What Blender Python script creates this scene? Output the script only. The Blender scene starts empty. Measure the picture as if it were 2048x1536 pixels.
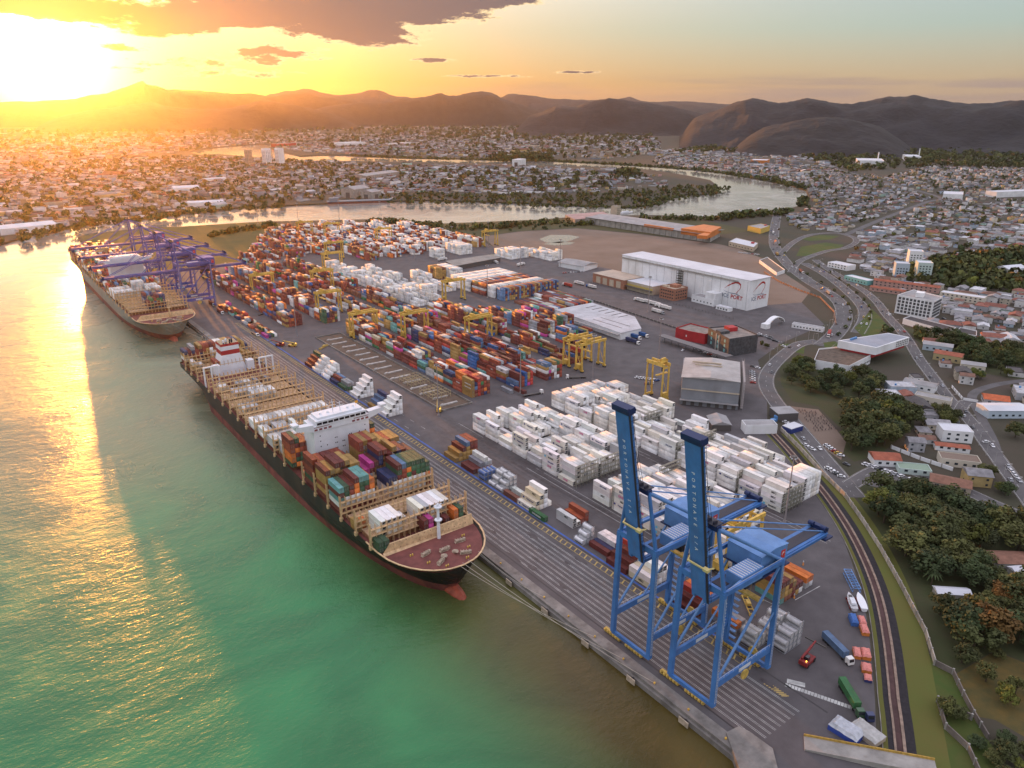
import bpy, bmesh, math, random
import numpy as np
from mathutils import Vector, Matrix
from mathutils.geometry import delaunay_2d_cdt
R=math.radians; rnd=random.Random(7)
SC=bpy.context.scene; COL=SC.collection
# ---------------------------------------------------------------- camera
CAM_H=189.0; F_PX=1480.0; HOR=222.0; VPX=-160.0
PITCH=math.atan((768-HOR)/F_PX); YAW=math.atan((1024-VPX)/math.hypot(F_PX,768-HOR))
cd=bpy.data.cameras.new('camera'); cam=bpy.data.objects.new('camera',cd); COL.objects.link(cam)
cam.location=(0,0,CAM_H); cam.rotation_euler=(math.pi/2-PITCH,0,-YAW)
cd.sensor_width=36; cd.lens=36*F_PX/2048; cd.clip_start=1; cd.clip_end=120000
SC.camera=cam
# ---------------------------------------------------------------- light
SUN_DIR=Vector((0.118,0.992,0.0)).normalized(); SUN_EL=R(3.0)
SUN_V=Vector((SUN_DIR.x*math.cos(SUN_EL),SUN_DIR.y*math.cos(SUN_EL),math.sin(SUN_EL)))
sl=bpy.data.lights.new('sun','SUN'); sl.energy=4.3; sl.angle=R(0.55); sl.color=(1.0,0.34,0.045)
so=bpy.data.objects.new('sun',sl); COL.objects.link(so); so.rotation_euler=SUN_V.to_track_quat('Z','Y').to_euler()
SC.view_settings.view_transform='Standard'; SC.view_settings.look='None'
SC.view_settings.exposure=0.5; SC.view_settings.gamma=1
W=bpy.data.worlds.new('World'); SC.world=W; W.use_nodes=True
def sky():
    nt=W.node_tree; nt.nodes.clear(); N=nt.nodes.new; L=nt.links.new
    def mth(op,a,b=None,c=None,clamp=False):
        n=N('ShaderNodeMath'); n.operation=op; n.use_clamp=clamp
        for i,v in enumerate((a,b,c)):
            if v is None: continue
            if isinstance(v,(int,float)): n.inputs[i].default_value=v
            else: L(v,n.inputs[i])
        return n.outputs[0]
    def mix(f,a,b,typ='MIX'):
        n=N('ShaderNodeMix'); n.data_type='RGBA'; n.blend_type=typ
        for s,v in ((n.inputs[0],f),(n.inputs[6],a),(n.inputs[7],b)):
            if isinstance(v,(int,float)): s.default_value=v
            elif isinstance(v,tuple): s.default_value=(*v,1)
            else: L(v,s)
        return n.outputs[2]
    def ramp(f,st):
        n=N('ShaderNodeValToRGB'); e=n.color_ramp.elements
        while len(e)<len(st): e.new(0.5)
        for q,(p,c) in zip(e,st): q.position=p; q.color=(*c,1)
        L(f,n.inputs[0]); return n.outputs[0]
    def sms(v,a,b):
        n=N('ShaderNodeMapRange'); n.interpolation_type='SMOOTHSTEP'
        L(v,n.inputs[0]); n.inputs[1].default_value=a; n.inputs[2].default_value=b
        return n.outputs[0]
    tc=N('ShaderNodeTexCoord').outputs['Generated']
    sp=N('ShaderNodeSeparateXYZ'); L(tc,sp.inputs[0]); x,y,z=sp.outputs
    # azimuth measured clockwise from +Y in degrees, elevation in degrees
    az=mth('MULTIPLY',mth('ARCTAN2',x,y),57.2958); el=mth('MULTIPLY',mth('ARCSINE',z),57.2958)
    st=N('ShaderNodeTexSky'); st.sky_type='NISHITA'; st.sun_disc=False; st.sun_elevation=SUN_EL
    st.sun_rotation=math.atan2(SUN_DIR.x,SUN_DIR.y); st.altitude=100; st.dust_density=2.5; st.air_density=1.0
    dn=N('ShaderNodeVectorMath'); dn.operation='DOT_PRODUCT'; L(tc,dn.inputs[0]); dn.inputs[1].default_value=SUN_V
    ang=mth('MULTIPLY',mth('ARCCOSINE',mth('MINIMUM',dn.outputs['Value'],0.99999)),57.2958)
    # evening sky: orange band low down, pale olive then sky above the view brightened as ambient fill
    e01=mth('DIVIDE',el,60,clamp=True)
    warm=ramp(e01,[(0,(.36,.15,.05)),(.03,(.30,.17,.06)),(.09,(.38,.35,.26)),(.16,(.78,.73,.67)),(.3,(.74,.70,.70)),(.6,(.90,.86,.97)),(1,(.90,.87,1.05))])
    cool=ramp(e01,[(0,(.34,.24,.20)),(.03,(.38,.30,.20)),(.085,(.26,.36,.36)),(.115,(.28,.37,.40)),(.17,(.52,.54,.58)),(.3,(.64,.64,.70)),(.55,(.86,.84,.96)),(1,(.90,.87,1.05))])
    base=mix(sms(ang,8,62),warm,cool)
    glow=mth('MULTIPLY',mth('POWER',2.718,mth('MULTIPLY',mth('DIVIDE',ang,1.8),-1)),8.0)
    glow2=mth('MULTIPLY',mth('POWER',2.718,mth('MULTIPLY',mth('DIVIDE',ang,5.0),-1)),1.0)
    glow3=mth('MULTIPLY',mth('POWER',2.718,mth('MULTIPLY',mth('DIVIDE',ang,18),-1)),.34)
    col=mix(1.0,base,mix(1.0,(1,.82,.40),glow,'MULTIPLY'),'ADD')
    col=mix(1.0,col,mix(1.0,(1,.56,.12),glow2,'MULTIPLY'),'ADD')
    col=mix(1.0,col,mix(1.0,(1,.60,.16),glow3,'MULTIPLY'),'ADD')
    ns=N('ShaderNodeVectorMath'); ns.operation='SCALE'; L(st.outputs[0],ns.inputs[0]); ns.inputs['Scale'].default_value=.05/SKY_GAIN
    col=mix(1.0,col,ns.outputs[0],'ADD')
    # clouds
    cv=N('ShaderNodeCombineXYZ'); L(mth('MULTIPLY',az,.20),cv.inputs[0]); L(mth('MULTIPLY',el,.70),cv.inputs[1])
    def noise(s,d,o):
        n=N('ShaderNodeTexNoise'); n.inputs['Scale'].default_value=s; n.inputs['Detail'].default_value=d; n.inputs['Roughness'].default_value=.68
        a=N('ShaderNodeVectorMath'); a.operation='ADD'; L(cv.outputs[0],a.inputs[0]); a.inputs[1].default_value=(o,o*.7,o*.3); L(a.outputs[0],n.inputs['Vector'])
        return n.outputs[0]
    nz=noise(1.15,8,3.1); nf=noise(3.4,6,9.0)
    den=None
    for a0,e0,sa,se,k in CLOUDS:
        g=mth('ADD',mth('POWER',mth('DIVIDE',mth('SUBTRACT',az,a0),sa),2),mth('POWER',mth('DIVIDE',mth('SUBTRACT',el,e0),se),2))
        g=mth('MULTIPLY',mth('POWER',2.718,mth('MULTIPLY',g,-1)),k)
        den=g if den is None else mth('ADD',den,g)
    gate=sms(den,.05,.45)
    den=mth('ADD',mth('SUBTRACT',den,.66),mth('MULTIPLY',gate,mth('ADD',mth('MULTIPLY',mth('SUBTRACT',nz,.5),4.2),mth('MULTIPLY',mth('SUBTRACT',nf,.5),3.0))))
    mask=sms(den,-.14,.18); core=sms(den,.02,.55)
    near=sms(ang,4,10)
    edge=mix(near,(1.1,.66,.18),(1.05,.78,.42)); dark=mix(near,(.30,.14,.03),(.125,.092,.11))
    cc=mix(core,edge,dark)
    col=mix(mth('MULTIPLY',mask,.93),col,cc)
    # thin streaks of stratus low on the right
    s2=N('ShaderNodeTexNoise'); s2.inputs['Scale'].default_value=1.0; s2.inputs['Detail'].default_value=5
    c2=N('ShaderNodeCombineXYZ'); L(mth('MULTIPLY',az,.06),c2.inputs[0]); L(mth('MULTIPLY',el,1.1),c2.inputs[1]); L(c2.outputs[0],s2.inputs['Vector'])
    band=mth('MULTIPLY',sms(el,.3,1.0),mth('SUBTRACT',1,sms(el,1.7,2.6)))
    stm=mth('MULTIPLY',mth('MULTIPLY',sms(s2.outputs[0],.42,.62),band),sms(az,22,60))
    col=mix(mth('MULTIPLY',stm,.75),col,(.30,.23,.22))
    # below the horizon (seen only in reflections) fade to a dull ground tone
    bg=N('ShaderNodeBackground'); L(col,bg.inputs[0]); bg.inputs[1].default_value=SKY_GAIN
    out=N('ShaderNodeOutputWorld'); L(bg.outputs[0],out.inputs[0])
SKY_GAIN=.85
# azimuth, elevation, half width, half height, weight of each cloud bank
CLOUDS=[(6.5,5.85,4,.6,1.9),(14.5,5.7,4.5,.75,1.8),(13.5,4.8,2.0,.28,1.2),(20,6.2,6,.95,1.7),(26,6.3,6,1.1,1.7),(32,6.9,5,.8,1.5),(37,7.1,4,.25,.95),(27,4.85,3.2,.85,1.6),(20.2,3.45,3.1,.42,1.5),(19.6,3.95,1.5,.35,.8),(11.4,3.8,2,.3,1.3),(14.2,2.9,4.5,.42,.75),(17.5,2.35,6,.28,.72),(31.4,3.35,1.6,.15,1.05),(34.5,2.35,5,.12,1.05),(41.4,2.6,2.2,.1,1.05)]
sky()
# ---------------------------------------------------------------- helpers
_cr=Vector((math.cos(YAW),-math.sin(YAW),0)); _cf=Vector((math.sin(YAW)*math.cos(PITCH),math.cos(YAW)*math.cos(PITCH),-math.sin(PITCH))); _cu=_cr.cross(_cf)
def P(px,py,z=0.0):
    d=_cr*((px-1024)/F_PX)-_cu*((py-768)/F_PX)+_cf
    t=(z-CAM_H)/d.z
    return Vector((d.x*t,d.y*t,z))
def PP(pts,z=0.0): return [tuple(P(a,b,z)[:2]) for a,b in pts]
def proj(v):
    q=Vector(v)-Vector((0,0,CAM_H)); w=q.dot(_cf)
    return 1024+F_PX*q.dot(_cr)/max(w,1e-3),768-F_PX*q.dot(_cu)/max(w,1e-3),w
ALLOBJ=[]
def link(o,parent=None):
    COL.objects.link(o); ALLOBJ.append(o)
    if parent is not None: o.parent=parent
    return o
def tag(o,label=None,cat=None,group=None,kind=None):
    if label: o['label']=label
    if cat: o['category']=cat
    if group: o['group']=group
    if kind: o['kind']=kind
    return o
def dup(r,loc=None,rz=None,parent=None,color=None,scale=None,keep=None):
    o=r.copy(); link(o,parent)
    if parent is None:
        if loc is not None: o.location=loc
        if rz is not None: o.rotation_euler=(0,0,rz)
        if scale is not None: o.scale=scale
    else: o.matrix_parent_inverse=r.matrix_parent_inverse
    if color is not None and (parent is None or r.get('tint')): o.color=(*color,1)
    for c in KIDS.get(r.name,[]): dup(c,parent=o,color=color)
    KIDS[o.name]=[]
    return o
KIDS={}
def empty(name,loc=(0,0,0),rz=0):
    o=bpy.data.objects.new(name,None); link(o); o.location=loc; o.rotation_euler=(0,0,rz); KIDS[o.name]=[]; return o
_M={}
def mat(name,color,rough=.75,metal=0,nz=None,bump=None,src=None,spec=.4,streak=None,color2=None,stripes=None,emit=None):
    """nz=(scale,amount) value mottling; color2 second colour mixed by the same noise; bump=(scale,strength); src 'obj'|'attr' multiplies by object colour/attribute;
    stripes=(axis,scale,strength) corrugation bump"""
    if name in _M: return _M[name]
    m=bpy.data.materials.new(name); m.use_nodes=True; nt=m.node_tree; b=nt.nodes['Principled BSDF']; N=nt.nodes.new; L=nt.links.new
    b.inputs['Roughness'].default_value=rough; b.inputs['Metallic'].default_value=metal; b.inputs['Specular IOR Level'].default_value=spec
    b.inputs['Base Color'].default_value=(*color,1)
    tc=N('ShaderNodeTexCoord'); co=tc.outputs['Object']; col=None
    if src=='obj': col=N('ShaderNodeObjectInfo').outputs['Color']
    if src=='attr':
        a=N('ShaderNodeVertexColor'); a.layer_name='tint'; col=a.outputs[0]; 
    if src=='attr' or src=='world': co=N('ShaderNodeNewGeometry').outputs['Position']
    def rgb(c):
        n=N('ShaderNodeRGB'); n.outputs[0].default_value=(*c,1); return n.outputs[0]
    if col is None: col=rgb(color)
    if nz:
        n=N('ShaderNodeTexNoise'); n.inputs['Scale'].default_value=nz[0]; n.inputs['Detail'].default_value=7; n.inputs['Roughness'].default_value=.6
        if src=='obj':
            va=N('ShaderNodeVectorMath'); va.operation='ADD'; L(co,va.inputs[0]); oi=N('ShaderNodeObjectInfo'); 
            sc=N('ShaderNodeVectorMath'); sc.operation='SCALE'; sc.inputs[0].default_value=(37,17,9); L(oi.outputs['Random'],sc.inputs['Scale']); L(sc.outputs[0],va.inputs[1]); L(va.outputs[0],n.inputs['Vector'])
        else: L(co,n.inputs['Vector'])
        mr=N('ShaderNodeMapRange'); L(n.outputs[0],mr.inputs[0]); mr.inputs[1].default_value=.3; mr.inputs[2].default_value=.7
        if color2:
            mx=N('ShaderNodeMix'); mx.data_type='RGBA'; L(mr.outputs[0],mx.inputs[0]); L(col,mx.inputs[6]); mx.inputs[7].default_value=(*color2,1); col=mx.outputs[2]
        else:
            mr.inputs[3].default_value=1-nz[1]; mr.inputs[4].default_value=1+nz[1]*.5
            mx=N('ShaderNodeVectorMath'); mx.operation='SCALE'; L(col,mx.inputs[0]); L(mr.outputs[0],mx.inputs['Scale']); col=mx.outputs[0]
    if streak:   # rust and grime: (scale, colour, amount)
        mp=N('ShaderNodeMapping'); L(co,mp.inputs[0]); mp.inputs['Scale'].default_value=(1,1,.18)
        n=N('ShaderNodeTexNoise'); n.inputs['Scale'].default_value=streak[0]; n.inputs['Detail'].default_value=6; L(mp.outputs[0],n.inputs['Vector'])
        mr=N('ShaderNodeMapRange'); L(n.outputs[0],mr.inputs[0]); mr.inputs[1].default_value=.52; mr.inputs[2].default_value=.78; mr.inputs[4].default_value=streak[2]
        mx=N('ShaderNodeMix'); mx.data_type='RGBA'; L(mr.outputs[0],mx.inputs[0]); L(col,mx.inputs[6]); mx.inputs[7].default_value=(*streak[1],1); col=mx.outputs[2]
    L(col,b.inputs['Base Color'])
    hgt=None
    if stripes:
        sx=N('ShaderNodeSeparateXYZ'); L(tc.outputs['Object'],sx.inputs[0])
        w=N('ShaderNodeMath'); w.operation='SINE'; k=N('ShaderNodeMath'); k.operation='MULTIPLY'; k.inputs[1].default_value=stripes[1]; L(sx.outputs[stripes[0]],k.inputs[0]); L(k.outputs[0],w.inputs[0]); hgt=(w.outputs[0],stripes[2])
    if bump:
        n=N('ShaderNodeTexNoise'); n.inputs['Scale'].default_value=bump[0]; n.inputs['Detail'].default_value=5; L(co,n.inputs['Vector']); hgt=(n.outputs[0],bump[1])
    if hgt:
        bp=N('ShaderNodeBump'); bp.inputs['Strength'].default_value=min(1,hgt[1]); bp.inputs['Distance'].default_value=.12 if stripes else max(.05,hgt[1]); L(hgt[0],bp.inputs['Height']); L(bp.outputs[0],b.inputs['Normal'])
    if emit: b.inputs['Emission Color'].default_value=(*emit[0],1); b.inputs['Emission Strength'].default_value=emit[1]
    _M[name]=m; return m
class MB:
    def __init__(s): s.v=[]; s.f=[]; s.m=[]; s.c=[]
    def add(s,vs,fs,m=0,c=None):
        n=len(s.v); s.v+= [tuple(v) for v in vs]
        for f in fs: s.f.append(tuple(i+n for i in f)); s.m.append(m); s.c.append(c)
        return s
    def box(s,x0,x1,y0,y1,z0,z1,m=0,c=None,bottom=True):
        v=[(x,y,z) for z in (z0,z1) for x,y in ((x0,y0),(x1,y0),(x1,y1),(x0,y1))]
        f=[(4,5,6,7),(0,1,5,4),(1,2,6,5),(2,3,7,6),(3,0,4,7)]
        if bottom: f.append((3,2,1,0))
        return s.add(v,f,m,c)
    def rbox(s,cx,cy,z0,z1,lx,ly,a,m=0,c=None):
        ca,sa=math.cos(a),math.sin(a); q=[(cx+ca*u-sa*w,cy+sa*u+ca*w) for u,w in ((-lx/2,-ly/2),(lx/2,-ly/2),(lx/2,ly/2),(-lx/2,ly/2))]
        return s.prism(q,z0,z1,m,c)
    def prism(s,q,z0,z1,m=0,c=None,mt=None):
        n=len(q); area=sum(q[i][0]*q[(i+1)%n][1]-q[(i+1)%n][0]*q[i][1] for i in range(n))
        if area<0: q=q[::-1]
        s.add([(x,y,z) for z in (z0,z1) for x,y in q],[(i,(i+1)%n,n+(i+1)%n,n+i) for i in range(n)]+[tuple(range(n-1,-1,-1))],m,c)
        return s.add([(x,y,z1) for x,y in q],[tuple(range(n))],m if mt is None else mt,c)
    def bar(s,p,q,w,h=None,m=0,c=None):
        h=w if h is None else h; p=Vector(p); q=Vector(q); d=(q-p).normalized()
        u=d.cross(Vector((0,0,1)))
        if u.length<1e-3: u=Vector((1,0,0))
        u.normalize(); t=u.cross(d)
        v=[a+u*(i*w/2)+t*(j*h/2) for a in (p,q) for i,j in ((-1,-1),(1,-1),(1,1),(-1,1))]
        return s.add(v,[(3,2,1,0),(4,5,6,7),(0,1,5,4),(1,2,6,5),(2,3,7,6),(3,0,4,7)],m,c)
    def cyl(s,p,q,r1,r2=None,n=10,m=0,c=None,caps=True):
        r2=r1 if r2 is None else r2; p=Vector(p); q=Vector(q); d=(q-p).normalized()
        u=d.cross(Vector((0,0,1)))
        if u.length<1e-3: u=Vector((1,0,0))
        u.normalize(); t=u.cross(d); v=[]
        for a,r in ((p,r1),(q,r2)):
            for i in range(n):
                k=2*math.pi*i/n; v.append(a+u*(r*math.cos(k))+t*(r*math.sin(k)))
        f=[(i,(i+1)%n,n+(i+1)%n,n+i) for i in range(n)]
        if caps: f+=[tuple(range(n-1,-1,-1)),tuple(range(n,2*n))]
        return s.add(v,f,m,c)
    def gable(s,cx,cy,z,h,lx,ly,a,ov=.5,m=0,c=None):
        ca,sa=math.cos(a),math.sin(a); T=lambda u,w,zz:(cx+ca*u-sa*w,cy+sa*u+ca*w,zz)
        X=lx/2+ov; Y=ly/2+ov
        v=[T(-X,-Y,z),T(X,-Y,z),T(X,Y,z),T(-X,Y,z),T(-X,0,z+h),T(X,0,z+h)]
        return s.add(v,[(0,1,5,4),(2,3,4,5),(0,4,3),(1,2,5),(3,2,1,0)],m,c)
    def hip(s,cx,cy,z,h,lx,ly,a,ov=.5,m=0,c=None):
        ca,sa=math.cos(a),math.sin(a); T=lambda u,w,zz:(cx+ca*u-sa*w,cy+sa*u+ca*w,zz)
        X=lx/2+ov; Y=ly/2+ov; k=max(0,X-Y)
        v=[T(-X,-Y,z),T(X,-Y,z),T(X,Y,z),T(-X,Y,z),T(-k,0,z+h),T(k,0,z+h)]
        return s.add(v,[(0,1,5,4),(2,3,4,5),(0,4,3),(1,2,5),(3,2,1,0)],m,c)
    def mesh(s,name,mats,smooth=False):
        me=bpy.data.meshes.new(name); me.from_pydata(s.v,[],s.f)
        for x in (mats if isinstance(mats,(list,tuple)) else [mats]): me.materials.append(x)
        if len(me.materials)>1: me.polygons.foreach_set('material_index',s.m)
        if any(c is not None for c in s.c):
            a=me.color_attributes.new('tint','FLOAT_COLOR','CORNER'); arr=[]
            for f,c in zip(s.f,s.c): arr+=[*(c or (.5,.5,.5)),1.0]*len(f)
            a.data.foreach_set('color',arr)
        if smooth: me.polygons.foreach_set('use_smooth',[True]*len(s.f))
        me.update(); return me
    def build(s,name,mats,parent=None,loc=None,rz=None,smooth=False):
        o=bpy.data.objects.new(name,s.mesh(name,mats,smooth)); link(o,parent); KIDS[o.name]=[]
        if parent is not None: KIDS[parent.name].append(o)
        if loc is not None: o.location=loc
        if rz is not None: o.rotation_euler=(0,0,rz)
        return o
def npmesh(name,V,quads,cols,m):
    me=bpy.data.meshes.new(name); V=np.asarray(V,np.float32); Q=np.asarray(quads,np.int32); n=len(Q); k=Q.shape[1]
    me.vertices.add(len(V)); me.vertices.foreach_set('co',V.ravel()); me.loops.add(n*k); me.loops.foreach_set('vertex_index',Q.ravel())
    me.polygons.add(n); me.polygons.foreach_set('loop_start',np.arange(0,n*k,k,dtype=np.int32)); me.polygons.foreach_set('loop_total',np.full(n,k,np.int32))
    a=me.color_attributes.new('tint','FLOAT_COLOR','CORNER'); c=np.ones((n,k,4),np.float32); c[:,:,:3]=np.asarray(cols,np.float32)[:,None,:]; a.data.foreach_set('color',c.ravel())
    me.materials.append(m); me.update(); me.validate()
    o=bpy.data.objects.new(name,me); link(o); KIDS[o.name]=[]; return o
_T={}
def text(s,size,m,parent,loc,rot,name='lettering',bold=0.0):
    k=(s,size,bold)
    if k not in _T:
        cu=bpy.data.curves.new('t','FONT'); cu.body=s; cu.size=size; cu.align_x='CENTER'; cu.align_y='CENTER'; cu.resolution_u=2; cu.extrude=.02; cu.offset=bold
        t=bpy.data.objects.new('t',cu); COL.objects.link(t); bpy.context.view_layer.update()
        me=bpy.data.meshes.new_from_object(t.evaluated_get(bpy.context.evaluated_depsgraph_get())); COL.objects.unlink(t); bpy.data.objects.remove(t); bpy.data.curves.remove(cu); _T[k]=me
    me=_T[k].copy(); me.materials.clear(); me.materials.append(m)
    o=bpy.data.objects.new(name,me); link(o,parent); o.location=loc; o.rotation_euler=rot; KIDS[o.name]=[]
    if parent is not None: KIDS[parent.name].append(o)
    return o
def smooth_line(pts,n=6):
    out=[]; p=[pts[0]]+list(pts)+[pts[-1]]
    for i in range(1,len(p)-2):
        for k in range(n):
            t=k/n; a,b,c,d=(np.array(q,float) for q in p[i-1:i+3])
            out.append(tuple(.5*(2*b+(c-a)*t+(2*a-5*b+4*c-d)*t*t+(3*b-a-3*c+d)*t**3)))
    out.append(tuple(map(float,pts[-1]))); return out
def strip(mb,pts,off0,off1,z,m=0,z1=None):
    """ribbon along a centre line between two sideways offsets (right of travel is positive)"""
    n=len(pts); v=[]
    for i,(x,y) in enumerate(pts):
        a=pts[max(0,i-1)]; b=pts[min(n-1,i+1)]; d=Vector((b[0]-a[0],b[1]-a[1])).normalized(); r=Vector((d.y,-d.x))
        v+=[(x+r.x*off0,y+r.y*off0,z),(x+r.x*off1,y+r.y*off1,z)]
    if z1 is None: return mb.add(v,[(2*i,2*i+1,2*i+3,2*i+2) for i in range(n-1)],m)
    vt=[(x,y,z1) for x,y,_ in v]; N=len(v)
    return mb.add(v+vt,[q for i in range(n-1) for q in ((N+2*i,N+2*i+1,N+2*i+3,N+2*i+2),(2*i,N+2*i,N+2*i+2,2*i+2),(2*i+1,2*i+3,N+2*i+3,N+2*i+1))],m)
def sheet(name,poly,z,m,kind='structure'):
    mb=MB(); n=len(poly); ar=sum(poly[i][0]*poly[(i+1)%n][1]-poly[(i+1)%n][0]*poly[i][1] for i in range(n))
    if ar<0: poly=poly[::-1]
    r=delaunay_2d_cdt([Vector(p) for p in poly],[],[list(range(n))],1,1e-4)
    mb.add([(v.x,v.y,z) for v in r[0]],[tuple(f) for f in r[2]])
    return tag(mb.build(name,m),kind=kind)
def inside(p,poly):
    x,y=p[0],p[1]; c=False; j=len(poly)-1
    for i in range(len(poly)):
        xi,yi=poly[i]; xj,yj=poly[j]
        if (yi>y)!=(yj>y) and x<(xj-xi)*(y-yi)/(yj-yi)+xi: c=not c
        j=i
    return c
def inside_np(X,Y,poly):
    c=np.zeros(X.shape,bool); j=len(poly)-1
    for i in range(len(poly)):
        xi,yi=poly[i]; xj,yj=poly[j]
        if yi!=yj: c^=((yi>Y)!=(yj>Y))&(X<(xj-xi)*(Y-yi)/(yj-yi)+xi)
        j=i
    return c
# ---------------------------------------------------------------- water, ground, hills
def water_mat():
    m=bpy.data.materials.new('river water'); m.use_nodes=True; nt=m.node_tree; b=nt.nodes['Principled BSDF']; N=nt.nodes.new; L=nt.links.new
    g=N('ShaderNodeNewGeometry').outputs['Position']
    sx=N('ShaderNodeSeparateXYZ'); L(g,sx.inputs[0])
    n=N('ShaderNodeTexNoise'); n.inputs['Scale'].default_value=.006; n.inputs['Detail'].default_value=5; L(g,n.inputs['Vector'])
    # silt stirred up along the berth shades into lens-flare green painted in further out
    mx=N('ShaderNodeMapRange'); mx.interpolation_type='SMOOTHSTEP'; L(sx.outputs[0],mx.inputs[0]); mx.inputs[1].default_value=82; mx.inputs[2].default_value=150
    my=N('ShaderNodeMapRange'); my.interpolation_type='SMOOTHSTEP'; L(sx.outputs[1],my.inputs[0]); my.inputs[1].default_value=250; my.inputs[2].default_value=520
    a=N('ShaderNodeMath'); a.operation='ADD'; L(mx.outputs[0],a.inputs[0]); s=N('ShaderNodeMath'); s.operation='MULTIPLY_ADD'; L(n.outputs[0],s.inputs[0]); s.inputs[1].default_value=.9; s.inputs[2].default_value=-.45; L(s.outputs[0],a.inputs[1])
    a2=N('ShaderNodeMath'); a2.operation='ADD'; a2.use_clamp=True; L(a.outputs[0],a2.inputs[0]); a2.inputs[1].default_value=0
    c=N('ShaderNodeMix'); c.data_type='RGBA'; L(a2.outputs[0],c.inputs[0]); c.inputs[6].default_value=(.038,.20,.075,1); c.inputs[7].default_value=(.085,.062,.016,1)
    cf=N('ShaderNodeMapRange'); cf.interpolation_type='SMOOTHSTEP'; L(sx.outputs[1],cf.inputs[0]); cf.inputs[1].default_value=650; cf.inputs[2].default_value=1300; c3=N('ShaderNodeMix'); c3.data_type='RGBA'; L(cf.outputs[0],c3.inputs[0]); cp=N('ShaderNodeMix'); cp.data_type='RGBA'; pm=N('ShaderNodeMath'); pm.operation='MULTIPLY'; L(my.outputs[0],pm.inputs[0]); pm.inputs[1].default_value=.75; L(pm.outputs[0],cp.inputs[0]); L(c.outputs[2],cp.inputs[6]); cp.inputs[7].default_value=(.19,.19,.135,1); L(cp.outputs[2],c3.inputs[6]); c3.inputs[7].default_value=(.30,.28,.25,1); sw=N('ShaderNodeTexNoise'); sw.inputs['Scale'].default_value=.011; sw.inputs['Detail'].default_value=6; sw.inputs['Distortion'].default_value=1.8; L(g,sw.inputs['Vector']); sm=N('ShaderNodeMapRange'); L(sw.outputs[0],sm.inputs[0]); sm.inputs[1].default_value=.3; sm.inputs[2].default_value=.7; sm.inputs[3].default_value=.70; sm.inputs[4].default_value=1.28  # paler far water: bright sky reflection put into the base colour
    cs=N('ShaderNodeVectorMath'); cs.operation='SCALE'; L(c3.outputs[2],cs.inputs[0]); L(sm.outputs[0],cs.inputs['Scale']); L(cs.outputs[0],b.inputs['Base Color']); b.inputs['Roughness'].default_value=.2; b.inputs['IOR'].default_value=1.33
    mp=N('ShaderNodeMapping'); L(g,mp.inputs[0]); mp.inputs['Scale'].default_value=(1,1.7,1); mp.inputs['Rotation'].default_value=(0,0,.5)
    h=None
    for sc,w in ((.05,.9),(.16,.75),(.5,.42),(1.3,.14)):
        q=N('ShaderNodeTexNoise'); q.inputs['Scale'].default_value=sc; q.inputs['Detail'].default_value=3; L(mp.outputs[0],q.inputs['Vector'])
        k=N('ShaderNodeMath'); k.operation='MULTIPLY_ADD'; L(q.outputs[0],k.inputs[0]); k.inputs[1].default_value=w
        if h is not None: L(h,k.inputs[2])
        else: k.inputs[2].default_value=0
        h=k.outputs[0]
    bp=N('ShaderNodeBump'); bp.inputs['Distance'].default_value=.46; cy=N('ShaderNodeMapRange'); cy.interpolation_type='SMOOTHSTEP'; L(sx.outputs[1],cy.inputs[0]); cy.inputs[1].default_value=700; cy.inputs[2].default_value=1350; cy.inputs[3].default_value=1; cy.inputs[4].default_value=.10; L(cy.outputs[0],bp.inputs['Strength']); cr2=N('ShaderNodeMapRange'); L(cy.outputs[0],cr2.inputs[0]); cr2.inputs[1].default_value=0; cr2.inputs[3].default_value=.05; cr2.inputs[4].default_value=.36; sl2=N('ShaderNodeMapRange'); L(sw.outputs[0],sl2.inputs[0]); sl2.inputs[1].default_value=.35; sl2.inputs[2].default_value=.65; sl2.inputs[3].default_value=.55; sl2.inputs[4].default_value=1.25; rm=N('ShaderNodeMath'); rm.operation='MULTIPLY'; L(cr2.outputs[0],rm.inputs[0]); L(sl2.outputs[0],rm.inputs[1]); L(rm.outputs[0],b.inputs['Roughness']); L(h,bp.inputs['Height']); L(bp.outputs[0],b.inputs['Normal'])
    return m
BIG=60000.0
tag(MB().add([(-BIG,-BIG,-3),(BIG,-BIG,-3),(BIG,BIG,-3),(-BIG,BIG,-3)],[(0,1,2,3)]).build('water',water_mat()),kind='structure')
near_bank=[(163,80),(163,1010),(150,1180),(161,1380)]+PP([(215,467),(300,458),(420,455),(540,446),(640,444),(760,441),(880,450),(960,452),(1060,444),(1130,438),(1225,434),(1300,433),(1430,436),(1500,428),(1560,424),(1608,412)],-3)
outer=PP([(1619,398),(1612,382),(1580,371),(1530,362),(1480,352),(1420,343),(1340,336),(1260,331),(1180,326),(1080,322),(990,320),(900,318),(820,317),(740,314),(690,311),(640,311),(600,313),(560,303),(540,296),(548,289),(500,290),(450,294),(400,300),(378,305)],-3)
inner=PP([(400,311),(440,309),(480,313),(520,318),(600,325),(700,323),(820,325),(960,328),(1080,332),(1180,335),(1300,341),(1370,352),(1420,362),(1436,375),(1425,388),(1395,392),(1370,390),(1342,398),(1320,409),(1270,416),(1180,414),(1080,409),(960,405),(860,402),(780,404),(655,409),(600,411),(560,414),(480,417),(400,424),(330,434),(240,444),(130,456),(70,470),(0,492)],-3)
RIVER=[(-BIG,80)]+near_bank+outer+inner+[(-150,1050),(-1500,700),(-BIG,600)]
near_in=[(q[0],q[1]) for q in RIVER]
south=[(-BIG,80),(163,80),(169,60),(150,-400),(-BIG,-500)]
WATERPOLY=[(-BIG,-500)]+[(150,-400),(168,55)]+near_bank+outer+inner+[(-150,1050),(-1500,700),(-BIG,600)]
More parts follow.
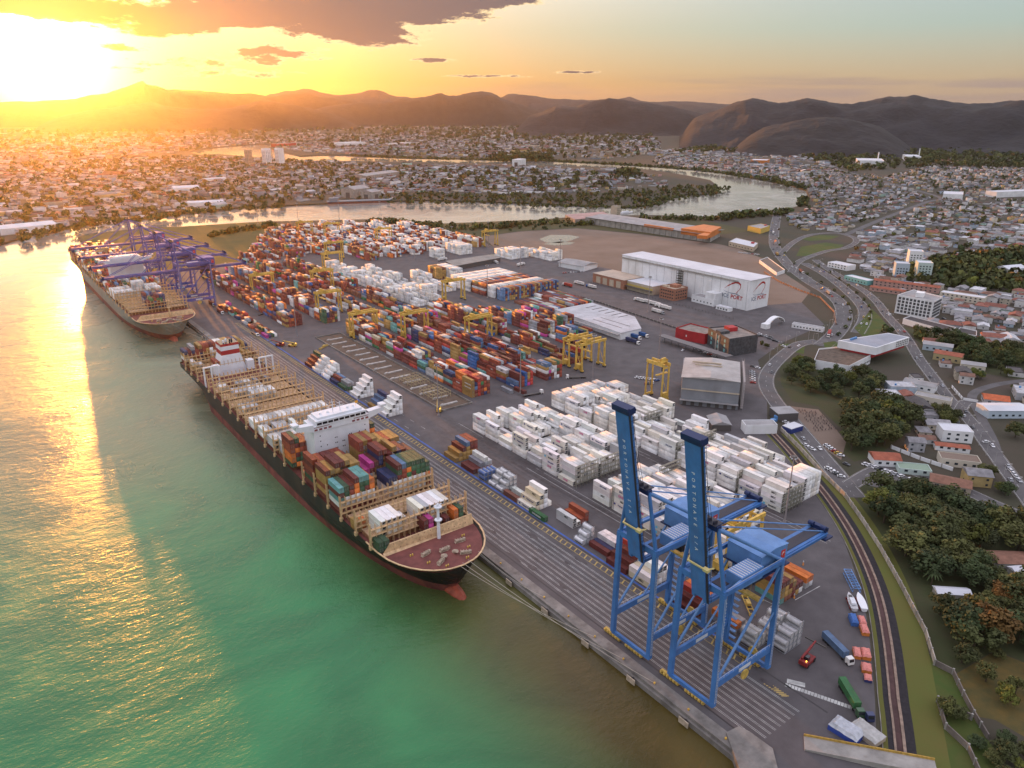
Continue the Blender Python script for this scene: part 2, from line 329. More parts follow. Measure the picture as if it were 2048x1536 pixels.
LAKES=[PP([(1036,277),(1050,268),(1090,266),(1106,270),(1096,276),(1060,280)],0),PP([(330,249),(378,247),(376,250),(332,252)],0),PP([(1075,383),(1100,381),(1102,383),(1078,385)],0),PP([(405,261),(480,258),(481,260),(408,262)],0),PP([(395,249),(455,246),(456,248),(398,250)],0),PP([(1010,269),(1030,267),(1034,269),(1012,271)],0)]
def ground():
    vs=[Vector(p) for p in ((-BIG,-BIG),(BIG,-BIG),(BIG,BIG),(-BIG,BIG))]; es=[(0,1),(1,2),(2,3),(3,0)]; n=4
    for poly in [WATERPOLY]+LAKES:
        vs+= [Vector(p) for p in poly]; k=len(poly); es+=[(n+i,n+(i+1)%k) for i in range(k)]; n+=k
    r=delaunay_2d_cdt(vs,es,[],0,1e-3); mb=MB(); keep=[]
    for f in r[2]:
        c=sum((r[0][i] for i in f),Vector((0,0)))/3
        if not any(inside(c,q) for q in [WATERPOLY]+LAKES): keep.append(tuple(f))
    mb.add([(v.x,v.y,0) for v in r[0]],keep)
    for poly in [WATERPOLY]+LAKES:
        k=len(poly); v=[(x,y,z) for z in (-7,0) for x,y in poly]
        mb.add(v,[(i,(i+1)%k,k+(i+1)%k,k+i) for i in range(k) if max(abs(poly[i][0]),abs(poly[(i+1)%k][0]))<BIG*.9],0)
    m=mat('open ground',(.045,.048,.026),.95,nz=(.012,.5),src='world',color2=(.075,.055,.042))
    tag(mb.build('ground',m),kind='structure')
ground()
def lakes():
    for q in LAKES:
        mb=MB(); n=len(q); mb.add([(x,y,-.4) for x,y in q],[tuple(range(n))])
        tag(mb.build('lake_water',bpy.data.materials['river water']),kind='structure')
lakes()
from mathutils.noise import fractal
def hills(name,sky_pts,D,front,back,col,seed,base=0):
    """a ridge D metres off whose crest passes through the given skyline"""
    r=random.Random(seed); pts=smooth_line(sky_pts,18); m=mat('hill forest %d'%seed,tuple(q*.62 for q in col),.95,nz=(.012,.6),src='world',bump=(.03,7))
    V=[];F=[]; nc=44; NP=len(pts)
    for ip,(px,py) in enumerate(pts):
        d=_cr*((px-1024)/F_PX)-_cu*((py-768)/F_PX)+_cf; h=Vector((d.x,d.y)); t=D/h.length; c=h*t; tp=min(1,min(ip,NP-1-ip)/20); top=(CAM_H+d.z*t)*tp*(2-tp); u=h.normalized()
        for j in range(nc+1):
            s=j/nc*2-1; w=front if s<0 else back; k=(math.cos(s*math.pi)*.5+.5)**.85
            X=c.x+u.x*s*w; Y=c.y+u.y*s*w; sc=D*.11
            e=(fractal(Vector((X/sc,Y/sc,seed)),1.0,2.1,6)*.26*(1-k)**.5*k**.4*2 + fractal(Vector((X/sc*5,Y/sc*5,seed)),.9,2.1,4)*.05)
            V.append((X,Y,max(-3,(top-base)*(k+e))-(6 if j in(0,nc) else 0)))
    n=len(pts)
    for i in range(n-1):
        for j in range(nc): a=i*(nc+1)+j; F.append((a,a+1,a+nc+2,a+nc+1))
    tag(MB().add(V,F).build('hills',m,smooth=True),kind='structure')
hills('a',[(1360,262),(1390,236),(1440,218),(1470,206),(1505,195),(1540,204),(1580,204),(1620,199),(1690,208),(1760,199),(1820,193),(1880,203),(1950,208),(2048,201),(2150,206),(2300,225),(2500,265)],5600,1500,1500,(.018,.020,.030),3)
hills('b',[(1470,275),(1530,255),(1600,240),(1650,235),(1700,240),(1760,256),(1830,278)],4300,700,800,(.020,.021,.027),4)
hills('c',[(1030,248),(1060,232),(1100,217),(1115,212),(1150,214),(1180,206),(1215,199),(1245,201),(1300,209),(1340,213),(1380,222),(1420,232),(1480,250)],7300,950,1500,(.022,.022,.030),5)
hills('d',[(560,226),(640,216),(700,208),(760,206),(810,197),(850,193),(878,186),(896,191),(930,188),(960,184),(985,187),(1010,198),(1050,212),(1090,228),(1120,240)],11000,800,1500,(.034,.030,.030),6)
hills('e',[(60,222),(200,217),(300,207),(340,214),(420,218),(480,213),(530,203),(580,210),(650,222),(720,236)],9300,700,1300,(.040,.030,.026),8)
hills('f',[(-200,205),(0,205),(120,200),(200,188),(240,178),(282,163),(296,170),(340,179),(400,182),(460,185),(540,190),(600,186),(640,192),(700,200),(760,212),(820,228)],12000,700,1500,(.046,.034,.032),9)
hills('g',[(480,200),(540,188),(590,182),(612,178),(650,186),(700,190),(745,181),(765,183),(800,193),(860,200),(920,200),(990,198),(1020,191),(1060,193),(1110,199),(1190,200),(1240,197),(1262,194),(1290,203),(1350,203),(1420,206),(1500,212),(1600,220)],13500,1600,1200,(.05,.045,.055),11)  # farthest ridge paler and bluer: haze fade painted into its colour
# ---------------------------------------------------------------- paved port, roads, verges, markings
ASPH=mat('port asphalt',(.108,.097,.099),.85,nz=(.09,.28),src='world',streak=(.06,(.075,.066,.066),.45),bump=(1.5,.05))
ROAD=mat('road asphalt',(.12,.112,.112),.85,nz=(.08,.3),src='world')
DIRT=mat('dirt lot',(.16,.115,.085),.95,nz=(.02,.35),src='world',color2=(.22,.165,.13))
GRASS=mat('mown grass',(.10,.115,.022),.95,nz=(.07,.3),src='world',color2=(.12,.105,.025),bump=(.8,.15))
LAWN=mat('green lawn',(.045,.085,.012),.95,nz=(.12,.3),src='world',color2=(.085,.085,.02),bump=(.8,.15))
FIELD=mat('rough field',(.10,.085,.02),.95,nz=(.03,.4),src='world',color2=(.07,.07,.02))
WHITE_L=mat('white road paint',(.55,.55,.52),.8,nz=(.3,.5),src='world'); YELL_L=mat('yellow road paint',(.50,.36,.12),.8,nz=(.4,.5),src='world'); BLUE_L=mat('blue kerb paint',(.06,.13,.42),.8,nz=(.3,.4),src='world')
DARKL=mat('rail steel',(.05,.045,.045),.6); CONC=mat('quay concrete',(.24,.22,.20),.9,nz=(.12,.5),src='world',streak=(.25,(.09,.08,.07),.8),bump=(1,.15))
sheet('port_pavement',[(163.2,40),(163.2,1000),(215,985),(300,1000),(432,1262),(524,1264),(640,1246),(656,1122),(662,976),(640,900),(660,760),(664,640),(662,560),(662,440),(700,425),(640,362),(560,352),(500,335),(463,303),(437,282)]+PP([(1535,862),(1562,890),(1600,930),(1640,990),(1680,1060),(1702,1120),(1728,1200),(1742,1300),(1750,1400),(1755,1540),(1756,1800)]),.02,ASPH)
LOT=[(662.2,640),(662.2,440),(700,425),(756,450),(816,524),(878,600),(917,668),(925,712),(915,760),(900,850),(860,960),(760,990),(680,985),(640.5,900),(660.5,760)]
sheet('dirt_lot',LOT,.024,DIRT)
sheet('grass_field',[(200,1000),(215,988),(300,1003),(432,1266),(475,1300),(471,1366),(274,1398),(165,1375),(152,1180),(165,1012)],.03,FIELD)
sheet('bank_scrub_ground',[(640,1250),(656,1126),(663,980),(700,990),(760,995),(862,964),(905,860),(930,760),(985,770),(1080,760),(1120,930),(1000,1035),(926,1066),(704,1150),(560,1280)],.012,mat('scrub ground',(.05,.055,.018),.95,nz=(.03,.4),src='world',color2=(.09,.075,.03)))
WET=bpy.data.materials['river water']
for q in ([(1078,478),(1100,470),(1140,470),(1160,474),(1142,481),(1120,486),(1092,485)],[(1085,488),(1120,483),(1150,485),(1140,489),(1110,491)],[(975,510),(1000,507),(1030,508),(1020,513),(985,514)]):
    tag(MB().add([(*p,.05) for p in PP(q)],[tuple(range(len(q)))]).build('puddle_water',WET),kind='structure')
def apron():
    mb=MB()
    for x in [172.6+2.62*i for i in range(9)]:
        for d in (0,.55): mb.box(x+d,x+d+.13,98,650,.02,.026,0)
    for x,y0,y1 in ((197.2,120,700),): 
        mb.box(x,x+.2,y0,y1,.02,.026,1); mb.box(x+2.9,x+3.1,y0,y1,.02,.026,1)
        y=y0
        while y<y1: mb.add([(x,y,.026),(x+2.9,y+1.2,.026),(x+2.9,y+1.9,.026),(x,y+.7,.026)],[(0,1,2,3)],1); y+=3.4
    mb.box(202.0,203.0,118,660,.02,.026,2)
    for x in (170.65,201.15): mb.box(x-.35,x+.35,92,1000,.02,.03,3); mb.box(x-.06,x+.06,92,1000,.03,.05,3)
    a=P(1573,1370); b=P(1740,1428); n=26
    for i in range(n):
        t=i/(n-1); c=a.lerp(b,t); d=(b-a).normalized(); r=Vector((d.y,-d.x,0)); h=d*.45; w=r*.9
        mb.add([c-h-w+Vector((0,0,.03)),c+h-w+Vector((0,0,.03)),c+h+w+Vector((0,0,.03)),c-h+w+Vector((0,0,.03))],[(0,1,2,3)],0)
    c=P(1592,1366); mb.rbox(c.x,c.y,.024,.03,2.2,6,0.55,0)
    for k in range(8):
        c=P(1535+k*5,1368+k*3.4); mb.rbox(c.x,c.y,.024,.03,.5,2.6,.9,1)
    for (p,q) in (((1590,1200),(1640,1172)),((1500,1186),(1545,1208))):
        p=P(*p,.03); q=P(*q,.03); mb.bar(p,q,.25,.01,0)
    for x in (232,236,258.5,262.5,296,299):
        mb.box(x,x+.18,150,372,.02,.026,0)
    for i in range(14): mb.box(206+(i%2)*8,206.2+(i%2)*8,370+i*7,375+i*7,.02,.026,0)
    tag(mb.build('pavement_markings',[WHITE_L,YELL_L,BLUE_L,DARKL]),kind='structure')
    # dark oily tyre tracks of the yard machines
    mb=MB(); r=random.Random(4)
    for k in range(34):
        x=r.uniform(216,235); y=r.uniform(150,355); L=r.uniform(14,50); w=r.uniform(.4,1.6); dx=r.uniform(-1.5,1.5)
        mb.add([(x,y,.03+k*.0015),(x+w,y,.03+k*.0015),(x+w*.8+dx,y+L,.03+k*.0015),(x+dx,y+L,.03+k*.0015)],[(0,1,2,3)])
    for k in range(70):
        x=r.choice((r.uniform(226,237),r.uniform(289,301),r.uniform(228,236))); y=r.uniform(150,340); L=r.uniform(20,80); w=r.uniform(.25,1.0); dx=r.uniform(-.8,.8)
        mb.add([(x,y,.03+k*.0011),(x+w,y,.03+k*.0011),(x+w+dx,y+L,.03+k*.0011),(x+dx,y+L,.03+k*.0011)],[(0,1,2,3)])
    for k in range(26):
        x=r.uniform(172,197); y=r.uniform(100,330); L=r.uniform(2,7); w=r.uniform(.5,1.6); n=9
        mb.add([(x+w*math.cos(i*.7)*r.uniform(.6,1.2),y+L*math.sin(i*.7)*r.uniform(.6,1.2),.034+k*.0015) for i in range(n)],[tuple(range(n))])
    for k in range(22):
        x=r.uniform(290,300); y=r.uniform(180,360); L=r.uniform(20,60)
        mb.add([(x,y,.032+k*.0015),(x+.7,y,.032+k*.0015),(x+.9,y+L,.032+k*.0015),(x+.2,y+L,.032+k*.0015)],[(0,1,2,3)])
    tag(mb.build('oil_marks',mat('oil stain',(.045,.036,.036),.6,nz=(.3,.5),src='world',color2=(.10,.085,.085))),kind='structure')
apron()
def quay():
    mb=MB(); mb.box(162.9,167.6,60,1000,-6,.16,0); mb.box(161.9,162.88,60,1000,-6,-1.0,0)
    mb.prism(PP([(1452,1468),(1478,1455),(1500,1467),(1545,1500),(1560,1560),(1500,1600)],0),-6,.7,0)
    tag(mb.build('quay_edge',CONC),kind='structure')
    FP=mat('fender panel',(.52,.44,.36),.7,nz=(.6,.4),src='obj'); RB=mat('black rubber',(.02,.02,.02),.8); OR=mat('orange paint',(.65,.22,.05),.6); YL=mat('machine yellow',(.60,.37,.06),.55,nz=(.5,.35),src='world',streak=(.4,(.2,.09,.03),.5))
    f0=None
    for i in range(25):
        y=94.8+24.25*i
        if 232<y<575 or y>690: continue
        if f0 is None:
            f0=MB().box(-.35,0,-2.0,2.0,-1.1,1.1).build('fender',FP); b=MB().cyl((0,0,0),(1.3,0,0),.75,.55,10).build('rubber_cone',RB,f0); o=f0
        else: o=dup(f0)
        o.location=(160.6,y,-1.3); o.color=(.46,.38,.29,1); tag(o,'beige fender panel on the quay wall','fender','fender panels along the quay wall')
    bl=None
    for i in range(40):
        y=90+i*15.3
        if 232<y<575 or y>690: continue
        if bl is None:
            bl=MB().cyl((0,0,0),(0,0,.45),.28,.22,8).cyl((0,0,.45),(0,0,.7),.42,.36,8).build('mooring_bollard',[YL]); o=bl
        else: o=dup(bl)
        o.location=(164.6,y,.16); tag(o,'yellow mooring bollard on the quay edge','bollard','mooring bollards on the quay edge')
quay()
ROADPTS=[]
def roads():
    k=lambda pts:[(1500+a*.32561,500+b*.32561) for a,b in pts]
    def rd(name,px,w,z,m=ROAD,line=True,world=None):
        pts=smooth_line(world or PP(px),6); mb=MB(); strip(mb,pts,-w/2,w/2,z,0)
        if line:
            strip(mb,pts,-w/2+.35,-w/2+.55,z+.02,1); strip(mb,pts,w/2-.55,w/2-.35,z+.02,1)
            for i in range(0,len(pts)-1,2): strip(mb,[pts[i],tuple((np.array(pts[i])*.4+np.array(pts[i+1])*.6))],-.08,.08,z+.02,1)
            strip(mb,pts,-w/2-.35,-w/2,0,2,z1=.14); strip(mb,pts,w/2,w/2+.35,0,2,z1=.14)
        tag(mb.build(name,[m,WHITE_L,CONC]),kind='structure'); ROADPTS.append((pts,w)); return pts
    global C1,C2,C3,C4R
    C1=rd('avenue',[(1556,424),(1550,452),(1548,480)]+k([(165,0),(240,95),(360,190),(480,262),(552,325),(578,400),(560,470),(500,540),(440,590)]),15,.036)
    C2=rd('avenue',k([(330,80),(430,130),(520,190),(600,255),(668,320),(705,380),(700,440),(660,510)]),12,.042)
    C3=rd('side_street',k([(400,60),(470,110),(600,190),(700,250),(780,320),(840,400),(900,465),(965,545),(1040,670),(1130,790),(1210,900),(1290,980),(1370,1070),(1440,1170),(1530,1290),(1640,1440),(1760,1600)]),9,.048)
    C4R=rd('perimeter_road',k([(420,560),(300,580),(200,650),(115,745),(100,830),(155,930),(260,1055),(400,1220),(510,1350),(590,1450),(650,1520)]),11,.054)
    rd('loop_road',[(1556,515),(1585,486),(1620,470),(1670,466),(1705,474),(1712,484),(1690,496),(1650,503),(1600,522),(1582,545)],9,.060)
    rd('far_avenue',[(1690,470),(1760,440),(1850,405),(1880,395),(1800,372),(1700,345),(1600,318),(1520,300),(1450,285)],11,.066,line=False)
    rd('side_street',k([(1290,985),(1340,930),(1500,960),(1683,985)]),8,.072); rd('side_street',k([(620,1440),(760,1360),(900,1330),(1100,1400),(1300,1470),(1500,1560),(1683,1640)]),9,.078)
    rd('side_street',[(2000,930),(1985,880),(1960,830),(1945,790),(1990,770),(2060,760)],6,.084,line=False)
    # trench road being built: dark margins, pale edges, maroon bed
    global TRK
    T=TRK=smooth_line(PP([(1548,868),(1578,900),(1620,950),(1660,1000),(1700,1060),(1735,1130),(1760,1200),(1776,1280),(1786,1360),(1790,1400),(1797,1450),(1806,1536),(1816,1660)]),6)
    mb=MB(); strip(mb,T,5.2,3.7,.04,4); strip(mb,T,3.7,2.0,.05,0); strip(mb,T,2.0,1.3,.05,1,z1=.3); strip(mb,T,1.3,-.6,.055,2); strip(mb,T,-.6,-1.5,.05,1,z1=.35); strip(mb,T,-1.5,-4.4,.045,0); strip(mb,T,5.5,5.2,.0,3,z1=.25)
    tag(mb.build('construction_road',[mat('dark geotextile',(.022,.018,.022),.8,nz=(.6,.6),src='world',bump=(1,.2)),mat('pale sand ridge',(.30,.22,.17),.95,nz=(.5,.4),src='world'),mat('maroon road bed',(.085,.045,.042),.9,nz=(.3,.4),src='world'),CONC,GRASS]),kind='structure')
    mb=MB(); strip(mb,T,-4.4,-13.5,.032,0); tag(mb.build('grass_verge',GRASS),kind='structure')
    sheet('lawn',PP([(1806,1280),(1835,1270),(1866,1322),(1908,1346),(1945,1432),(1990,1500),(2060,1650),(1900,1700),(1850,1600),(1838,1500),(1826,1400)]),.028,LAWN)
    sheet('lawn',[tuple(p) for p in PP([(1592,512),(1602,494),(1650,485),(1688,490),(1676,500),(1625,512)])],.05,LAWN); sheet('lawn',PP([(1600,478),(1640,470),(1680,472),(1660,479),(1620,482)]),.05,LAWN)
    sheet('lawn',k0([(640,480),(700,420),(745,360),(790,400),(850,470),(780,520),(700,540)]),.05,LAWN); sheet('lawn',k0([(450,570),(520,560),(560,580),(530,605),(460,600)]),.11,LAWN)
    sheet('car_park',k0([(250,960),(420,980),(520,1090),(590,1180),(560,1290),(470,1230),(330,1100)]),.03,DIRT)
    sheet('car_park',k0([(640,1430),(760,1350),(960,1390),(1300,1560),(1230,1620),(900,1480)]),.034,ROAD)
    sheet('garden_ground',k0([(340,570),(330,640),(250,620),(170,580)]),.05,LAWN)
    sheet('dirt_lot',k0([(1000,30),(1100,30),(1180,60),(1090,110),(960,90),(860,60)]),.05,DIRT)
    UG=mat('undergrowth ground',(.042,.055,.017),.95,nz=(.09,.5),src='world',color2=(.055,.05,.022),bump=(.6,.3))
    sheet('undergrowth_ground',PP([(1700,950),(1760,940),(1850,995),(1955,1035),(2090,1080),(2300,1140),(2300,1420),(2060,1330),(1990,1300),(1915,1345),(1872,1328),(1852,1266),(1762,1098),(1720,1010)]),.016,UG)
    sheet('undergrowth_ground',k0([(180,690),(330,680),(520,770),(740,760),(850,830),(1010,960),(1010,1090),(900,1170),(800,1260),(640,1300),(575,1250),(590,1130),(500,1040),(420,960),(260,930),(190,820)]),.016,UG)
    sheet('undergrowth_ground',k0([(940,470),(1150,500),(1300,550),(1500,610),(1700,640),(1700,800),(1450,760),(1280,700),(1230,620),(1050,580)]),.016,UG)
    sheet('dry_grass',PP([(1908,1350),(1990,1302),(2060,1330),(2300,1420),(2300,1600),(2060,1480),(1990,1440),(1950,1432)]),.016,mat('dry orange grass',(.13,.085,.02),.95,nz=(.15,.5),src='world',color2=(.06,.06,.02),bump=(.6,.3)))
    # foundation trench between the apron lane and the first coloured block
    mb=MB(); mb.box(239,262,396,608,.03,.05,0)
    for x in (238.4,262): mb.box(x,x+.7,395,609,.02,1.1,1)
    for y in (395,608.4): mb.box(239.1,262,y,y+.7,.02,1.1,1)
    tag(mb.build('building_pit',[mat('pit soil',(.10,.065,.045),.95,nz=(.2,.5),src='world',color2=(.16,.12,.09)),CONC]),kind='structure')
def k0(pts): return PP([(1500+a*.32561,500+b*.32561) for a,b in pts])
roads()
# ---------------------------------------------------------------- the two container ships
BUFF=mat('buff ship paint',(.68,.46,.25),.6,nz=(.5,.35),src='world',streak=(.5,(.28,.12,.05),.45)); SHIPW=mat('ship white',(.74,.76,.80),.5,nz=(.2,.12),src='world')
HULLB=mat('black hull paint',(.020,.017,.018),.5,nz=(.08,.5),src='world',streak=(.12,(.11,.06,.04),.4)); HULLR=mat('red antifouling',(.20,.058,.052),.7,nz=(.1,.5),src='world',streak=(.2,(.32,.08,.035),.6)); HULLG=mat('grey hull paint',(.25,.26,.23),.5,nz=(.08,.3),src='world',streak=(.12,(.25,.12,.06),.4))
DECKR=mat('oxide red deck',(.19,.06,.05),.8,nz=(.2,.4),src='world'); DARKW=mat('dark window glass',(.02,.02,.025),.15); MAROON=mat('maroon trim',(.22,.06,.07),.6); RUST=mat('rusty steel',(.26,.12,.06),.8,nz=(.6,.5),src='world'); FRED=mat('funnel red',(.38,.03,.035),.5)
def hull(parent,L,B,zd,side,zb=2.2,bul=4.3):
    """bow at y=0 pointing to -y, local x across; zd deck height"""
    h=B/2; ys=[0,.8,2,4,7,11,16,22,30,40,52,66,84,105,130,200,L-70,L-45,L-25,L-8,L]
    lv=[-8,-3,-1,zb,zb+.01,zb+4,zb+8,zd+1.0]
    def half(y,z):
        f=max(0,min(1,(z+3)/(zd+3)))
        if y<150:
            s=9*(1-f)**1.3; e=130*(1-f)**.75+31*f; t=(y-s)/max(1,e)
            w=h*math.sqrt(max(0,1-(1-min(1,max(0,t)))**2)) if t>0 else 0
            w=max(w,.35 if y>=s else 0)
            return w
        if y>L-75 and z<zb+8:
            t=(y-(L-75))/75; k=max(0,min(1,(zb+8-z)/12)); return h*(1-k*.92*t**1.6)
        return h
    mb=MB(); V=[];n=len(lv)
    for sgn in (-1,1):
        V=[]
        for y in ys:
            for z in lv:
                f=max(0,min(1,(z+3)/(zd+3))); s=9*(1-f)**1.3
                V.append((sgn*half(y,z),max(y,s) if y<12 else y,z))
        for part in (0,1):
            F=[]
            for i in range(len(ys)-1):
                for j in range(n-1):
                    red=j<3
                    if red!=(part==0) : continue
                    a=i*n+j; q=(a,a+1,a+n+1,a+n) if sgn>0 else (a,a+n,a+n+1,a+1); F.append(q)
            mb.add(V,F,part)
        k=(len(ys)-1)*n
    a=[(-half(L,z),L,z) for z in lv]+[(half(L,z),L,z) for z in lv]
    mb.add(a,[(j,j+1,n+j+1,n+j) for j in range(n-1)],1)
    # bulbous forefoot
    r=[]; m=12; nb=10
    for i in range(nb+1):
        t=i/nb; rr=bul*math.sqrt(max(0,1-(1-min(1,t*1.9))**2)) if t<.53 else bul*(1-(t-.53)*.4); y=-1.5+t*26
        for k2 in range(m): an=2*math.pi*k2/m; r.append((rr*math.cos(an)*.85,y,-4.4+rr*1.15*math.sin(an)))
    mb.add(r,[(i*m+k2,(i+1)*m+k2,(i+1)*m+(k2+1)%m,i*m+(k2+1)%m) for i in range(nb) for k2 in range(m)],2)
    o=mb.build('hull',[HULLR,side,mat('bulb red',(.34,.075,.04),.6,nz=(.4,.4),src='world')],parent)
    dk=[(half(y,zd),y) for y in ys if y>=.8]; poly=[(-x,y) for x,y in dk]+[(x,y) for x,y in dk[::-1]]
    MB().add([(x*.985,y,zd) for x,y in poly],[tuple(range(len(poly)))[::-1]]).build('deck',DECKR,parent)
    # buff rail cap along the bow
    cap=MB(); ring=[(x,y) for x,y in ([(-half(y,zd+1),y) for y in (40,30,22,16,11,7,4,2,.8)]+[(0,0)]+[(half(y,zd+1),y) for y in (.8,2,4,7,11,16,22,30,40)])]
    for p,q in zip(ring,ring[1:]): cap.bar((*p,zd+1.05),(*q,zd+1.05),.7,.3)
    cap.build('bow_rail',BUFF,parent)
    return half
def lash_bridge(B,z0,z1,n=18):
    mb=MB(); h=B/2
    for y in (-.55,.55):
        for i in range(n+1):
            x=-h+i*B/n; w=.5 if i in(0,n) else .24; mb.box(x-w/2,x+w/2,y-.14,y+.14,z0,z1+(1.2 if i in(0,n) else .4))
        for k,z in enumerate((z0+3.2,z0+6.0,z0+8.7)):
            if z<z1: mb.box(-h,h,y-.13,y+.13,z-.18,z+.18)
    for z in (z0+3.2,z0+6.0,z0+8.7):
        if z<z1: mb.box(-h+.3,h-.3,-.5,.5,z-.12,z-.02)
    for s in (-1,1): mb.box(s*h-.7,s*h+.7,-.7,.7,z0-.5,z0+1.2); mb.bar((s*h,0,z0+1),(s*(h-1.4),0,z0+8),.3)
    return mb.mesh('lashing_bridge',BUFF)
def winch(name,parent,x,y,z,rz):
    mb=MB(); mb.cyl((-1.6,0,.9),(1.6,0,.9),.62,n=10)
    for i in (-1.7,-.5,.7,1.8): mb.cyl((i-.08,0,.9),(i+.08,0,.9),1.0,n=12)
    mb.box(-2.1,2.1,-.7,.7,0,.3); mb.box(1.9,2.8,-.5,.5,.2,1.5)
    o=mb.build(name,mat('winch buff',(.50,.40,.30),.6,nz=(1,.4)),parent); o.location=(x,y,z); o.rotation_euler=(0,0,rz); return o
def ship(name,label,x,ybow,L,B,zd,zhat,side,bays,lash,bridge_y,funnel_y,near=True):
    s=empty(name,(x,ybow,0)); tag(s,label,'container ship')
    half=hull(s,L,B,zd,side); h=B/2
    # coaming and hatch covers
    for (a,b) in bays:
        w=min(half(a-ybow,zd+1),half(b-ybow,zd+1))-2.2; c=MB(); c.box(-w,w,a-ybow,b-ybow,zd,zhat-.5,0)
        for k in range(3): c.box(-w+k*2*w/3+.15,-w+(k+1)*2*w/3-.15,a-ybow+.1,b-ybow-.1,zhat-.5,zhat,1)
        for k in range(int(w*2/2.6)+1):
            xx=-w+k*2.6; c.box(xx,xx+.12,a-ybow+.1,b-ybow-.1,zhat,zhat+.12,1)
        c.build('hatch_cover',[RUST,mat('hatch tan',(.52,.34,.20),.7,nz=(.4,.4),src='world',streak=(.5,(.25,.10,.05),.5))],s)
    me=lash_bridge(B+.4,zd+.2,zhat+8.6); mes=None
    for y in lash:
        w=min(half(y-ybow,zd+1),h)
        if w<h-.6:
            m2=lash_bridge(2*w-1,zd+.2,zhat+8.6,int(w*2/2.7))
        else: m2=me
        o=bpy.data.objects.new('lashing_bridge',m2); link(o,s); o.location=(0,y-ybow,0); KIDS[o.name]=[]
    # bridge deckhouse
    y0,y1=bridge_y[0]-ybow,bridge_y[1]-ybow; ws=bridge_y[2]; zt=bridge_y[3]
    D=MB(); D.box(-ws,ws,y0,y1,zd,zt-5.5,0); D.box(-ws-.5,ws+.5,y0-.4,y1-2,zt-5.5,zt-2.7,0)
    D.box(-ws+1.5,ws-1.5,y0-.6,y1-3,zt-2.7,zt,0); D.box(-ws+3,ws-3,y0+1,y1-4,zt,zt+1.2,0)
    for sg in (-1,1):
        v=[(sg*ws,y0-.3,zt-5.4),(sg*h,y0-.3,zt-3.0),(sg*h,y0-.3,zt-.9),(sg*ws,y0-.3,zt-1.6)]
        v2=[(a,y0+3.4,c) for a,b,c in v]; f=[(0,1,2,3),(7,6,5,4),(0,4,5,1),(1,5,6,2),(2,6,7,3)]
        D.add(v+v2,f if sg>0 else [q[::-1] for q in f],0); D.box(sg*h-1.6,sg*h+1.6,y0-.4,y0+3.8,zt-.6,zt+.5,0)
    dh=D.build('deckhouse',SHIPW,s)
    if near:
        for i in range(9):
            xx=-ws+3.2+i*(2*ws-6.4)/8; MB().box(xx-1.25,xx+1.25,y0-.68,y0-.61,zt-2.1,zt-.9).build('bridge_window',DARKW,dh)
        for sg in (-1,1):
            for i in range(4): xx=sg*(ws-1.2-i*2.5); MB().box(xx-.8,xx+.8,y0-.49,y0-.41,zt-5.0,zt-4.0).build('cabin_window',MAROON,dh)
            for i in range(1): MB().box(*sorted((sg*(ws-.2),sg*(ws-8.5))),y0-.48,y0-.41,zt-3.4,zt-3.1).build('grab_rail',MAROON,dh)
        r=random.Random(5)
        for row in range(6):
            for cx in (-12,-8.6,-3.6,.4,4.4,9.4,12.8):
                if r.random()<.72:
                    for d in ((-.45,.45) if abs(cx)<6 else (0,)):
                        if len(KIDS[dh.name])<96: MB().box(cx+d-.25,cx+d+.25,y0-.08,y0-.01,zt-8.6-row*2.9,zt-8.05-row*2.9).build('porthole',DARKW,dh)
    mm=MB()
    for i,xx in enumerate((-2.5,1.5)):
        mm.cyl((xx,y0+4,zt+1),(xx,y0+4,zt+8-i*2),.28,.15,8); mm.bar((xx-2,y0+4,zt+5-i),(xx+2,y0+4,zt+5-i),.18); mm.bar((xx-1.3,y0+4,zt+6.6-i),(xx+1.3,y0+4,zt+6.6-i),.15)
    for xx in (-9,9,-5,6): mm.cyl((xx,y0+5,zt+1.1),(xx,y0+5,zt+2.0),.7,.6,10)
    mm.build('radar_mast',SHIPW,s)
    if near:
        for sg in (-1,1): 
            lb=MB(); lb.cyl((0,-3.6,0),(0,3.6,0),1.2,n=10); lb.add([(-1.2,3.6,0),(1.2,3.6,0),(0,5.2,.6),(0,3.6,1.3)],[(0,1,2),(0,2,3),(1,3,2)])
            o=lb.build('lifeboat',mat('lifeboat orange',(.7,.22,.08),.5),s); o.location=(sg*(h-1.6),y0-4,zd+5)
        fl=MB().add([(0,0,0),(1.6,.2,.3),(1.7,.3,1.5),(0,0,1.3)],[(0,1,2,3)]).cyl((0,0,-2.2),(0,0,1.4),.06,n=6).build('ensign_flag',mat('orange flag',(.8,.35,.04),.8),s); fl.location=(10.5,y0+5,zt+2.6)
    # funnel casing aft
    fy=funnel_y-ybow; F=MB(); za=zhat; tz=35.6-12+zd
    def ring(z,wx,d0,d1): return [(-wx,fy+d0,z),(wx,fy+d0,z),(wx,fy+d1,z),(-wx,fy+d1,z)]
    lev=[(zd,9.2,-1,13),(za+2,9.2,-1,13),(tz-8.6,6.4,0,12),(tz-5.4,6.3,0,12),(tz-2.4,6.2,0,12),(tz-.6,6.1,0,12)]
    for (a,b),m in zip(zip(lev,lev[1:]),(0,0,1,0,1)):
        F.add(ring(*a)+ring(*b),[(0,1,5,4),(1,2,6,5),(2,3,7,6),(3,0,4,7)],m)
    F.add(ring(*lev[-1]),[(0,1,2,3)],2)
    fo=F.build('funnel',[SHIPW,FRED,DARKW] if near else [BUFF,BUFF,DARKW],s)
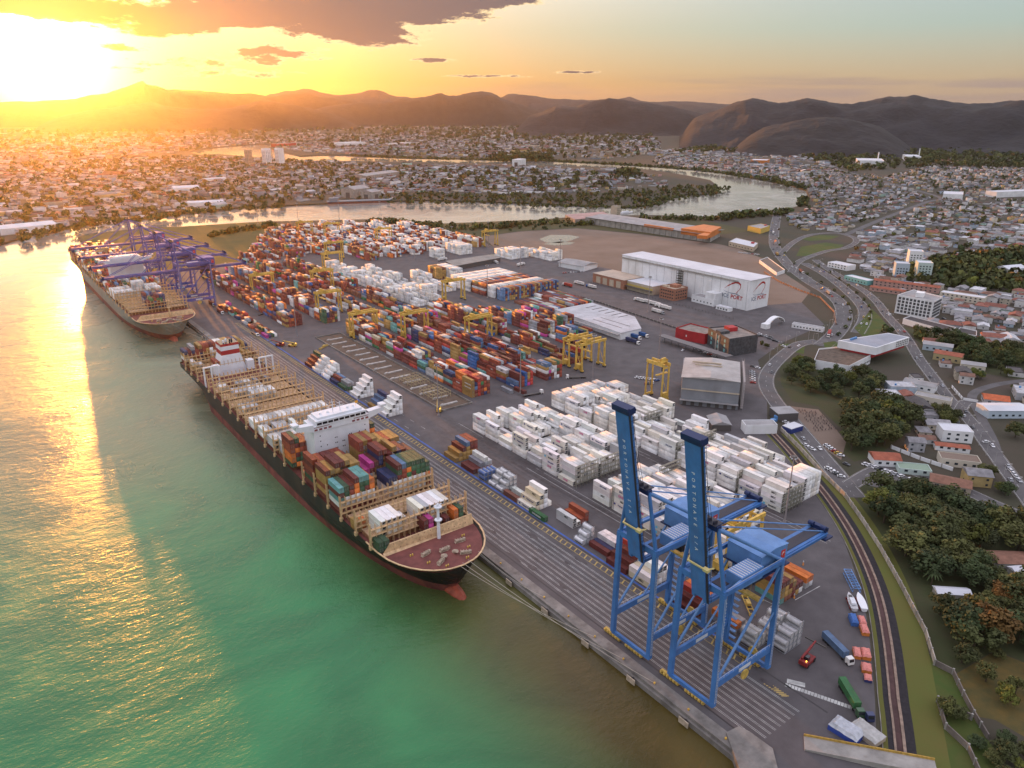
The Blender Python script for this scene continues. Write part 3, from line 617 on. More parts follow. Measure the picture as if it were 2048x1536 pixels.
    for xx,yy,hh in ((-3,4,1.6),(-1,5,2),(1.5,4,1.8),(3.4,6,1.5),(0,8,1.7)): MB().cyl((xx,fy+yy,tz-.6),(xx,fy+yy,tz-.6+hh),.6,.55,10).build('exhaust_pipe',[mat('soot black',(.02,.02,.02),.8) if xx>0 else SHIPW],fo)
    if near:
        for sg in (-1,1):
            w=MB()
            for xx in (.6,5.4,10): w.box(sg*(h-xx)-.45,sg*(h-xx)+.45,fy-17,fy-16,zd,zd+13.4)
            w.box(*sorted((sg*(h-.2),sg*(h-10.4))),fy-17,fy-16,zd+13.4,zd+14.2); w.build('casing_frame',SHIPW,s)
            MB().box(*sorted((sg*9.4,sg*14)),fy-5,fy+1,zd+3,zd+9.5).build('vent_house',SHIPW,s)
    # forecastle
    w=half(26,zd+1)-1.2; bw=MB(); n=24
    bw.add([(-w,26,zd),(w,26,zd),(w,27.5,zhat+2.0),(-w+3.6,27.5,zhat+2.0),(-w,27.2,zd+1.0)],[(0,1,2,3,4)]); bw.add([(-w,27.4,zd),(w,27.4,zd),(w,28,zhat+2.0),(-w+3.6,28,zhat+2.0)],[(3,2,1,0)]); bw.add([(-w+3.6,27.5,zhat+2.0),(w,27.5,zhat+2.0),(w,28,zhat+2.0),(-w+3.6,28,zhat+2.0)],[(0,1,2,3)])
    bo=bw.build('breakwater',BUFF,s)
    for i in range(26): 
        xx=-w+5+(i%13)*(2*w-9)/12; zz=zd+1.7+(i//13)*2.2; MB().box(xx-.16,xx+.16,26+(zz-zd)*.21-.04,26+(zz-zd)*.21+.05,zz,zz+.32).build('breakwater_hole',MAROON,bo)
    fm=MB(); fm.cyl((3.6,25,zd),(3.6,25,zd+9),.85,.7,8); fm.cyl((3.6,25,zd+9),(3.6,25,zd+17),.7,.5,8); fm.cyl((3.6,25,zd+9),(3.6,25,zd+9.4),1.7,n=10); fm.cyl((3.6,25,zd+15.4),(3.6,25,zd+15.8),1.8,n=10); fm.bar((1.6,25,zd+16.5),(5.6,25,zd+16.5),.3)
    fm.build('foremast',SHIPW if near else BUFF,s)
    for xx,yy,rz in ((-6,8,.5),(6,8,-.5),(-8,17,.2),(9,17,-.2),(0,15,0)): winch('mooring_winch',s,xx,yy,zd,rz)
    for xx,yy in ((-2.5,12),(3,12)): MB().cyl((xx,yy,zd),(xx,yy-2.5,zd+1.6),1.0,.8,10).build('windlass',mat('winch buff',(.5,.4,.3),.6),s)
    bt=mat('bitt yellow',(.62,.42,.08),.6)
    for xx,yy in ((-10,11),(10,11),(-5,4.5),(5,4.5),(-13,20),(13,20)):
        MB().cyl((xx-.5,yy,zd),(xx-.5,yy,zd+.8),.3,n=8).cyl((xx+.5,yy,zd),(xx+.5,yy,zd+.8),.3,n=8).build('bitts',bt,s)
    return s
LB1=[254.4,268.8,284,298.5,313.5,328.5,354,368.5,383.5,398.5,415,430.5,445,460.5,477,490.5,517,533,547.5]
B1=[(255.6,268.0),(270.2,282.9),(285.2,297.4),(299.8,312.3),(314.8,327.3),(346.5,353),(355.2,367.3),(369.8,382.3),(384.8,397.3),(400,412.6),(416.4,429),(432,444),(446.4,459),(462,475.6),(478.4,490),(534.2,546.2),(548.8,561)]
SHIP1=ship('container_ship','black hulled container ship with white bridge and red banded funnel at the near berth',139.8,219.5,346,48.2,13.0,15.4,HULLB,B1,LB1,(332,345.5,15.2,43.0),517)
LB2=[735+15*i for i in range(24) if i not in (8,9,20)]
B2=[(736.3+15*i,748.3+15*i) for i in range(23) if i not in (8,9,19,20)]
SHIP2=ship('container_ship','grey hulled container ship under blue gantry cranes at the far berth',139.5,683,398,51,13.0,15.4,HULLG,B2,LB2,(858,872,16,46),1000,near=False)
def ropes():
    m=mat('mooring rope',(.45,.40,.33),.9)
    for i,(a,b) in enumerate((((140,220.5,14.5),(164.6,151,.5)),((143,220.8,14.5),(164.6,136,.5)),((138,220.2,14.3),(164.6,166,.5)),((150,223.5,14.5),(164.6,197,.5)),((137,684,14.5),(164.6,640,.5)),((145,684,14.5),(164.6,630,.5)))):
        a=Vector(a); b=Vector(b); mb=MB(); pr=a
        for k in range(1,11):
            t=k/10; q=a.lerp(b,t); q.z-=3.4*4*t*(1-t)*.6; mb.cyl(pr,q,.09,n=5,caps=False); pr=q
        o=mb.build('mooring_rope',m); tag(o,('pale mooring rope from the near ship bow to the quay' if i<4 else 'pale mooring rope from the far ship bow to the quay'),'rope','mooring ropes at the ship bows')
ropes()
# ---------------------------------------------------------------- quay cranes and yard gantries
CB=mat('crane blue',(.065,.19,.47),.5,nz=(.15,.25),src='world',streak=(.25,(.10,.08,.10),.35)); CB2=mat('crane blue light',(.13,.27,.54),.5,nz=(.2,.2),src='world'); CBD=mat('crane dark blue',(.015,.03,.10),.5); CP=mat('crane violet blue',(.10,.11,.36),.55,nz=(.15,.3),src='world')
YEL=mat('bogie yellow',(.62,.42,.10),.55,nz=(.6,.4),src='world',streak=(.5,(.2,.1,.03),.5)); STEELD=mat('dark machinery',(.03,.03,.045),.5); LET=mat('white lettering',(.75,.78,.8),.6); REDS=mat('sign red',(.55,.05,.04),.6); SILV=mat('plate white',(.6,.62,.65),.5)
def sts(loc,label,raised,yc=9.25,blue=CB,blue2=CB2):
    """x across the quay from the sea rail, y along it, both measured from the crane's own centre on the sea rail"""
    s=empty('quay_crane',loc); tag(s,label,'crane','ship to shore cranes on the quay rails'); G=30.4; zt=46.5
    def leg(x,y,dx=0,w=1.5):
        MB().bar((x,y,2.4),(x+dx,y*.93,zt),w,w*1.15,0).build('leg',blue,s)
    for y in (-yc,yc): leg(0,y); leg(G,y)
    for x in (0,G):
        MB().box(x-.55,x+.55,-yc-.3,yc+.3,1.7,3.1).build('sill_beam',blue,s)
        MB().box(x-.6,x+.6,-yc*.93-.7,yc*.93+.7,zt-1.2,zt+.9).build('top_beam',blue,s)
        for sg in (-1,1):
            b=MB(); 
            for k in range(6): yy=sg*(yc-3.6)+k*1.45*1.0; b.box(x-.75,x+.75,yy-.55,yy+.55,.5,1.6); b.cyl((x-.3,yy,.42),(x+.3,yy,.42),.42,n=10,m=1); b.cyl((x-1.0,yy,1.2),(x-.6,yy,1.5),.4,.3,8)
            b.box(x-.5,x+.5,sg*(yc-3.6)-.4,sg*(yc-3.6)+7.6,1.4,1.9)
            b.build('wheel_bogie',[YEL,STEELD],s)
    for sg in (-1,1):
        y=sg*yc; pb=MB().box(.7,G-.7,y-.5,y+.5,9.6,12.2).build('portal_beam',blue,s)
        MB().box(.7,G-.7,y*.96-.5,y*.96+.5,zt-.9,zt+.7).build('cross_beam',blue,s)
        MB().box(G*.5-3.2,G*.5+3.2,y-.58,y-.52,10.2,11.6).build('name_plate',SILV,pb)
        MB().bar((.6,y,12),(G-.8,y*.94,zt-2),.7).build('brace',blue2,s); MB().bar((G-.5,y*.97,26),(G*.52,y,12),.5).build('brace',blue2,s)
        MB().cyl((.2,y*.9,zt+.5),(-1.0,y*.5,68.5),.75,.65,10).build('mast_post',blue,s)
        MB().cyl((-.8,y*.5,68),(G,y*.9,zt+.3),.62,n=10).build('back_stay',blue2,s)
        MB().bar((2,y*.93,zt),(16,y*.8,zt+1),.6).build('brace',blue2,s)
    MB().box(-2,0,-5,5,67.6,69.4).build('mast_head',CBD,s); sh=MB()
    for yy in (-3.4,-1.1,1.1,3.4): sh.cyl((-1.2,yy-.3,70),(-1.2,yy+.3,70),.9,n=12)
    sh.box(-2.6,1.4,-4.6,4.6,69.4,69.7); sh.build('sheave',STEELD,s)
    # landward girder, machinery house, trolley
    gm=MB()
    for yy in (-2.7,2.7): gm.box(0,68.5,yy-.55,yy+.55,39.2,41.4)
    for k in range(18): gm.box(2+k*3.8,2.3+k*3.8,-2.2,2.2,39.6,40.2)
    gm.box(0,68,-3.9,-3.3,40.9,41.1); gm.box(0,68,3.3,3.9,40.9,41.1); g=gm.build('boom_girder',[blue],s)
    wk=MB(); wk.box(8,66,-2.1,2.1,41.3,41.55); wk.build('rope_deck',STEELD,g)
    for yy in (-2.7,2.7): MB().cyl((-.5,yy*1.1,68.3),(66.5,yy,41.8),.26,n=8).build('fore_stay',blue2,s)
    e=MB(); e.box(65.5,70.5,-4.6,4.6,38.6,39.2); e.box(66.5,68.5,-3.5,3.5,41.4,43); e.cyl((66.5,-3.5,43),(66.5,-1.5,43),.9,n=10); e.cyl((66.5,1.5,43),(66.5,3.5,43),.9,n=10)
    e.build('girder_end_platform',CBD,s)
    mh=MB(); x0=21.5; mh.box(x0,x0+14.5,-6.8,6.8,43.4,50.4,0); mh.add([(x0-.3,-7.1,50.4),(x0+14.8,-7.1,50.4),(x0+14.8,7.1,50.4),(x0-.3,7.1,50.4),(x0+7.2,-7.1,51.3),(x0+7.2,7.1,51.3)],[(0,1,4),(3,5,2),(0,4,5,3),(1,2,5,4)],0)
    mh.box(x0-.4,x0+15,-8.3,8.3,42.9,43.35,1); h=mh.build('machinery_house',[blue2,CBD],s)
    lg=MB().box(x0+11.2,x0+13.6,-6.88,-6.82,45.2,48.6).build('logo_panel',REDS,h); cv=MB()
    pr=None
    for k in range(9):
        a=math.pi*(.95-.72*k/8); q=(x0+12.5+math.cos(a)*.85,-6.95,46.6+math.sin(a)*1.15)
        if pr: cv.bar(pr,q,.22,.05)
        pr=q
    cv.build('logo_mark',LET,lg)
    eb=MB(); eb.box(9.5,21,-8.2,-2,43.5,47.9,0)
    for k in range(9): eb.box(10+k*1.25,10.35+k*1.25,-7.9,-2.2,47.9,48.05,1)
    eb.build('electrical_house',[blue2,SILV],s)
    tr=MB(); tr.box(24,31,-3.4,3.4,36.6,39.1); tr.box(22.5,24.5,-1.6,1.6,34.2,36.8,0); tr.box(22.3,22.5,-1.4,1.4,34.6,36.4,1)
    tr.build('trolley',[STEELD,DARKW],s)
    sp=MB(); sp.box(25,27.4,-6,6,30.2,30.9,0)
    for yy in (-1.4,1.4): sp.cyl((26,yy,30.9),(26,yy,36.6),.05,n=4)
    sp.build('spreader',[YEL],s)
    st=MB()
    for k in range(15): st.box(G+.9,G+2.2,yc-3+(k%2)*.2,yc+1.5,4+k*2.8,4.15+k*2.8); st.bar((G+1.0,yc-3,4.1+k*2.8),(G+1.0,yc+1.5,6.8+k*2.8),.12); 
    st.build('stair_tower',blue2,s)
    for x,y in ((0,-yc),(G,-yc),(0,yc),(G,yc)):
        ld=MB(); sy=-1 if y<0 else 1
        for k in range(34): ld.box(x-.3,x+.3,y*.985+sy*.95,y*.985+sy*1.0,4+k*1.2,4.08+k*1.2)
        for e in (-.32,.32): ld.bar((x+e,y+sy*.95,4),(x+e,y*.94+sy*.95,45),.08)
        ld.build('leg_ladder',SILV,s)
    cr_=MB(); cr_.cyl((G*.5,-yc-1.1,8),(G*.5,-yc-.6,8),1.9,n=18); cr_.cyl((G+1.2,-2,3.6),(G+1.7,-2,3.6),2.0,n=18); cr_.build('cable_reel',YEL,s)
    hr=MB()
    for sy in (-1,1):
        y=sy*yc; hr.bar((1,y+sy*.45,13.2),(G-1,y+sy*.45,13.2),.08); hr.bar((1,y*.96+sy*.45,zt+1.7),(G-1,y*.96+sy*.45,zt+1.7),.08)
        for k in range(12): hr.box(1.4+k*2.5,1.48+k*2.5,y+sy*.45-.04,y+sy*.45+.04,12.2,13.2)
    hr.build('handrail',SILV,s)
    # boom
    ang=math.radians(100.5) if raised else math.radians(180); L=60 if raised else 66
    b=empty('boom',(0,0,0)); b.parent=s; KIDS[s.name].append(b); b.location=(.2,0,40.3); b.rotation_euler=(0,math.radians(79.6) if raised else 0,0)
    # local boom runs along -x from the hinge
    bm=MB()
    for yy in (-2.3,2.3): bm.box(-L,0,yy-.55,yy+.55,-1.1,1.1)
    bm.box(-L,-.5,-1.75,1.75,.62,1.0) if raised else None
    for k in range(int(L/4)): bm.box(-L+k*4,-L+k*4+.35,-1.75,1.75,-.6,.2)
    bb=bm.build('boom_beams',blue,b)
    rl=MB()
    for yy in ((-3.6,) if raised else (-3.5,3.5)):
        rl.box(-L,0,yy-.45,yy+.45,-1.05,-.95)
        for k in range(int(L/2.4)): rl.box(-L+k*2.4,-L+k*2.4+.1,yy-.5,yy-.4,-1,.25)
        rl.box(-L,0,yy-.5,yy-.42,.2,.3)
    rl.build('walkway',STEELD,b)
    en=MB(); en.box(-L-1.8,-L+.4,-3.9,3.9,-1.5,1.5); en.box(-L-2.6,-L-1.4,-4.3,1.5,-2.4,-1.4); en.cyl((-L,-3,1.9),(-L,-1,1.9),.8,n=10); en.cyl((-L,1,1.9),(-L,3,1.9),.8,n=10); en.build('boom_tip',CBD,b)
    if raised:
        word='PORTONAVE S/A'; n=len(word); xs0,xs1=-49,-20.5
        face=MB().box(-L+.5,-1,-1.78,1.78,-1.12,-1.02).build('boom_web',blue,b)
        for i,ch in enumerate(word):
            if ch==' ': continue
            t=text(ch,1.75,LET,face,(xs0+(xs1-xs0)*i/(n-1),0,-1.2),(0,0,0)); 
            t.rotation_euler=(math.pi,0,0)
        ct=MB(); ct.bar((-15.4,-4.5,-2.4),(-15.4,2.8,-2.4),.5); ct.bar((-15.4,2.6,-2.4),(-15.4,4.4,1.6),.4); ct.bar((-15.4,-4.5,-2.4),(-14.6,-5.2,.6),.5); ct.box(-15.9,-14.9,-5.6,-3.6,-2.9,-1.5); ct.build('boom_catwalk',mat('catwalk yellow',(.62,.52,.22),.6),b)
        for yy in (-2.2,-1.2,1.2,2.2): 
            pa=Vector((-1.2,yy,69.8)); 
            MB().cyl(pa,(1.6-L*.96*math.cos(R(79.6)),yy,40.3+L*.96*math.sin(R(79.6))),.07,n=5).build('boom_rope',STEELD,s)
        hk=MB()
        for yy in (2.4,5): hk.bar((1.6,yy,47),(1.0,yy,67.6),.45)
        for k in range(6): hk.bar((1.5,2.4,48+k*3.3),(1.4,5,50.2+k*3.3),.25); hk.bar((1.5,5,48+k*3.3),(1.4,2.4,51.3+k*3.3),.2)
        hk.build('ladder_tower',blue,s)
    else:
        for yy in (-2.3,2.3):
            MB().cyl((-1,yy,68.6),(-L*.93,yy,41.6),.3,n=6).build('fore_stay',blue2,s); MB().cyl((-1,yy,68.6),(-L*.46,yy,41.6),.3,n=6).build('fore_stay',blue2,s)
    return s
CR_B=sts((170.7,125,0),'near blue quay crane with raised boom, closest to the quay corner',True)
CR_A=sts((170.7,153.8,0),'blue quay crane with raised boom beside the ship bow side of its twin',True)
for y,lab in ((783,'violet blue quay crane with lowered boom nearest the bow of the far ship'),(850,'second violet blue crane with lowered boom over the far ship'),(917,'third violet blue crane with lowered boom over the far ship'),(985,'farthest violet blue crane with lowered boom over the far ship')):
    sts((170.7,y,0),lab,False,blue=CP,blue2=CP)
RY=mat('gantry yellow',(.70,.46,.10),.55,nz=(.3,.35),src='world',streak=(.4,(.22,.10,.03),.5))
def rtg():
    s=empty('yard_gantry'); S=23.6; w=3.6; zt=21
    for x in (0,S):
        for y in (-w,w):
            l=MB().bar((x,y,2.0),(x,y*.82,zt),1.05,1.2).build('leg',RY,s)
            wb=MB(); wb.box(x-.6,x+.6,y-1.5,y+1.5,1.0,2.2,0)
            for yy in (-1,1): wb.cyl((x-.45,y+yy,.75),(x+.45,y+yy,.75),.75,n=12,m=1)
            wb.build('wheel_set',[RY,STEELD],l)
        MB().box(x-.5,x+.5,-w,w,1.9,2.9).build('sill_beam',RY,s); MB().box(x-.4,x+.4,-w*.82,w*.82,zt-.6,zt+.4).build('head_beam',RY,s)
        MB().bar((x,-w,3),(x,w*.86,zt*.7),.3).build('brace',RY,s)
    for y in (-w*.8,w*.8): MB().box(-1.5,S+1.5,y-.55,y+.55,zt+.4,zt+2.3).build('girder',RY,s)
    pw=MB(); pw.box(-1.6,1.6,-2.4,2.4,3.0,6.2); pw.build('power_pack',RY,s)
    t=MB(); t.box(3,9,-3.4,3.4,zt+2.35,zt+3.0,0); t.box(4,6,-2.2,2.2,zt+3,zt+5,0); t.cyl((7.4,-2,zt+3.6),(7.4,2,zt+3.6),.6,n=10); t.box(3.4,5,-1.4,1.4,zt-2.6,zt-.4,1); t.box(3,9,-3.6,-3.4,zt+3,zt+4.0,0)
    t.build('trolley',[RY,DARKW],s)
    sp=MB(); sp.box(5,7.4,-6,6,16.2,16.8)
    for yy in (-1.3,1.3): sp.cyl((6.2,yy,16.8),(6.2,yy,zt+.4),.06,n=4)
    sp.build('spreader',RY,s)
    return s
def gantries():
    p=rtg(); first=True
    spots=[(365.4,401,0,'yellow yard gantry standing empty at the end of the coloured rows'),(365.4,416,0,'yellow yard gantry parked close behind the empty gantry'),(369,317,1,'narrow yellow gantry crane standing beside the grey corrugated warehouse'),
      (264.6,588,0,'yellow yard gantry over the row beside the building pit'),(301,561,0,'yellow yard gantry over second coloured row, mid yard'),(337.5,514,0,'yellow yard gantry over coloured row in front of the flat grey warehouse'),(399.5,651,0,'yellow yard gantry over the end of the white container rows')]
    def by(px,py,z=24): v=P(px,py,z); return v.x,v.y
    for (px,py),lab in (((500,548),'yellow yard gantry over the row behind the quay crane legs'),((622,540),'yellow yard gantry over far coloured rows, upper middle'),((632,583),'yellow yard gantry over rows behind the light mast'),((645,505),'yellow gantry in the pair behind the far light mast'),((650,484),'farther gantry of the pair behind the light mast'),((648,446),'far yellow gantry at the river end of the yard'),((752,456),'far yellow gantry right of the river end'),((594,443),'farthest yellow gantry near the field edge')):
        x,y=by(px,py); spots.append((x,y,0,lab))
    spots.append((627,906,0,'yellow yard gantry standing alone by the bank scrub')); spots.append((236,165,0,'yellow yard gantry behind the machinery house of the near cranes'))
    for x,y,r,lab in spots:
        o=p if first else dup(p); first=False; o.location=(x,y,0); o.rotation_euler=(0,0,math.pi/2 if r else 0); tag(o,lab,'gantry crane','yellow gantries over the container rows')
        if r: o.scale=(.62,.9,1.22)
gantries()
# ---------------------------------------------------------------- containers
CLR={'maroon':(.16,.035,.028),'rust red':(.30,.065,.035),'brown':(.20,.075,.045),'ochre':(.42,.25,.075),'pale grey':(.50,.50,.50),'white':(.80,.78,.75),'navy':(.035,.045,.12),'blue':(.035,.12,.33),'steel blue':(.12,.20,.34),'green':(.045,.17,.06),'dark green':(.05,.11,.055),'orange':(.75,.20,.04),'magenta':(.55,.06,.28),'teal':(.16,.40,.37),'red':(.45,.05,.035),'cream':(.62,.53,.38),'grey':(.32,.33,.35),'warm white':(.76,.71,.63)}
PALC=['maroon']*7+['rust red']*6+['brown']*4+['ochre']*4+['pale grey']*4+['navy']*2+['steel blue']*2+['green','dark green','orange','magenta','teal','red','red','white','white','cream','blue','grey']
PALW=['white']*9+['warm white']*5+['pale grey']*2
PALR=['maroon']*8+['rust red']*8+['brown']*3+['orange','ochre','navy','pale grey','white','steel blue']
CONTM=mat('container paint',(1,1,1),.6,nz=(.35,.3),src='obj',streak=(.55,(.13,.075,.05),.32),stripes=(1,22,.55)); CONTD=mat('container dark steel',(.05,.045,.045),.7)  # CONTD is one even dark steel colour
REEFM=mat('reefer paint',(1,1,1),.45,nz=(.3,.16),src='obj',streak=(.5,(.40,.32,.24),.25),stripes=(1,9,.16)); DOORM=mat('door paint',(1,1,1),.6,nz=(.5,.3),src='obj',streak=(.6,(.15,.09,.06),.4),stripes=(0,9,.4)); BARM=mat('locking bar steel',(.30,.29,.28),.5); UNITM=mat('cooling unit white',(.45,.45,.44),.6,nz=(1,.3)); FAN=mat('fan grille',(.02,.02,.022),.6)
def cont_mesh(L,W=2.44,Hh=2.59,ref=False):
    mb=MB(); l=L/2; w=W/2; i=.07
    mb.box(-w+i,w-i,-l+i,l-i,.08,Hh-.03,0)
    for x in (-w,w-.16):
        for y in (-l,l-.16): mb.box(x,x+.16,y,y+.16,0,Hh,0)
        mb.box(x,x+.16,-l+.16,l-.16,Hh-.16,Hh-.004,0); mb.box(x,x+.16,-l+.16,l-.16,0,.2,0)
    for y in (-l,l-.16): mb.box(-w+.16,w-.16,y,y+.16,Hh-.16,Hh-.004,0); mb.box(-w+.16,w-.16,y,y+.16,0,.2,0)
    return mb.mesh('container_shell',[REEFM if ref else CONTM])
def door_mesh(W=2.44,Hh=2.59):
    mb=MB(); w=W/2-.2
    mb.box(-w,-.02,-.05,.04,.22,Hh-.2,0); mb.box(.02,w,-.05,.04,.22,Hh-.2,0)
    for x in (-w*.72,-w*.3,w*.3,w*.72): mb.box(x-.035,x+.035,-.10,-.05,.24,Hh-.22,1)
    for x in (-w*.5,w*.5): mb.box(x-.3,x+.3,-.11,-.05,1.05,1.15,1)
    return mb.mesh('container_door',[DOORM,BARM])
def unit_mesh(W=2.44,Hh=2.59):
    mb=MB(); w=W/2-.2; mb.box(-w,w,-.04,.04,.22,Hh-.2,0); mb.cyl((-.0,-.09,Hh*.66),(0,-.03,Hh*.66),.52,n=14,m=1); mb.box(-w+.1,w-.1,-.08,-.04,.4,.85,1); mb.box(-w+.1,-.3,-.07,-.04,1.0,1.35,0); mb.box(.5,w-.1,-.08,-.04,1.6,2.1,1)
    return mb.mesh('reefer_unit',[UNITM,FAN])
ME={('dry',40):cont_mesh(12.19),('dry',20):cont_mesh(6.06),('reefer',40):cont_mesh(12.19,ref=True),('reefer',20):cont_mesh(6.06,ref=True)}; MDOOR=door_mesh(); MUNIT=unit_mesh()
SLOTS=[]   # every container: x,y centre, z base, length, kind, colour name, place text, tier
def ordw(n):
    a=['first','second','third','fourth','fifth','sixth','seventh','eighth','ninth','tenth','eleventh','twelfth','thirteenth','fourteenth','fifteenth','sixteenth','seventeenth','eighteenth','nineteenth']
    if n<=19: return a[n-1]
    t={2:'twent',3:'thirt',4:'fort',5:'fift',6:'sixt',7:'sevent',8:'eight',9:'ninet'}
    if n<100:
        if n%10==0: return t[n//10]+'ieth'
        return t[n//10]+'y-'+a[n%10-1]
    return str(n)+'th'
def tierw(k,n): return 'topmost' if k==n-1 and n>1 else ('bottom' if k==0 and n>1 else ('lone' if n==1 else ordw(k+1)+' up'))
def stack(x,y,n,kind,cols,place,L=40,z=0,logos=()):
    for k in range(n):
        c=cols[k%len(cols)] if isinstance(cols,(list,tuple)) else cols
        SLOTS.append(dict(x=x,y=y,z=z+k*2.6,L=L,k=kind,c=c,p=place,t=tierw(k,n),logo=logos[k] if k<len(logos) else None,top=k==n-1))
def block(name,x0,rows,y0,nb,pitch,kind,pal,mean,var,seed,holes=(),front=None,full=None,L=12.19):
    r=random.Random(seed); pitch_x=2.62
    for b in range(nb):
        yc=y0+b*pitch+L/2; base=max(0,min(5,int(round(r.gauss(mean,var)))));
        if b in holes: continue
        for i in range(rows):
            h=max(0,min(5,base+r.choice((-2,-1,0,0,0,0,1)))) if full is None else full
            if front and i==0 and b in front: h=front[b]
            cols=[r.choice(pal) for _ in range(5)]
            if r.random()<.35: cols=[cols[0]]*5
            lg=()
            if i==0 and kind=='reefer': lg=tuple(r.choice(('MSC','MAERSK','Hapag-Lloyd','Hapag-Lloyd','ONE','SEALAND','MSC')) if r.random()<.75 else None for _ in range(5))
            if i==0 and kind=='dry': lg=tuple(r.choice(('MSC','HAMBURG SUD','MAERSK','EVERGREEN','HAPAG-LLOYD','MSC')) if r.random()<.5 else None for _ in range(5))
            stack(x0+1.22+i*pitch_x,yc,h,kind,cols,(name,nb-b,i+1),logos=lg)
# white refrigerated rows beside the cranes (y grows away from the cranes)
RB=13.9; RY0=358.8-15*RB+1.7
block('front white block',238.3,6,RY0,15,RB,'reefer',PALW,3.4,1.0,11,holes=(7,),front={14:4,13:4,12:2,11:5,10:2,9:5,8:1,6:4,5:5,4:3})
block('second white block',256.4,6,RY0,15,RB,'reefer',PALW,3.3,1.0,12,holes=(0,1,7))
block('inner white block',274.4,5,RY0+2*RB,13,RB,'reefer',PALW,3.0,1.0,15,holes=(5,))
block('third white block',303,6,RY0+2*RB,13,RB,'reefer',PALW,4.2,.8,13,front={12:4,11:4,10:3,9:5,8:5,5:5,4:3,2:3,1:3,0:4})
block('fourth white block',321.3,6,RY0+2*RB,13,RB,'reefer',PALW,3.5,1.0,14)
block('rear white block',339.4,4,RY0+4*RB,11,RB,'reefer',PALW,3.4,1.0,16)
# coloured rows
def cb(name,x0,y0,nb,mean,var,seed,pal=PALC,kind='dry',**k): block(name,x0,6,y0,nb,12.75,kind,pal,mean,var,seed,**k)
cb('front coloured row',268,404,16,4.1,.9,21); cb('second coloured row',304,400,19,3.9,.9,22); cb('third coloured row',332,400,19,3.4,1.1,23)
cb('fourth coloured row',369,418,17,3.5,1.2,24); cb('fifth coloured row',404,450,12,2.8,1.2,25); cb('sixth coloured row',428,470,7,2.0,1.2,26)
cb('far front row',231,657,22,3.7,1.1,31,PALC+PALR); cb('far second row',265,648,24,4.0,1.0,32,PALC+PALR); cb('far third row',301,652,24,3.9,1.0,33,PALC+PALR); cb('far fourth row',337,655,23,3.6,1.1,34,PALC+PALR)
cb('far white row',366,652,18,4.0,1.0,35,PALW,'reefer'); cb('far white row behind',392,665,13,3.5,1.2,36,PALW,'reefer'); cb('far white row rear',424,690,6,3,1.2,37,PALW,'reefer')
for i in range(10):
    x0=300+i*35; ys=990 if x0<430 else 908; ye=1010+(x0-290)*1.75 if x0<425 else 1246-(max(0,x0-520))*.9
    if ye-ys>30: cb('river end row %s'%ordw(i+1),x0,ys,int((ye-ys)/12.75),3.9,1.0,40+i,PALR+(PALW*2 if i>4 else PALC),'dry')
for i in range(7): cb('river end middle row %s'%ordw(i+1),318+i*35,(1010 if 318+i*35<430 else 925),int((190 if i>2 else 20)/12.75),3.4,1.2,60+i,PALR+PALW)
block('solid wall of boxes',452,29,617,1,12.9,'dry',['ochre']*5+['rust red']*4+['navy']*4+['steel blue']*3+['brown']*3,5,0,70,full=5)
block('white wall of boxes',452,26,634,1,12.9,'reefer',PALW,5,0,71,full=5); block('rust wall of boxes',450,26,649,2,12.9,'dry',PALR,5,0,72,full=5); block('rear white wall of boxes',448,26,676,3,12.9,'reefer',PALW,5,0,73,full=5)
block('low flat field',457,11,555,4,12.6,'dry',PALC,1,0,74,full=1); block('low flat field behind',488,11,548,5,12.6,'dry',PALR+PALC,1,0,75,full=2)
block('ochre stack by the shed',455,4,752,2,12.9,'dry',['ochre','ochre','brown'],5,0,76,full=5); block('white stack by the shed',467,5,738,3,12.9,'reefer',PALW,5,0,77,full=5)
block('stepped white stack',598,12,800,3,12.6,'reefer',PALW,4.6,.6,78); block('white stacks by the tower',635,8,760,5,12.6,'reefer',PALW,3,1.3,79); block('white cube far right',562,8,870,3,12.6,'reefer',PALW,5,0,80,full=5); block('white cube far left',522,4,862,2,12.6,'reefer',PALW,5,0,81,full=5)
# small groups along the apron kerb
def steps(name,x,y,hs,cols,kind='dry',L=40,logos=None):
    for i,h in enumerate(hs): stack(x+1.22+i*2.6,y,h,kind,cols[i],(name,1,i+1),L,logos=(logos or {}).get(i,()))
steps('ochre pyramid by the bridge',203.4,331,(1,2,3,4,4,4),(['ochre'],['ochre','ochre'],['ochre','ochre','maroon'],['ochre','ochre','ochre','steel blue'],['brown','ochre','maroon','rust red'],['ochre','brown','maroon','rust red']))
steps('low pile before the pyramid',203.4,313,(1,1,2,3,2),(['maroon'],['maroon'],['maroon','grey'],['maroon','grey','white'],['maroon','white']))
steps('red and white pair by the tanks',203.4,272.4,(1,0,1,0),(['brown'],['brown'],['white'],['white']))
steps('white staircase stack',203.4,260.6,(1,2,3,4,1),(['warm white'],['cream','cream'],['warm white','cream','cream'],['white']*4,['warm white']),'reefer',logos={0:('Hapag-Lloyd',),1:(None,'Hapag-Lloyd'),2:(None,None,'MSC')})
steps('lone box on the kerb',202.4,249.6,(1,),(['green'],),logos={0:('EVERGREEN',)})
steps('white pair on the apron',209.8,237,(2,1,0,0),(['pale grey','pale grey'],['white'],['white'],['white']),'reefer',logos={0:(None,'MSC')})
steps('rust pair on the apron',216,238,(1,2),(['rust red'],['rust red','rust red']))
steps('maroon staircase by the crane',203.0,194.5,(1,2,3,4),(['maroon'],['maroon']*2,['maroon']*3,['red']*4)); steps('mixed boxes by the crane',206,209,(1,1,2,2),(['maroon'],['navy'],['white','white'],['maroon','white']))
steps('cream stack by the crane leg',204,181.5,(2,2,3,3,2),(['cream','warm white'],['warm white','cream'],['white']*3,['white']*3,['white']*2),'reefer',logos={0:('MSC',None)})
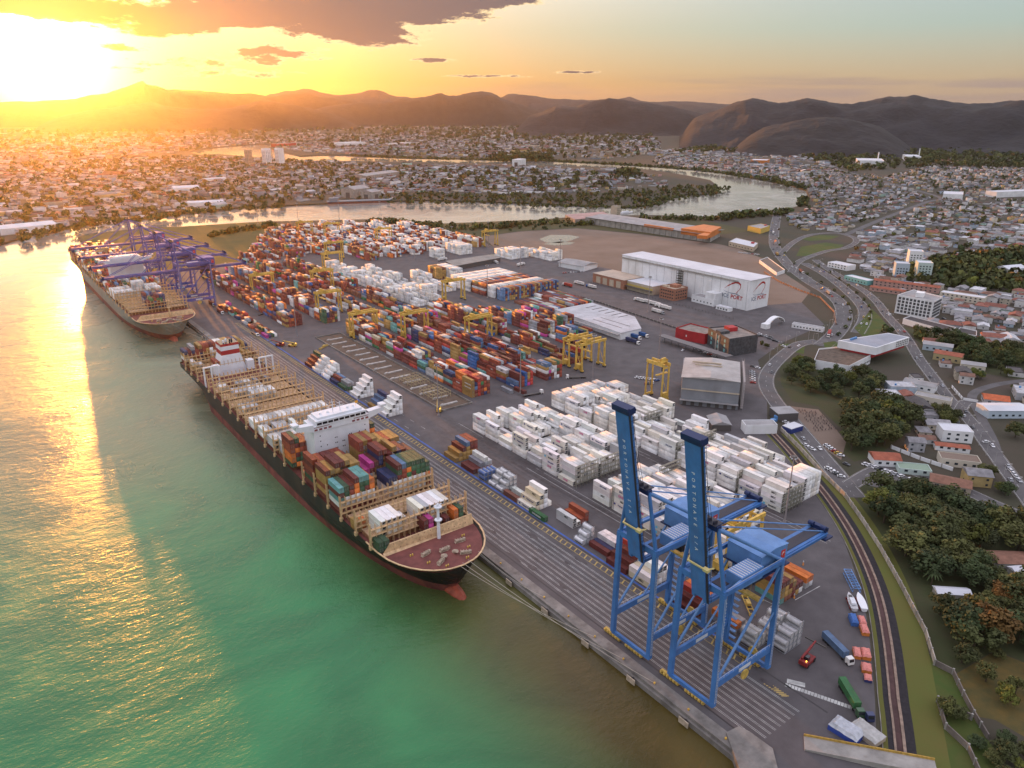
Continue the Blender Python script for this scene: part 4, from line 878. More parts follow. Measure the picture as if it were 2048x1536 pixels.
steps('red boxes under the crane',204,157,(1,2,3,3),(['maroon'],['maroon']*2,['red']*3,['red','maroon','orange'])); steps('boxes between the crane legs',209,141,(2,2,1),(['grey','orange'],['white','grey'],['grey']))
steps('ochre and teal stack beside the gantry',238.6,142,(4,4,4,3,2,2),(['teal','ochre','ochre','maroon'],['brown','ochre','ochre','maroon'],['brown','ochre','maroon','ochre'],['maroon','brown','ochre'],['ochre','maroon'],['white','maroon']),logos={0:(None,'MSC','MSC')})
steps('orange topped pair by the kerb',256.5,142,(2,2),(['pale grey','orange'],['pale grey','orange']),logos={0:(None,'Hapag-Lloyd')})
for j,(y,cs,kd) in enumerate(((538,(['maroon'],['maroon','rust red'],['maroon','rust red','maroon'],['dark green','maroon','maroon','dark green']),'dry'),(523,(['white'],['white']*2,['white']*3,['white']*4),'reefer'),(506,(['white'],['white']*2,['white']*3,['white']*4),'reefer'),(490,(['navy'],['navy','rust red'],['navy','steel blue']),'dry'),(476,(['dark green'],['dark green','grey'],['dark green','grey']),'dry'),(456,(['white'],['white']*2,['white']*3,['white']*4,['white']*5),'reefer'),(428,(['ochre'],['navy','steel blue'],['navy','navy','steel blue'],['navy']*4),'dry'),(414,(['white'],['white']*2,['white']*3,['white']*4,['white']*5),'reefer'))):
    steps('%s apron staircase behind the pyramid'%ordw(8-j),202.6,y,tuple(len(c) for c in cs),cs,kd)
for j,y in enumerate((640,657,676,694,716,735,752,768)):
    r=random.Random(j); steps('%s low group on the far apron'%ordw(j+1),203.4,y,tuple(r.choice((1,1,2)) for _ in range(4)),[[r.choice(PALC),r.choice(PALC)] for _ in range(4)])
steps('single box on the yard lane',301,393,(1,),(['maroon'],)); steps('box on trailer lane',294,399.5,(1,),(['grey'],))
# deck cargo of both ships
def deck(ship,yc,x,n,cols,z=15.55,kind='dry',L=40): stack(x,yc,n,kind,cols,(ship,0,0),L,z)
def deckrow(nm,yc,xs,hs,pal,seed,kind='dry',bot=None):
    r=random.Random(seed)
    for i,x in enumerate(xs):
        h=hs[i] if isinstance(hs,(tuple,list)) else hs; cols=[r.choice(pal) for _ in range(h)]
        if bot:
            for q in range(min(bot,h)): cols[q]='white'
        stack(x,yc,h,kind,cols,(nm,1,i+1),z=15.55)
XR=lambda a,n:[a+1.3+2.53*i for i in range(n)]
A_='near ship deck'
deckrow('bay before the bridge port side',321,XR(116,3),(6,5,5),['maroon','rust red','dark green'],1); deckrow('bay before the bridge',321,XR(124,5),(5,5,5,5,4),['maroon','maroon','rust red','blue'],2); deckrow('bay before the bridge quay side',321,XR(140.5,9),(7,7,7,7,6,6,6,6,6),['ochre','ochre','ochre','rust red','rust red','brown'],3)
deckrow('second bay before the bridge port side',306,XR(116,7),(6,6,7,7,7,6,6),['rust red','maroon','ochre','ochre','maroon'],4); deckrow('second bay before the bridge middle',306,XR(133.6,4),(4,4,5,5),['magenta','grey','maroon','maroon'],5); deckrow('second bay before the bridge quay side',306,XR(143.6,8),(7,7,6,7,6,6,5,5),['navy','maroon','ochre','rust red','brown'],6)
for i,(x,cs) in enumerate(zip(XR(116,7),(['maroon','white','teal','maroon','teal'],['maroon','white','white','dark green','dark green'],['maroon','white','white','rust red','maroon'],['maroon','white','white','orange','orange','maroon'],['maroon','white','white','dark green','dark green','teal'],['maroon','white','white','maroon','dark green','teal'],['maroon','white','white','orange','orange']))): stack(x,291.3,len(cs),'dry',cs,('third bay before the bridge port side',1,i+1),z=15.55)
for i,(x,cs) in enumerate(zip(XR(140.8,9),(['white','white','navy','navy'],['white','white','white','navy'],['white','white','white','maroon','dark green','maroon'],['white','white','white','rust red','rust red','steel blue'],['white','white','white','green','orange','dark green'],['white','white','white','maroon','dark green','dark green'],['white','white','white','green','dark green','dark green'],['white','white','white','dark green','dark green','dark green'],['maroon','dark green','orange','dark green','dark green']))): stack(x,291.3,len(cs),'dry',cs,('third bay before the bridge quay side',1,i+1),z=15.55)
deckrow('foremost white stack port side',261.8,XR(121.5,4),3,['white','white','warm white'],7,'reefer'); deckrow('foremost white stack quay side',261.8,XR(140.6,6),3,['white','warm white','pale grey'],8,'reefer')
for i,(x,n,c,L) in enumerate(((133,1,'white',20),(135.6,1,'white',20))): stack(x,265-i*0,1,'reefer',[c],('foredeck middle',1,i+1),L,15.55)
stack(117.6,251.5,2,'dry',['dark green','dark green'],('bow corner port side',1,1),20,13.2); stack(120.2,251.5,2,'dry',['dark green','dark green'],('bow corner port side',1,2),20,13.2)
stack(117.4,272.5,2,'dry',['ochre','ochre'],('forward edge port side',1,1),20,13.2); stack(119.9,272.5,2,'dry',['orange','orange'],('forward edge port side',1,2),20,13.2)
for i,(x,cs) in enumerate(((140,['maroon','maroon']),(142.6,['magenta','magenta']),(151,['maroon']),(155.6,['orange','orange']),(158.4,['dark green','dark green']))): stack(x,252.4,len(cs),'dry',cs,('foredeck by the mast',1,i+1),20,15.5)
deckrow('bay abaft the bridge port side',349.8,XR(115.8,4),(6,6,5,5),['maroon','rust red','orange','dark green'],9); deckrow('bay abaft the bridge quay side',349.8,XR(156,3),(5,5,5),['maroon','orange','dark green','brown'],10)
stack(128.5,361.3,2,'dry',['maroon','magenta'],('magenta box abaft the bridge',1,1),40,15.55); stack(131.1,361.3,2,'dry',['maroon','magenta'],('magenta box abaft the bridge',1,2),40,15.55)
deckrow('white row abaft the bridge',376,XR(116.5,9),2,['white','pale grey'],11,'reefer'); deckrow('second white row abaft the bridge',361.3,XR(118,4),(3,3,3,2),['white','pale grey'],12,'reefer'); deckrow('white row, quay half, abaft the bridge',361.3,XR(137,9),(2,2,2,1,1,2,2,1,1),['white','pale grey'],13,'reefer'); deckrow('white row amidships',391,XR(116.6,8),(2,2,1,2,2,2,1,2),['white','pale grey'],14,'reefer')
deckrow('long white row aft of amidships',406.3,XR(116.4,18),2,['white','white','pale grey'],15,'reefer'); deckrow('short white row aft',452.5,XR(131,6),2,['white','pale grey'],16,'reefer'); deckrow('low white row aft',468.8,XR(125,8),1,['white','pale grey'],17,'reefer'); deckrow('low mixed row aft',484.2,XR(118,15),(0,1,1,0,1,1,1,1,1,0,1,1,0,1,0),['white','grey','brown'],18); deckrow('scattered row aft',438,XR(120,4),1,['pale grey'],19,'reefer')
deckrow('stern bay',554.9,XR(116.2,18),(4,4,5,4,5,5,5,5,5,5,5,5,5,5,5,5,4,3),['ochre','ochre','maroon','rust red','white','navy','maroon','grey'],20); deckrow('bay behind the funnel',540.2,XR(118,4),(2,1,1,0),['ochre','white','pale grey'],21); deckrow('bay by the funnel side',525,XR(129,3),(3,3,3),['rust red','rust red'],22); deckrow('bay by the funnel quay side',540,XR(150,5),(2,3,2,2,2),['cream','ochre','brown'],23)
r9=random.Random(91)
for i,(a,b) in enumerate(B2):
    if i<2: hs=[0]*7+[r9.choice((3,4,5,5)) for _ in range(6)]+[0]*7
    elif i<4: hs=[0]*4+[0]*14
    elif i<6: hs=[3]*7+([6]*4 if i==4 else [2]*4)+[3]*6
    elif i<13: hs=[max(0,r9.choice((2,3,4,4,5))) for _ in range(19)]
    else: hs=[r9.choice((5,6,6,7)) for _ in range(19)]
    pal=PALC+PALW[:6] if i>=6 else (PALW if i in(4,5) else ['rust red','navy','navy','maroon','steel blue','green'])
    if i==4: hs=[3]*7+[6]*4+[3]*6
    deckrow('far ship bay %s from the bow'%ordw(i+1),(a+b)/2,[115.2+2.55*q for q in range(len(hs))],hs,pal,100+i)
# choose the ones that show largest; the rest of the far yard is one mass
def settle():
    occ={(round(s['x'],0),round(s['y']/4),round(s['z'],0)) for s in SLOTS}
    def hit(x,y,z): return any((round(x+d,0),round(y/4)+e,round(z,0)) in occ for d in (-.5,0,.5) for e in (-1,0,1))
    for s in SLOTS:
        top=s['top']; fx=not hit(s['x']-2.6,s['y'],s['z']); fy=not hit(s['x'],s['y']-12.9,s['z'])
        px,py,w=proj((s['x'],s['y'],s['z'])); s['fx'],s['fy']=fx,fy
        on=-60<px<2110 and -20<py<1570
        s['score']=(F_PX/w)**2*(29*top*.5+31*fx*.7+6.3*fy) if on else -1
    for kd in ('reefer','dry'):
        L=sorted((s for s in SLOTS if s['k']==kd and s['score']>0),key=lambda s:-s['score'])
        for s in L[:300]: s['own']=True
    protos={}; LOGC={'MAERSK':(.1,.35,.5),'ONE':(.6,.05,.25),'EVERGREEN':(.8,.8,.8),'MSC':(.03,.03,.03)}; nlogo=0
    for s in SLOTS:
        if not s.get('own'): continue
        kd=s['k']; big=proj((s['x'],s['y'],s['z']))[2]
        o=bpy.data.objects.new('reefer_container' if kd=='reefer' else 'shipping_container',ME[(kd,s['L'])]); link(o); KIDS[o.name]=[]; o.location=(s['x'],s['y'],s['z']+.03)
        c=CLR[s['c']]; q=random.Random(s['x']*7+s['y']*3+s['z']); v=q.uniform(.85,1.12); o.color=(*(min(.9,a*v*q.uniform(.96,1.04)) for a in c),1)
        o['c']=s['c']; s['o']=o
        l=(12.19 if s['L']==40 else 6.06)/2
        if s['fy'] and big<640:
            d=bpy.data.objects.new('cooling_unit' if kd=='reefer' else 'door',MUNIT if kd=='reefer' else MDOOR); link(d,o); d.location=(0,-l+.055,0); d.color=o.color; KIDS[d.name]=[]
        if s['logo'] and s['fx'] and big<560 and nlogo<110:
            nlogo+=1; lg=s['logo']; col=LOGC.get(lg,(.03,.04,.16)) if sum(c)>1 else (.75,.75,.75)
            if lg=='MAERSK' and sum(c)>1: col=(.03,.04,.05)
            sz={'MAERSK':1.25,'ONE':1.7,'EVERGREEN':1.25,'MSC':1.5}.get(lg,1.15)
            t=text(lg,sz,mat('logo paint %d%d%d'%tuple(int(a*100) for a in col),col,.6),o,(-1.235,0 if lg in('EVERGREEN','ONE') else -1.2,1.3),(math.pi/2,0,-math.pi/2),'logo',.03)
            if lg=='MAERSK' and sum(c)>1:
                MB().box(-1.24,-1.2,3.0,4.3,.7,1.9).build('star_panel',mat('sky blue panel',(.12,.45,.65),.6),o)
            if lg=='Hapag-Lloyd' and sum(c)>1: MB().box(-1.24,-1.2,3.4,4.5,.8,1.8).build('emblem',mat('navy emblem',(.03,.04,.2),.6),o)
        nm,b,i=s['p']; kw='white-painted' if False else s['c']
        base=f"{kw} {'refrigerated container' if kd=='reefer' else 'container'}"
        if 'block' in nm or 'row' in nm: lab=f"{base}, {s['t']}, {ordw(b)} bay from the far end, {ordw(i)} file, {nm}"
        else: lab=f"{base}, {s['t']}, {ordw(i)} file of the {nm}"
        w=lab.replace(',','').split()
        if len(w)>16: lab=lab.replace('refrigerated container','reefer').replace(' from the far end','').replace('container','box')
        tag(o,lab,'container','refrigerated containers' if kd=='reefer' else 'dry containers')
    V=[];Q=[];C=[]
    for kd in ('reefer','dry'):
        V=[];Q=[];C=[]
        for s in SLOTS:
            if s['k']!=kd or s.get('own'): continue
            if s['score']<0 and not s['top']: continue
            if not (s['top'] or s['fx'] or s['fy']): continue
            l=(12.19 if s['L']==40 else 6.06)/2; n=len(V); z=s['z']+.03
            V+=[(s['x']+a*1.22,s['y']+b*l,z+c) for c in (0,2.56) for a,b in ((-1,-1),(1,-1),(1,1),(-1,1))]
            q=random.Random(s['x']*7+s['y']*3+s['z']); v=q.uniform(.75,1.15); c=tuple(min(.85,a*v) for a in CLR[s['c']])
            for f in ((4,5,6,7),(0,1,5,4),(1,2,6,5),(2,3,7,6),(3,0,4,7)): Q.append(tuple(n+k for k in f)); C.append(c)
        if V:
            o=npmesh('reefer_stacks' if kd=='reefer' else 'container_stacks',V,Q,C,mat('far container paint',(1,1,1),.6,nz=(.3,.3),src='attr'))
            tag(o,kind='stuff')
    for s in SLOTS: s.pop('o',None)
settle()
def tanks():
    fr=mat('tank frame',(.35,.36,.38),.5); sh=mat('tank shell',(.8,.8,.8),.35,metal=.2,nz=(.6,.2),src='obj',streak=(.8,(.3,.25,.2),.3)); r0=None
    def proto():
        o=MB().cyl((0,-2.85,1.3),(0,2.85,1.3),1.12,n=18,m=0).build('tank_container',[sh])
        mb=MB()
        for y in (-3.0,3.0):
            for x in (-1.15,1.15): mb.box(x-.07,x+.07,y-.07,y+.07,0,2.59)
            for z in (.08,2.5): mb.box(-1.08,1.08,y-.06,y+.06,z-.07,z+.07)
        for x in (-1.15,1.15): mb.box(x-.06,x+.06,-2.93,2.93,.02,.14)
        mb.build('frame',fr,o); mb=MB(); mb.box(-.25,.25,-2.4,2.4,2.44,2.5); mb.cyl((0,0,2.4),(0,0,2.62),.3,n=10); mb.build('walkway',fr,o); return o
    n=[0]
    def put(x,y,z,c,lab):
        nonlocal r0
        if r0 is None: r0=proto(); o=r0
        else: o=dup(r0)
        o.location=(x,y,z+.03); o.color=(*c,1); o['tint']=1; tag(o,lab,'tank container','tank containers on the apron')
    for g,(x,y,hs,c,nm) in enumerate(((203.4,289.5,(1,2,3,3),(.72,.72,.72),'silver tank container in the group behind the blue tanks'),(203.4,282.9,(1,2,3,3),(.68,.68,.68),'silver tank container in the group nearest the staircase stack'),(203.4,299,(2,2,2,2),(.12,.20,.45),'blue tank container between the low pile and silver tanks'),(203.4,219.8,(1,2,3),(.74,.74,.76),'silver tank container in the trio beyond the white pair'),(206.5,128.5,(3,3,2),(.60,.58,.55),'grey tank container behind the near crane leg'),(214.5,127,(3,3,4,4),(.66,.64,.62),'grey tank container in the tall group behind the near crane'),(214.5,120.5,(2,3,3,4),(.62,.60,.60),'grey tank container nearest the near crane brace'))):
        for i,h in enumerate(hs):
            for k in range(h): put(x+1.2+i*2.55,y,k*2.6,c,f"{nm}, {ordw(i+1)} file, {tierw(k,h)}")
tanks()
def racks():
    m=mat('rack steel',(.26,.25,.20),.7,nz=(.5,.4),src='world'); mb=MB()
    for i in range(7):
        x=i*2.62; mb.box(x-.1,x+.1,-.1,.1,0,12.6); mb.box(x-.1,x+.1,.9,1.1,0,12.6)
    for z in (2.4,5.0,7.6,10.2,12.5):
        mb.box(0,15.8,-.12,1.12,z-.1,z); mb.box(0,15.8,-.14,-.06,z+.5,z+.56); mb.box(0,15.8,-.14,-.06,z+.95,z+1.0)
    p=mb.build('reefer_rack',m); first=True
    for i,(x0,y) in enumerate(((238.2,260.2),(256.2,260.2),(274.2,233.9),(302.8,178.0),(302.8,205.7),(321.2,289.6),(238.2,232.4),(321.2,248),(302.8,317.4),(302.8,247.6))):
        o=p if first else dup(p); first=False; o.location=(x0,y,0); tag(o,'grey steel access rack at the end of white container stacks','rack','access racks between white container stacks')
racks()
# ---------------------------------------------------------------- port buildings and town landmarks
WALLW=mat('white cladding',(.80,.81,.82),.6,nz=(.06,.18),src='world',streak=(.12,(.45,.43,.38),.4)); ROOFW=mat('white roof sheet',(.62,.63,.67),.55,nz=(.05,.15),src='world'); ROOFG=mat('grey roof sheet',(.33,.32,.32),.65,nz=(.08,.3),src='world',streak=(.2,(.20,.17,.15),.4)); BRICK=mat('orange brick wall',(.36,.17,.11),.85,nz=(.3,.25),src='world'); BEIGE=mat('beige panel',(.50,.42,.32),.8,nz=(.2,.2),src='world'); GREYW=mat('grey cladding',(.25,.26,.28),.6,nz=(.1,.2),src='world',streak=(.15,(.14,.13,.13),.4)); DARKG=mat('dark patterned cladding',(.075,.078,.085),.6,nz=(.5,.6),src='world'); REDW=mat('red wall',(.42,.03,.035),.6,nz=(.2,.2),src='world'); ORANW=mat('orange cladding',(.62,.20,.05),.6,nz=(.1,.2),src='world'); CONCW=mat('concrete wall',(.36,.34,.31),.9,nz=(.15,.35),src='world',streak=(.3,(.14,.12,.10),.5)); GLASS=mat('window glass',(.035,.045,.055),.12,spec=.6); TRIM=mat('dark trim',(.10,.09,.085),.7); TERR=mat('terracotta roof',(.34,.105,.06),.85,nz=(.25,.35),src='world'); GREENR=mat('aqua panel',(.16,.42,.42),.6)
def faces(q): n=len(q); return [(q[i],q[(i+1)%n]) for i in range(n)]
def ccw(q):
    a=sum(q[i][0]*q[(i+1)%len(q)][1]-q[(i+1)%len(q)][0]*q[i][1] for i in range(len(q))); return q if a>0 else q[::-1]
def windows(parent,p,q,z0,rows,dz,n,w,h,m=GLASS,name='window',m0=1.2,sill=False):
    """n windows per row on the wall from p to q, outside on the right of travel"""
    p=Vector((*p,0)); q=Vector((*q,0)); d=(q-p); L=d.length; d.normalize(); o=Vector((d.y,-d.x,0)); a=math.atan2(d.y,d.x)
    for r in range(rows):
        for i in range(n):
            c=p+d*(m0+(L-2*m0)*(i+.5)/n)+o*.03
            mb=MB(); mb.rbox(c.x,c.y,z0+r*dz,z0+r*dz+h,w,.1,a); mb.build(name,m,parent)
FOOT=[]
def bldg(name,label,cat,q,z,wall,roof,parapet=.0,gable=None,cap=None):
    q=ccw([tuple(a)[:2] for a in q]); FOOT.append(q); mb=MB().prism(q,0,z,0,mt=0)
    o=mb.build(name,[wall]); tag(o,label,cat)
    if gable is not None:
        a,b,c,d=q; ax=max(((b[0]-a[0],b[1]-a[1]),(c[0]-b[0],c[1]-b[1])),key=lambda v:v[0]**2+v[1]**2); lx=math.hypot(*ax); other=min(math.hypot(b[0]-a[0],b[1]-a[1]),math.hypot(c[0]-b[0],c[1]-b[1]))
        cx=sum(p[0] for p in q)/4; cy=sum(p[1] for p in q)/4; MB().gable(cx,cy,z+.01,gable,lx,other,math.atan2(ax[1],ax[0]),.4).build('roof',roof,o)
    else:
        rb=MB(); cx=sum(p[0] for p in q)/len(q); cy=sum(p[1] for p in q)/len(q); s=[(cx+(x-cx)*.985,cy+(y-cy)*.985) for x,y in q]
        if parapet:
            pb=MB()
            for p,r in faces(q): 
                p=Vector((*p,0)); r=Vector((*r,0)); d=(r-p).normalized(); nn=Vector((-d.y,d.x,0))*.15; c=(p+r)/2+nn; pb.rbox(c.x,c.y,z+.004,z+parapet,(r-p).length,.3,math.atan2(d.y,d.x))
            pb.build('parapet',cap or wall,o)
            rb.prism(s,z+.004,z+.12); 
        else: rb.prism([(cx+(x-cx)*1.012,cy+(y-cy)*1.012) for x,y in q],z+.004,z+.35)
        rb.build('roof',roof,o)
    return o
def rect(x0,x1,y0,y1): return [(x0,y0),(x1,y0),(x1,y1),(x0,y1)]
def rr(c,lx,ly,a): ca,sa=math.cos(a),math.sin(a); return [(c[0]+ca*u-sa*w,c[1]+sa*u+ca*w) for u,w in ((-lx/2,-ly/2),(lx/2,-ly/2),(lx/2,ly/2),(-lx/2,ly/2))]
NAVY=mat('logo blue',(.10,.14,.22),.6); RED2=mat('logo red',(.42,.03,.03),.6)
def iceport():
    o=bldg('cold_store','tall white cold store with red and blue lettering on its corner','warehouse',rect(624.5,658.5,438,616),30.6,WALLW,ROOFW)
    for i in range(16): MB().box(624.38,624.45,440+i*11,440.14+i*11,.5,30).build('panel_joint',TRIM,o)
    MB().box(623.2,624.4,452,616,27.0,28.4).build('eaves_gutter',CONCW,o)
    mb=MB()
    for k in range(10): mb.box(620.5,624.4,523,529,2+k*2.7,2.3+k*2.7)
    for x in (620.6,624): 
        for y in (523,529): mb.box(x-.15,x+.15,y-.15,y+.15,0,28)
    mb.build('stair_tower',TRIM,o)
    def logo(f,rot):
        t=text('ICE',5.6,NAVY,o,f(-8.6,10.8),rot,'lettering',.05); t=text('PORT',5.8,RED2,o,f(5.2,10.8),rot,'lettering',.13)
        for pts,m,wid in (([(-10.5,18.2),(-7,21),(-2,24.2),(3,26.4),(6.6,26.2),(8.6,24.4)],RED2,(.3,.9,1.5,1.9,1.6,.8)),([(8.6,24.4),(8.9,22),(7.6,19.4),(4.8,16.4),(4.4,14.8)],RED2,(.6,.5,.5,.55,.5)),([(-11.5,16.2),(-8,14.8),(-3,14.4),(3,14.6),(8.8,13.6)],NAVY,(.2,.4,.6,.7,.3))):
            mb=MB()
            for (a,b),w in zip(zip(pts,pts[1:]),wid): mb.bar(f(*a),f(*b),.08,w)
            mb.build('logo',m,o)
    logo(lambda u,v:(624.36,457-u,v),(math.pi/2,0,-math.pi/2)); logo(lambda u,v:(642+u*.95,437.93,v),(math.pi/2,0,0))
    b=bldg('brick_annex','low orange brick loading hall against the white cold store','warehouse',rect(592.5,624.3,580,631),10.4,BRICK,mat('pale gravel roof',(.46,.40,.33),.9,nz=(.1,.2),src='world'))
    for i in range(4): MB().box(592.38,592.49,585+i*11,592+i*11,.5,8).build('loading_panel',BEIGE,b)
    b=bldg('loading_hall','low white roofed hall between brick annex and cold store','warehouse',rect(597.5,624.3,541,579.7),9.6,BEIGE,ROOFW)
    MB().box(594,597.4,541,580,4.2,4.7).build('canopy',TRIM,b); MB().box(597.38,597.46,541,580,4.8,7).build('wall_band',mat('ochre band',(.5,.38,.12),.7),b)
    b=bldg('brick_office','orange brick office with rooftop blocks beside the cold store','office',rect(596.5,617,509,530),12,BRICK,BEIGE,.9)
    windows(b,(596.5,530),(596.5,509),2,3,3.4,6,1.8,1.4); windows(b,(596.5,509),(617,509),2,3,3.4,5,1.8,1.4); MB().box(604,612,514,523,12.2,15.2).build('rooftop_block',BRICK,b); MB().box(599,603,524,529,12.2,14).build('rooftop_block',BEIGE,b)
    b=bldg('white_office','small white two storey block at the foot of the cold store','office',rect(611,624.2,469,498),6.5,WALLW,ROOFG,.6); MB().box(613,624.2,469.2,482,6.6,13).build('stair_block',WALLW,b); windows(b,(611,498),(611,469),2,1,3,6,1.4,1.2)
    b=bldg('gatehouse','small white gatehouse with dark openings in front of the cold store','gatehouse',rect(606,612,446,462),3.6,WALLW,ROOFW,.4); windows(b,(606,462),(606,446),1,1,3,4,1.8,1.4); 
    f=MB()
    for i in range(50): f.box(585.9,586.1,425+i*4.2,425.2+i*4.2,0,2.2)
    for z in (.6,1.3,2.0): f.box(585.95,586.05,425,635,z,z+.08)
    tag(f.build('rail_fence',TRIM),'long thin fence between lorry lane and brick office','fence')
iceport()
def port_buildings():
    # long warehouse with the orange end
    A,B,Cc,D=(925.8,729),(984,756),(972,1000),(911.5,996)
    b=bldg('long_warehouse','long grey panelled warehouse with orange end behind the dirt lot','warehouse',[A,B,Cc,D],11.5,CONCW,ROOFG,gable=3.0)
    for i in range(22):
        t=i/22; x=A[0]+(D[0]-A[0])*t; y=A[1]+(D[1]-A[1])*t; MB().box(x-.35,x-.12,y,y+.5,.2,11.2).build('pilaster',TRIM,b)
    MB().prism([(925.2,728.2),(985,755.6),(984,790),(922.4,784)],6.5,15.6).build('orange_end',ORANW,b); MB().prism([(924.6,740),(925.1,728.1),(902,716),(896,730)],9,14).build('orange_end',ORANW,b)
    MB().prism([(921.2,800),(918.2,860),(922.4,861),(924,800)],9.5,13.5).build('orange_fascia',ORANW,b)
    s=bldg('silo_tower','square concrete tower at the river end of the long warehouse','tower',rr((1002,1012),13,13,.2),22,BEIGE,ROOFG,1.2); windows(s,rr((1002,1012),13.2,13.2,.2)[0],rr((1002,1012),13.2,13.2,.2)[1],8,4,3.2,3,1.4,1.2)
    bldg('river_shed','low pink roofed shed by river left of the tower','shed',PP([(1130,436),(1205,430),(1222,438),(1150,446)]),6,CONCW,mat('dusty pink roof',(.42,.28,.26),.8,nz=(.1,.3),src='world'))
    b=bldg('flat_warehouse','flat pale grey warehouse with rooflights behind the coloured rows','warehouse',[(451,442),(476,441.5),(500,473),(505,537),(457,538)],6.2,WALLW,mat('striped roof sheet',(.50,.50,.53),.55,nz=(.08,.25),src='world',streak=(.2,(.34,.33,.35),.5)))
    for i in range(6): MB().box(486,499,480+i*9,481.6+i*9,6.56,6.62).build('skylight',TRIM,b)
    for i in range(2): MB().box(462+i*10,463+i*10,452,490,6.56,6.62).build('skylight',TRIM,b)
    MB().box(448,451,443,536,4.6,5.0).build('loading_canopy',ROOFG,b)
    # tall corrugated warehouse with scaffold
    q=[(376,308.5),(398.5,278),(433,304.5),(408,335)]; b=bldg('corrugated_warehouse','tall grey corrugated warehouse with scaffolding at its right end','warehouse',q,20,GREYW,mat('warm roof sheet',(.42,.39,.37),.6,nz=(.12,.25),src='world',streak=(.15,(.30,.25,.22),.5)),gable=1.6)
    MB().bar((402,322,22.0),(414,306,22.0),1.1,1.0).build('ridge_vent',BEIGE,b); MB().bar((399,317,21.9),(410,302,21.9),.7,.8).build('ridge_vent',BEIGE,b)
    MB().bar((375.6,308.2,11.6),(398.1,277.5,11.6),.3,.9).build('wall_band',BEIGE,b); MB().bar((374.5,308,4),(397.5,277,4),2.6,.4).build('canopy',ROOFG,b)
    for i in range(7): t=(i+.5)/7; c=Vector((376-.25,308.5-.2)).lerp(Vector((398.5-.25,278-.2)),t); MB().rbox(c.x,c.y,.2,3.2,2.4,.2,math.atan2(-30.5,22.5)).build('roller_door',TRIM,b)
    sc=MB(); p0=Vector((400,277,0)); p1=Vector((436,305,0)); n=11
    for i in range(n+1):
        c=p0.lerp(p1,i/n)
        for e in (0,1.6): sc.cyl((c.x+e*.6,c.y-e*.8,0),(c.x+e*.6,c.y-e*.8,22),.09,n=5)
    for k in range(11):
        a=p0+Vector((.5,-.65,1.9*k+1.2)); c=p1+Vector((.5,-.65,1.9*k+1.2)); sc.bar(a,c,1.3,.08); sc.bar(a+Vector((.5,-.65,1)),c+Vector((.5,-.65,1)),.08)
    tag(sc.build('scaffold',mat('scaffold steel',(.34,.30,.29),.6)),'tall tube scaffold along the right side of the grey warehouse','scaffold')
    bldg('open_shed','small grey tent roofed shed before the corrugated warehouse','shed',rr((366,268),15,12,.9),4.2,TRIM,ROOFG,gable=2.2)
    b=bldg('white_workshop','small white flat roofed block at the end of the white container rows','office',rr((380,248),20,8.5,-.62+math.pi),5.6,WALLW,ROOFG,.5); 
    bldg('blue_depot','low depot with blue containers and white roof by the perimeter road','shed',rr((398,236),11,7,-.1),3.2,mat('navy steel',(.03,.05,.20),.6),ROOFW)
    bldg('grey_shed','grey roofed canopy shed beside the perimeter road','shed',rr((412,252),14,12,-.5),5,TRIM,ROOFG)
    for i,(px,py) in enumerate(((1545,848),(1552,841))): tag(MB().cyl((*P(px,py)[:2],0),(*P(px,py)[:2],3.4),1.7,n=14).build('water_tank',mat('tank blue',(.10,.25,.50),.5)),('blue water tank beside the blue depot' if i==0 else 'smaller blue water tank behind its neighbour by the depot'),'tank')
    # offices
    b=bldg('patterned_office','dark patterned office block with red roof box','office',[(487,354.8),(516.5,348.5),(526,377.5),(501,387.5)],14.5,DARKG,mat('tan flat roof',(.27,.23,.20),.9,nz=(.2,.3),src='world'),1)
    windows(b,(501,387.5),(487,354.8),2.5,3,4,3,2.2,2.6,GREENR); MB().rbox(511,372,14.7,18,8,8,-.3).build('roof_box',REDW,b); MB().rbox(499,371,14.7,17,9,7,-.3).build('roof_box',DARKG,b)
    for t in (.42,.55): c=Vector((501,387.5)).lerp(Vector((487,354.8)),t); MB().rbox(c.x-.15,c.y,.2,14.2,1.8,.5,math.atan2(-32.7,-14)).build('grey_fin',CONCW,b)
    b=bldg('red_office','low red office left of the dark patterned block','office',[(496,404),(499.5,389),(519,389),(517,420),(495,418)],8.2,REDW,mat('tan flat roof',(.27,.23,.20),.9),1.1); windows(b,(495.3,418),(496,404),3.5,1,3,5,1.1,1.6,WALLW)
    c=MB(); c.prism([(482,420),(474,419),(472.5,346),(480.5,345)],4.6,5.3); 
    for i in range(9): c.box(476.8,477.2,350+i*8,350.4+i*8,0,4.6)
    tag(c.build('gate_canopy',mat('canopy grey',(.16,.155,.16),.6,nz=(.1,.2),src='world')),'long dark canopy roof in front of the red office','canopy')
    # white arch over the gate
    a0=P(1100+1470*.293,400+875*.293); a1=P(1100+1585*.293,400+835*.293); g=MB(); pr=None
    for k in range(13):
        t=k/12; q=a0.lerp(a1,t); q.z=1.5+6.5*math.sin(math.pi*t)**.7
        if pr: g.bar(pr,q,5,.9)
        pr=q
    g.box(a0.x-3,a0.x+3,a0.y-3,a0.y+3,0,4.5); tag(g.build('gate_arch',WALLW),'white arched gate over the entrance road','arch')
    b=bldg('long_white_office','long low white office with small windows near the gate arch','office',[(606.5,375),(614.5,348.5),(620,350),(613,377)],3.6,WALLW,ROOFG,.4); windows(b,(606.5,375),(614.5,348.5),1.2,1,3,9,1.4,1.1)
    b=bldg('white_shed','white walled shed with grey gable roof in the upper yard','shed',[(619,724),(625,682),(655,690),(647,730)],6,WALLW,ROOFG,gable=3)
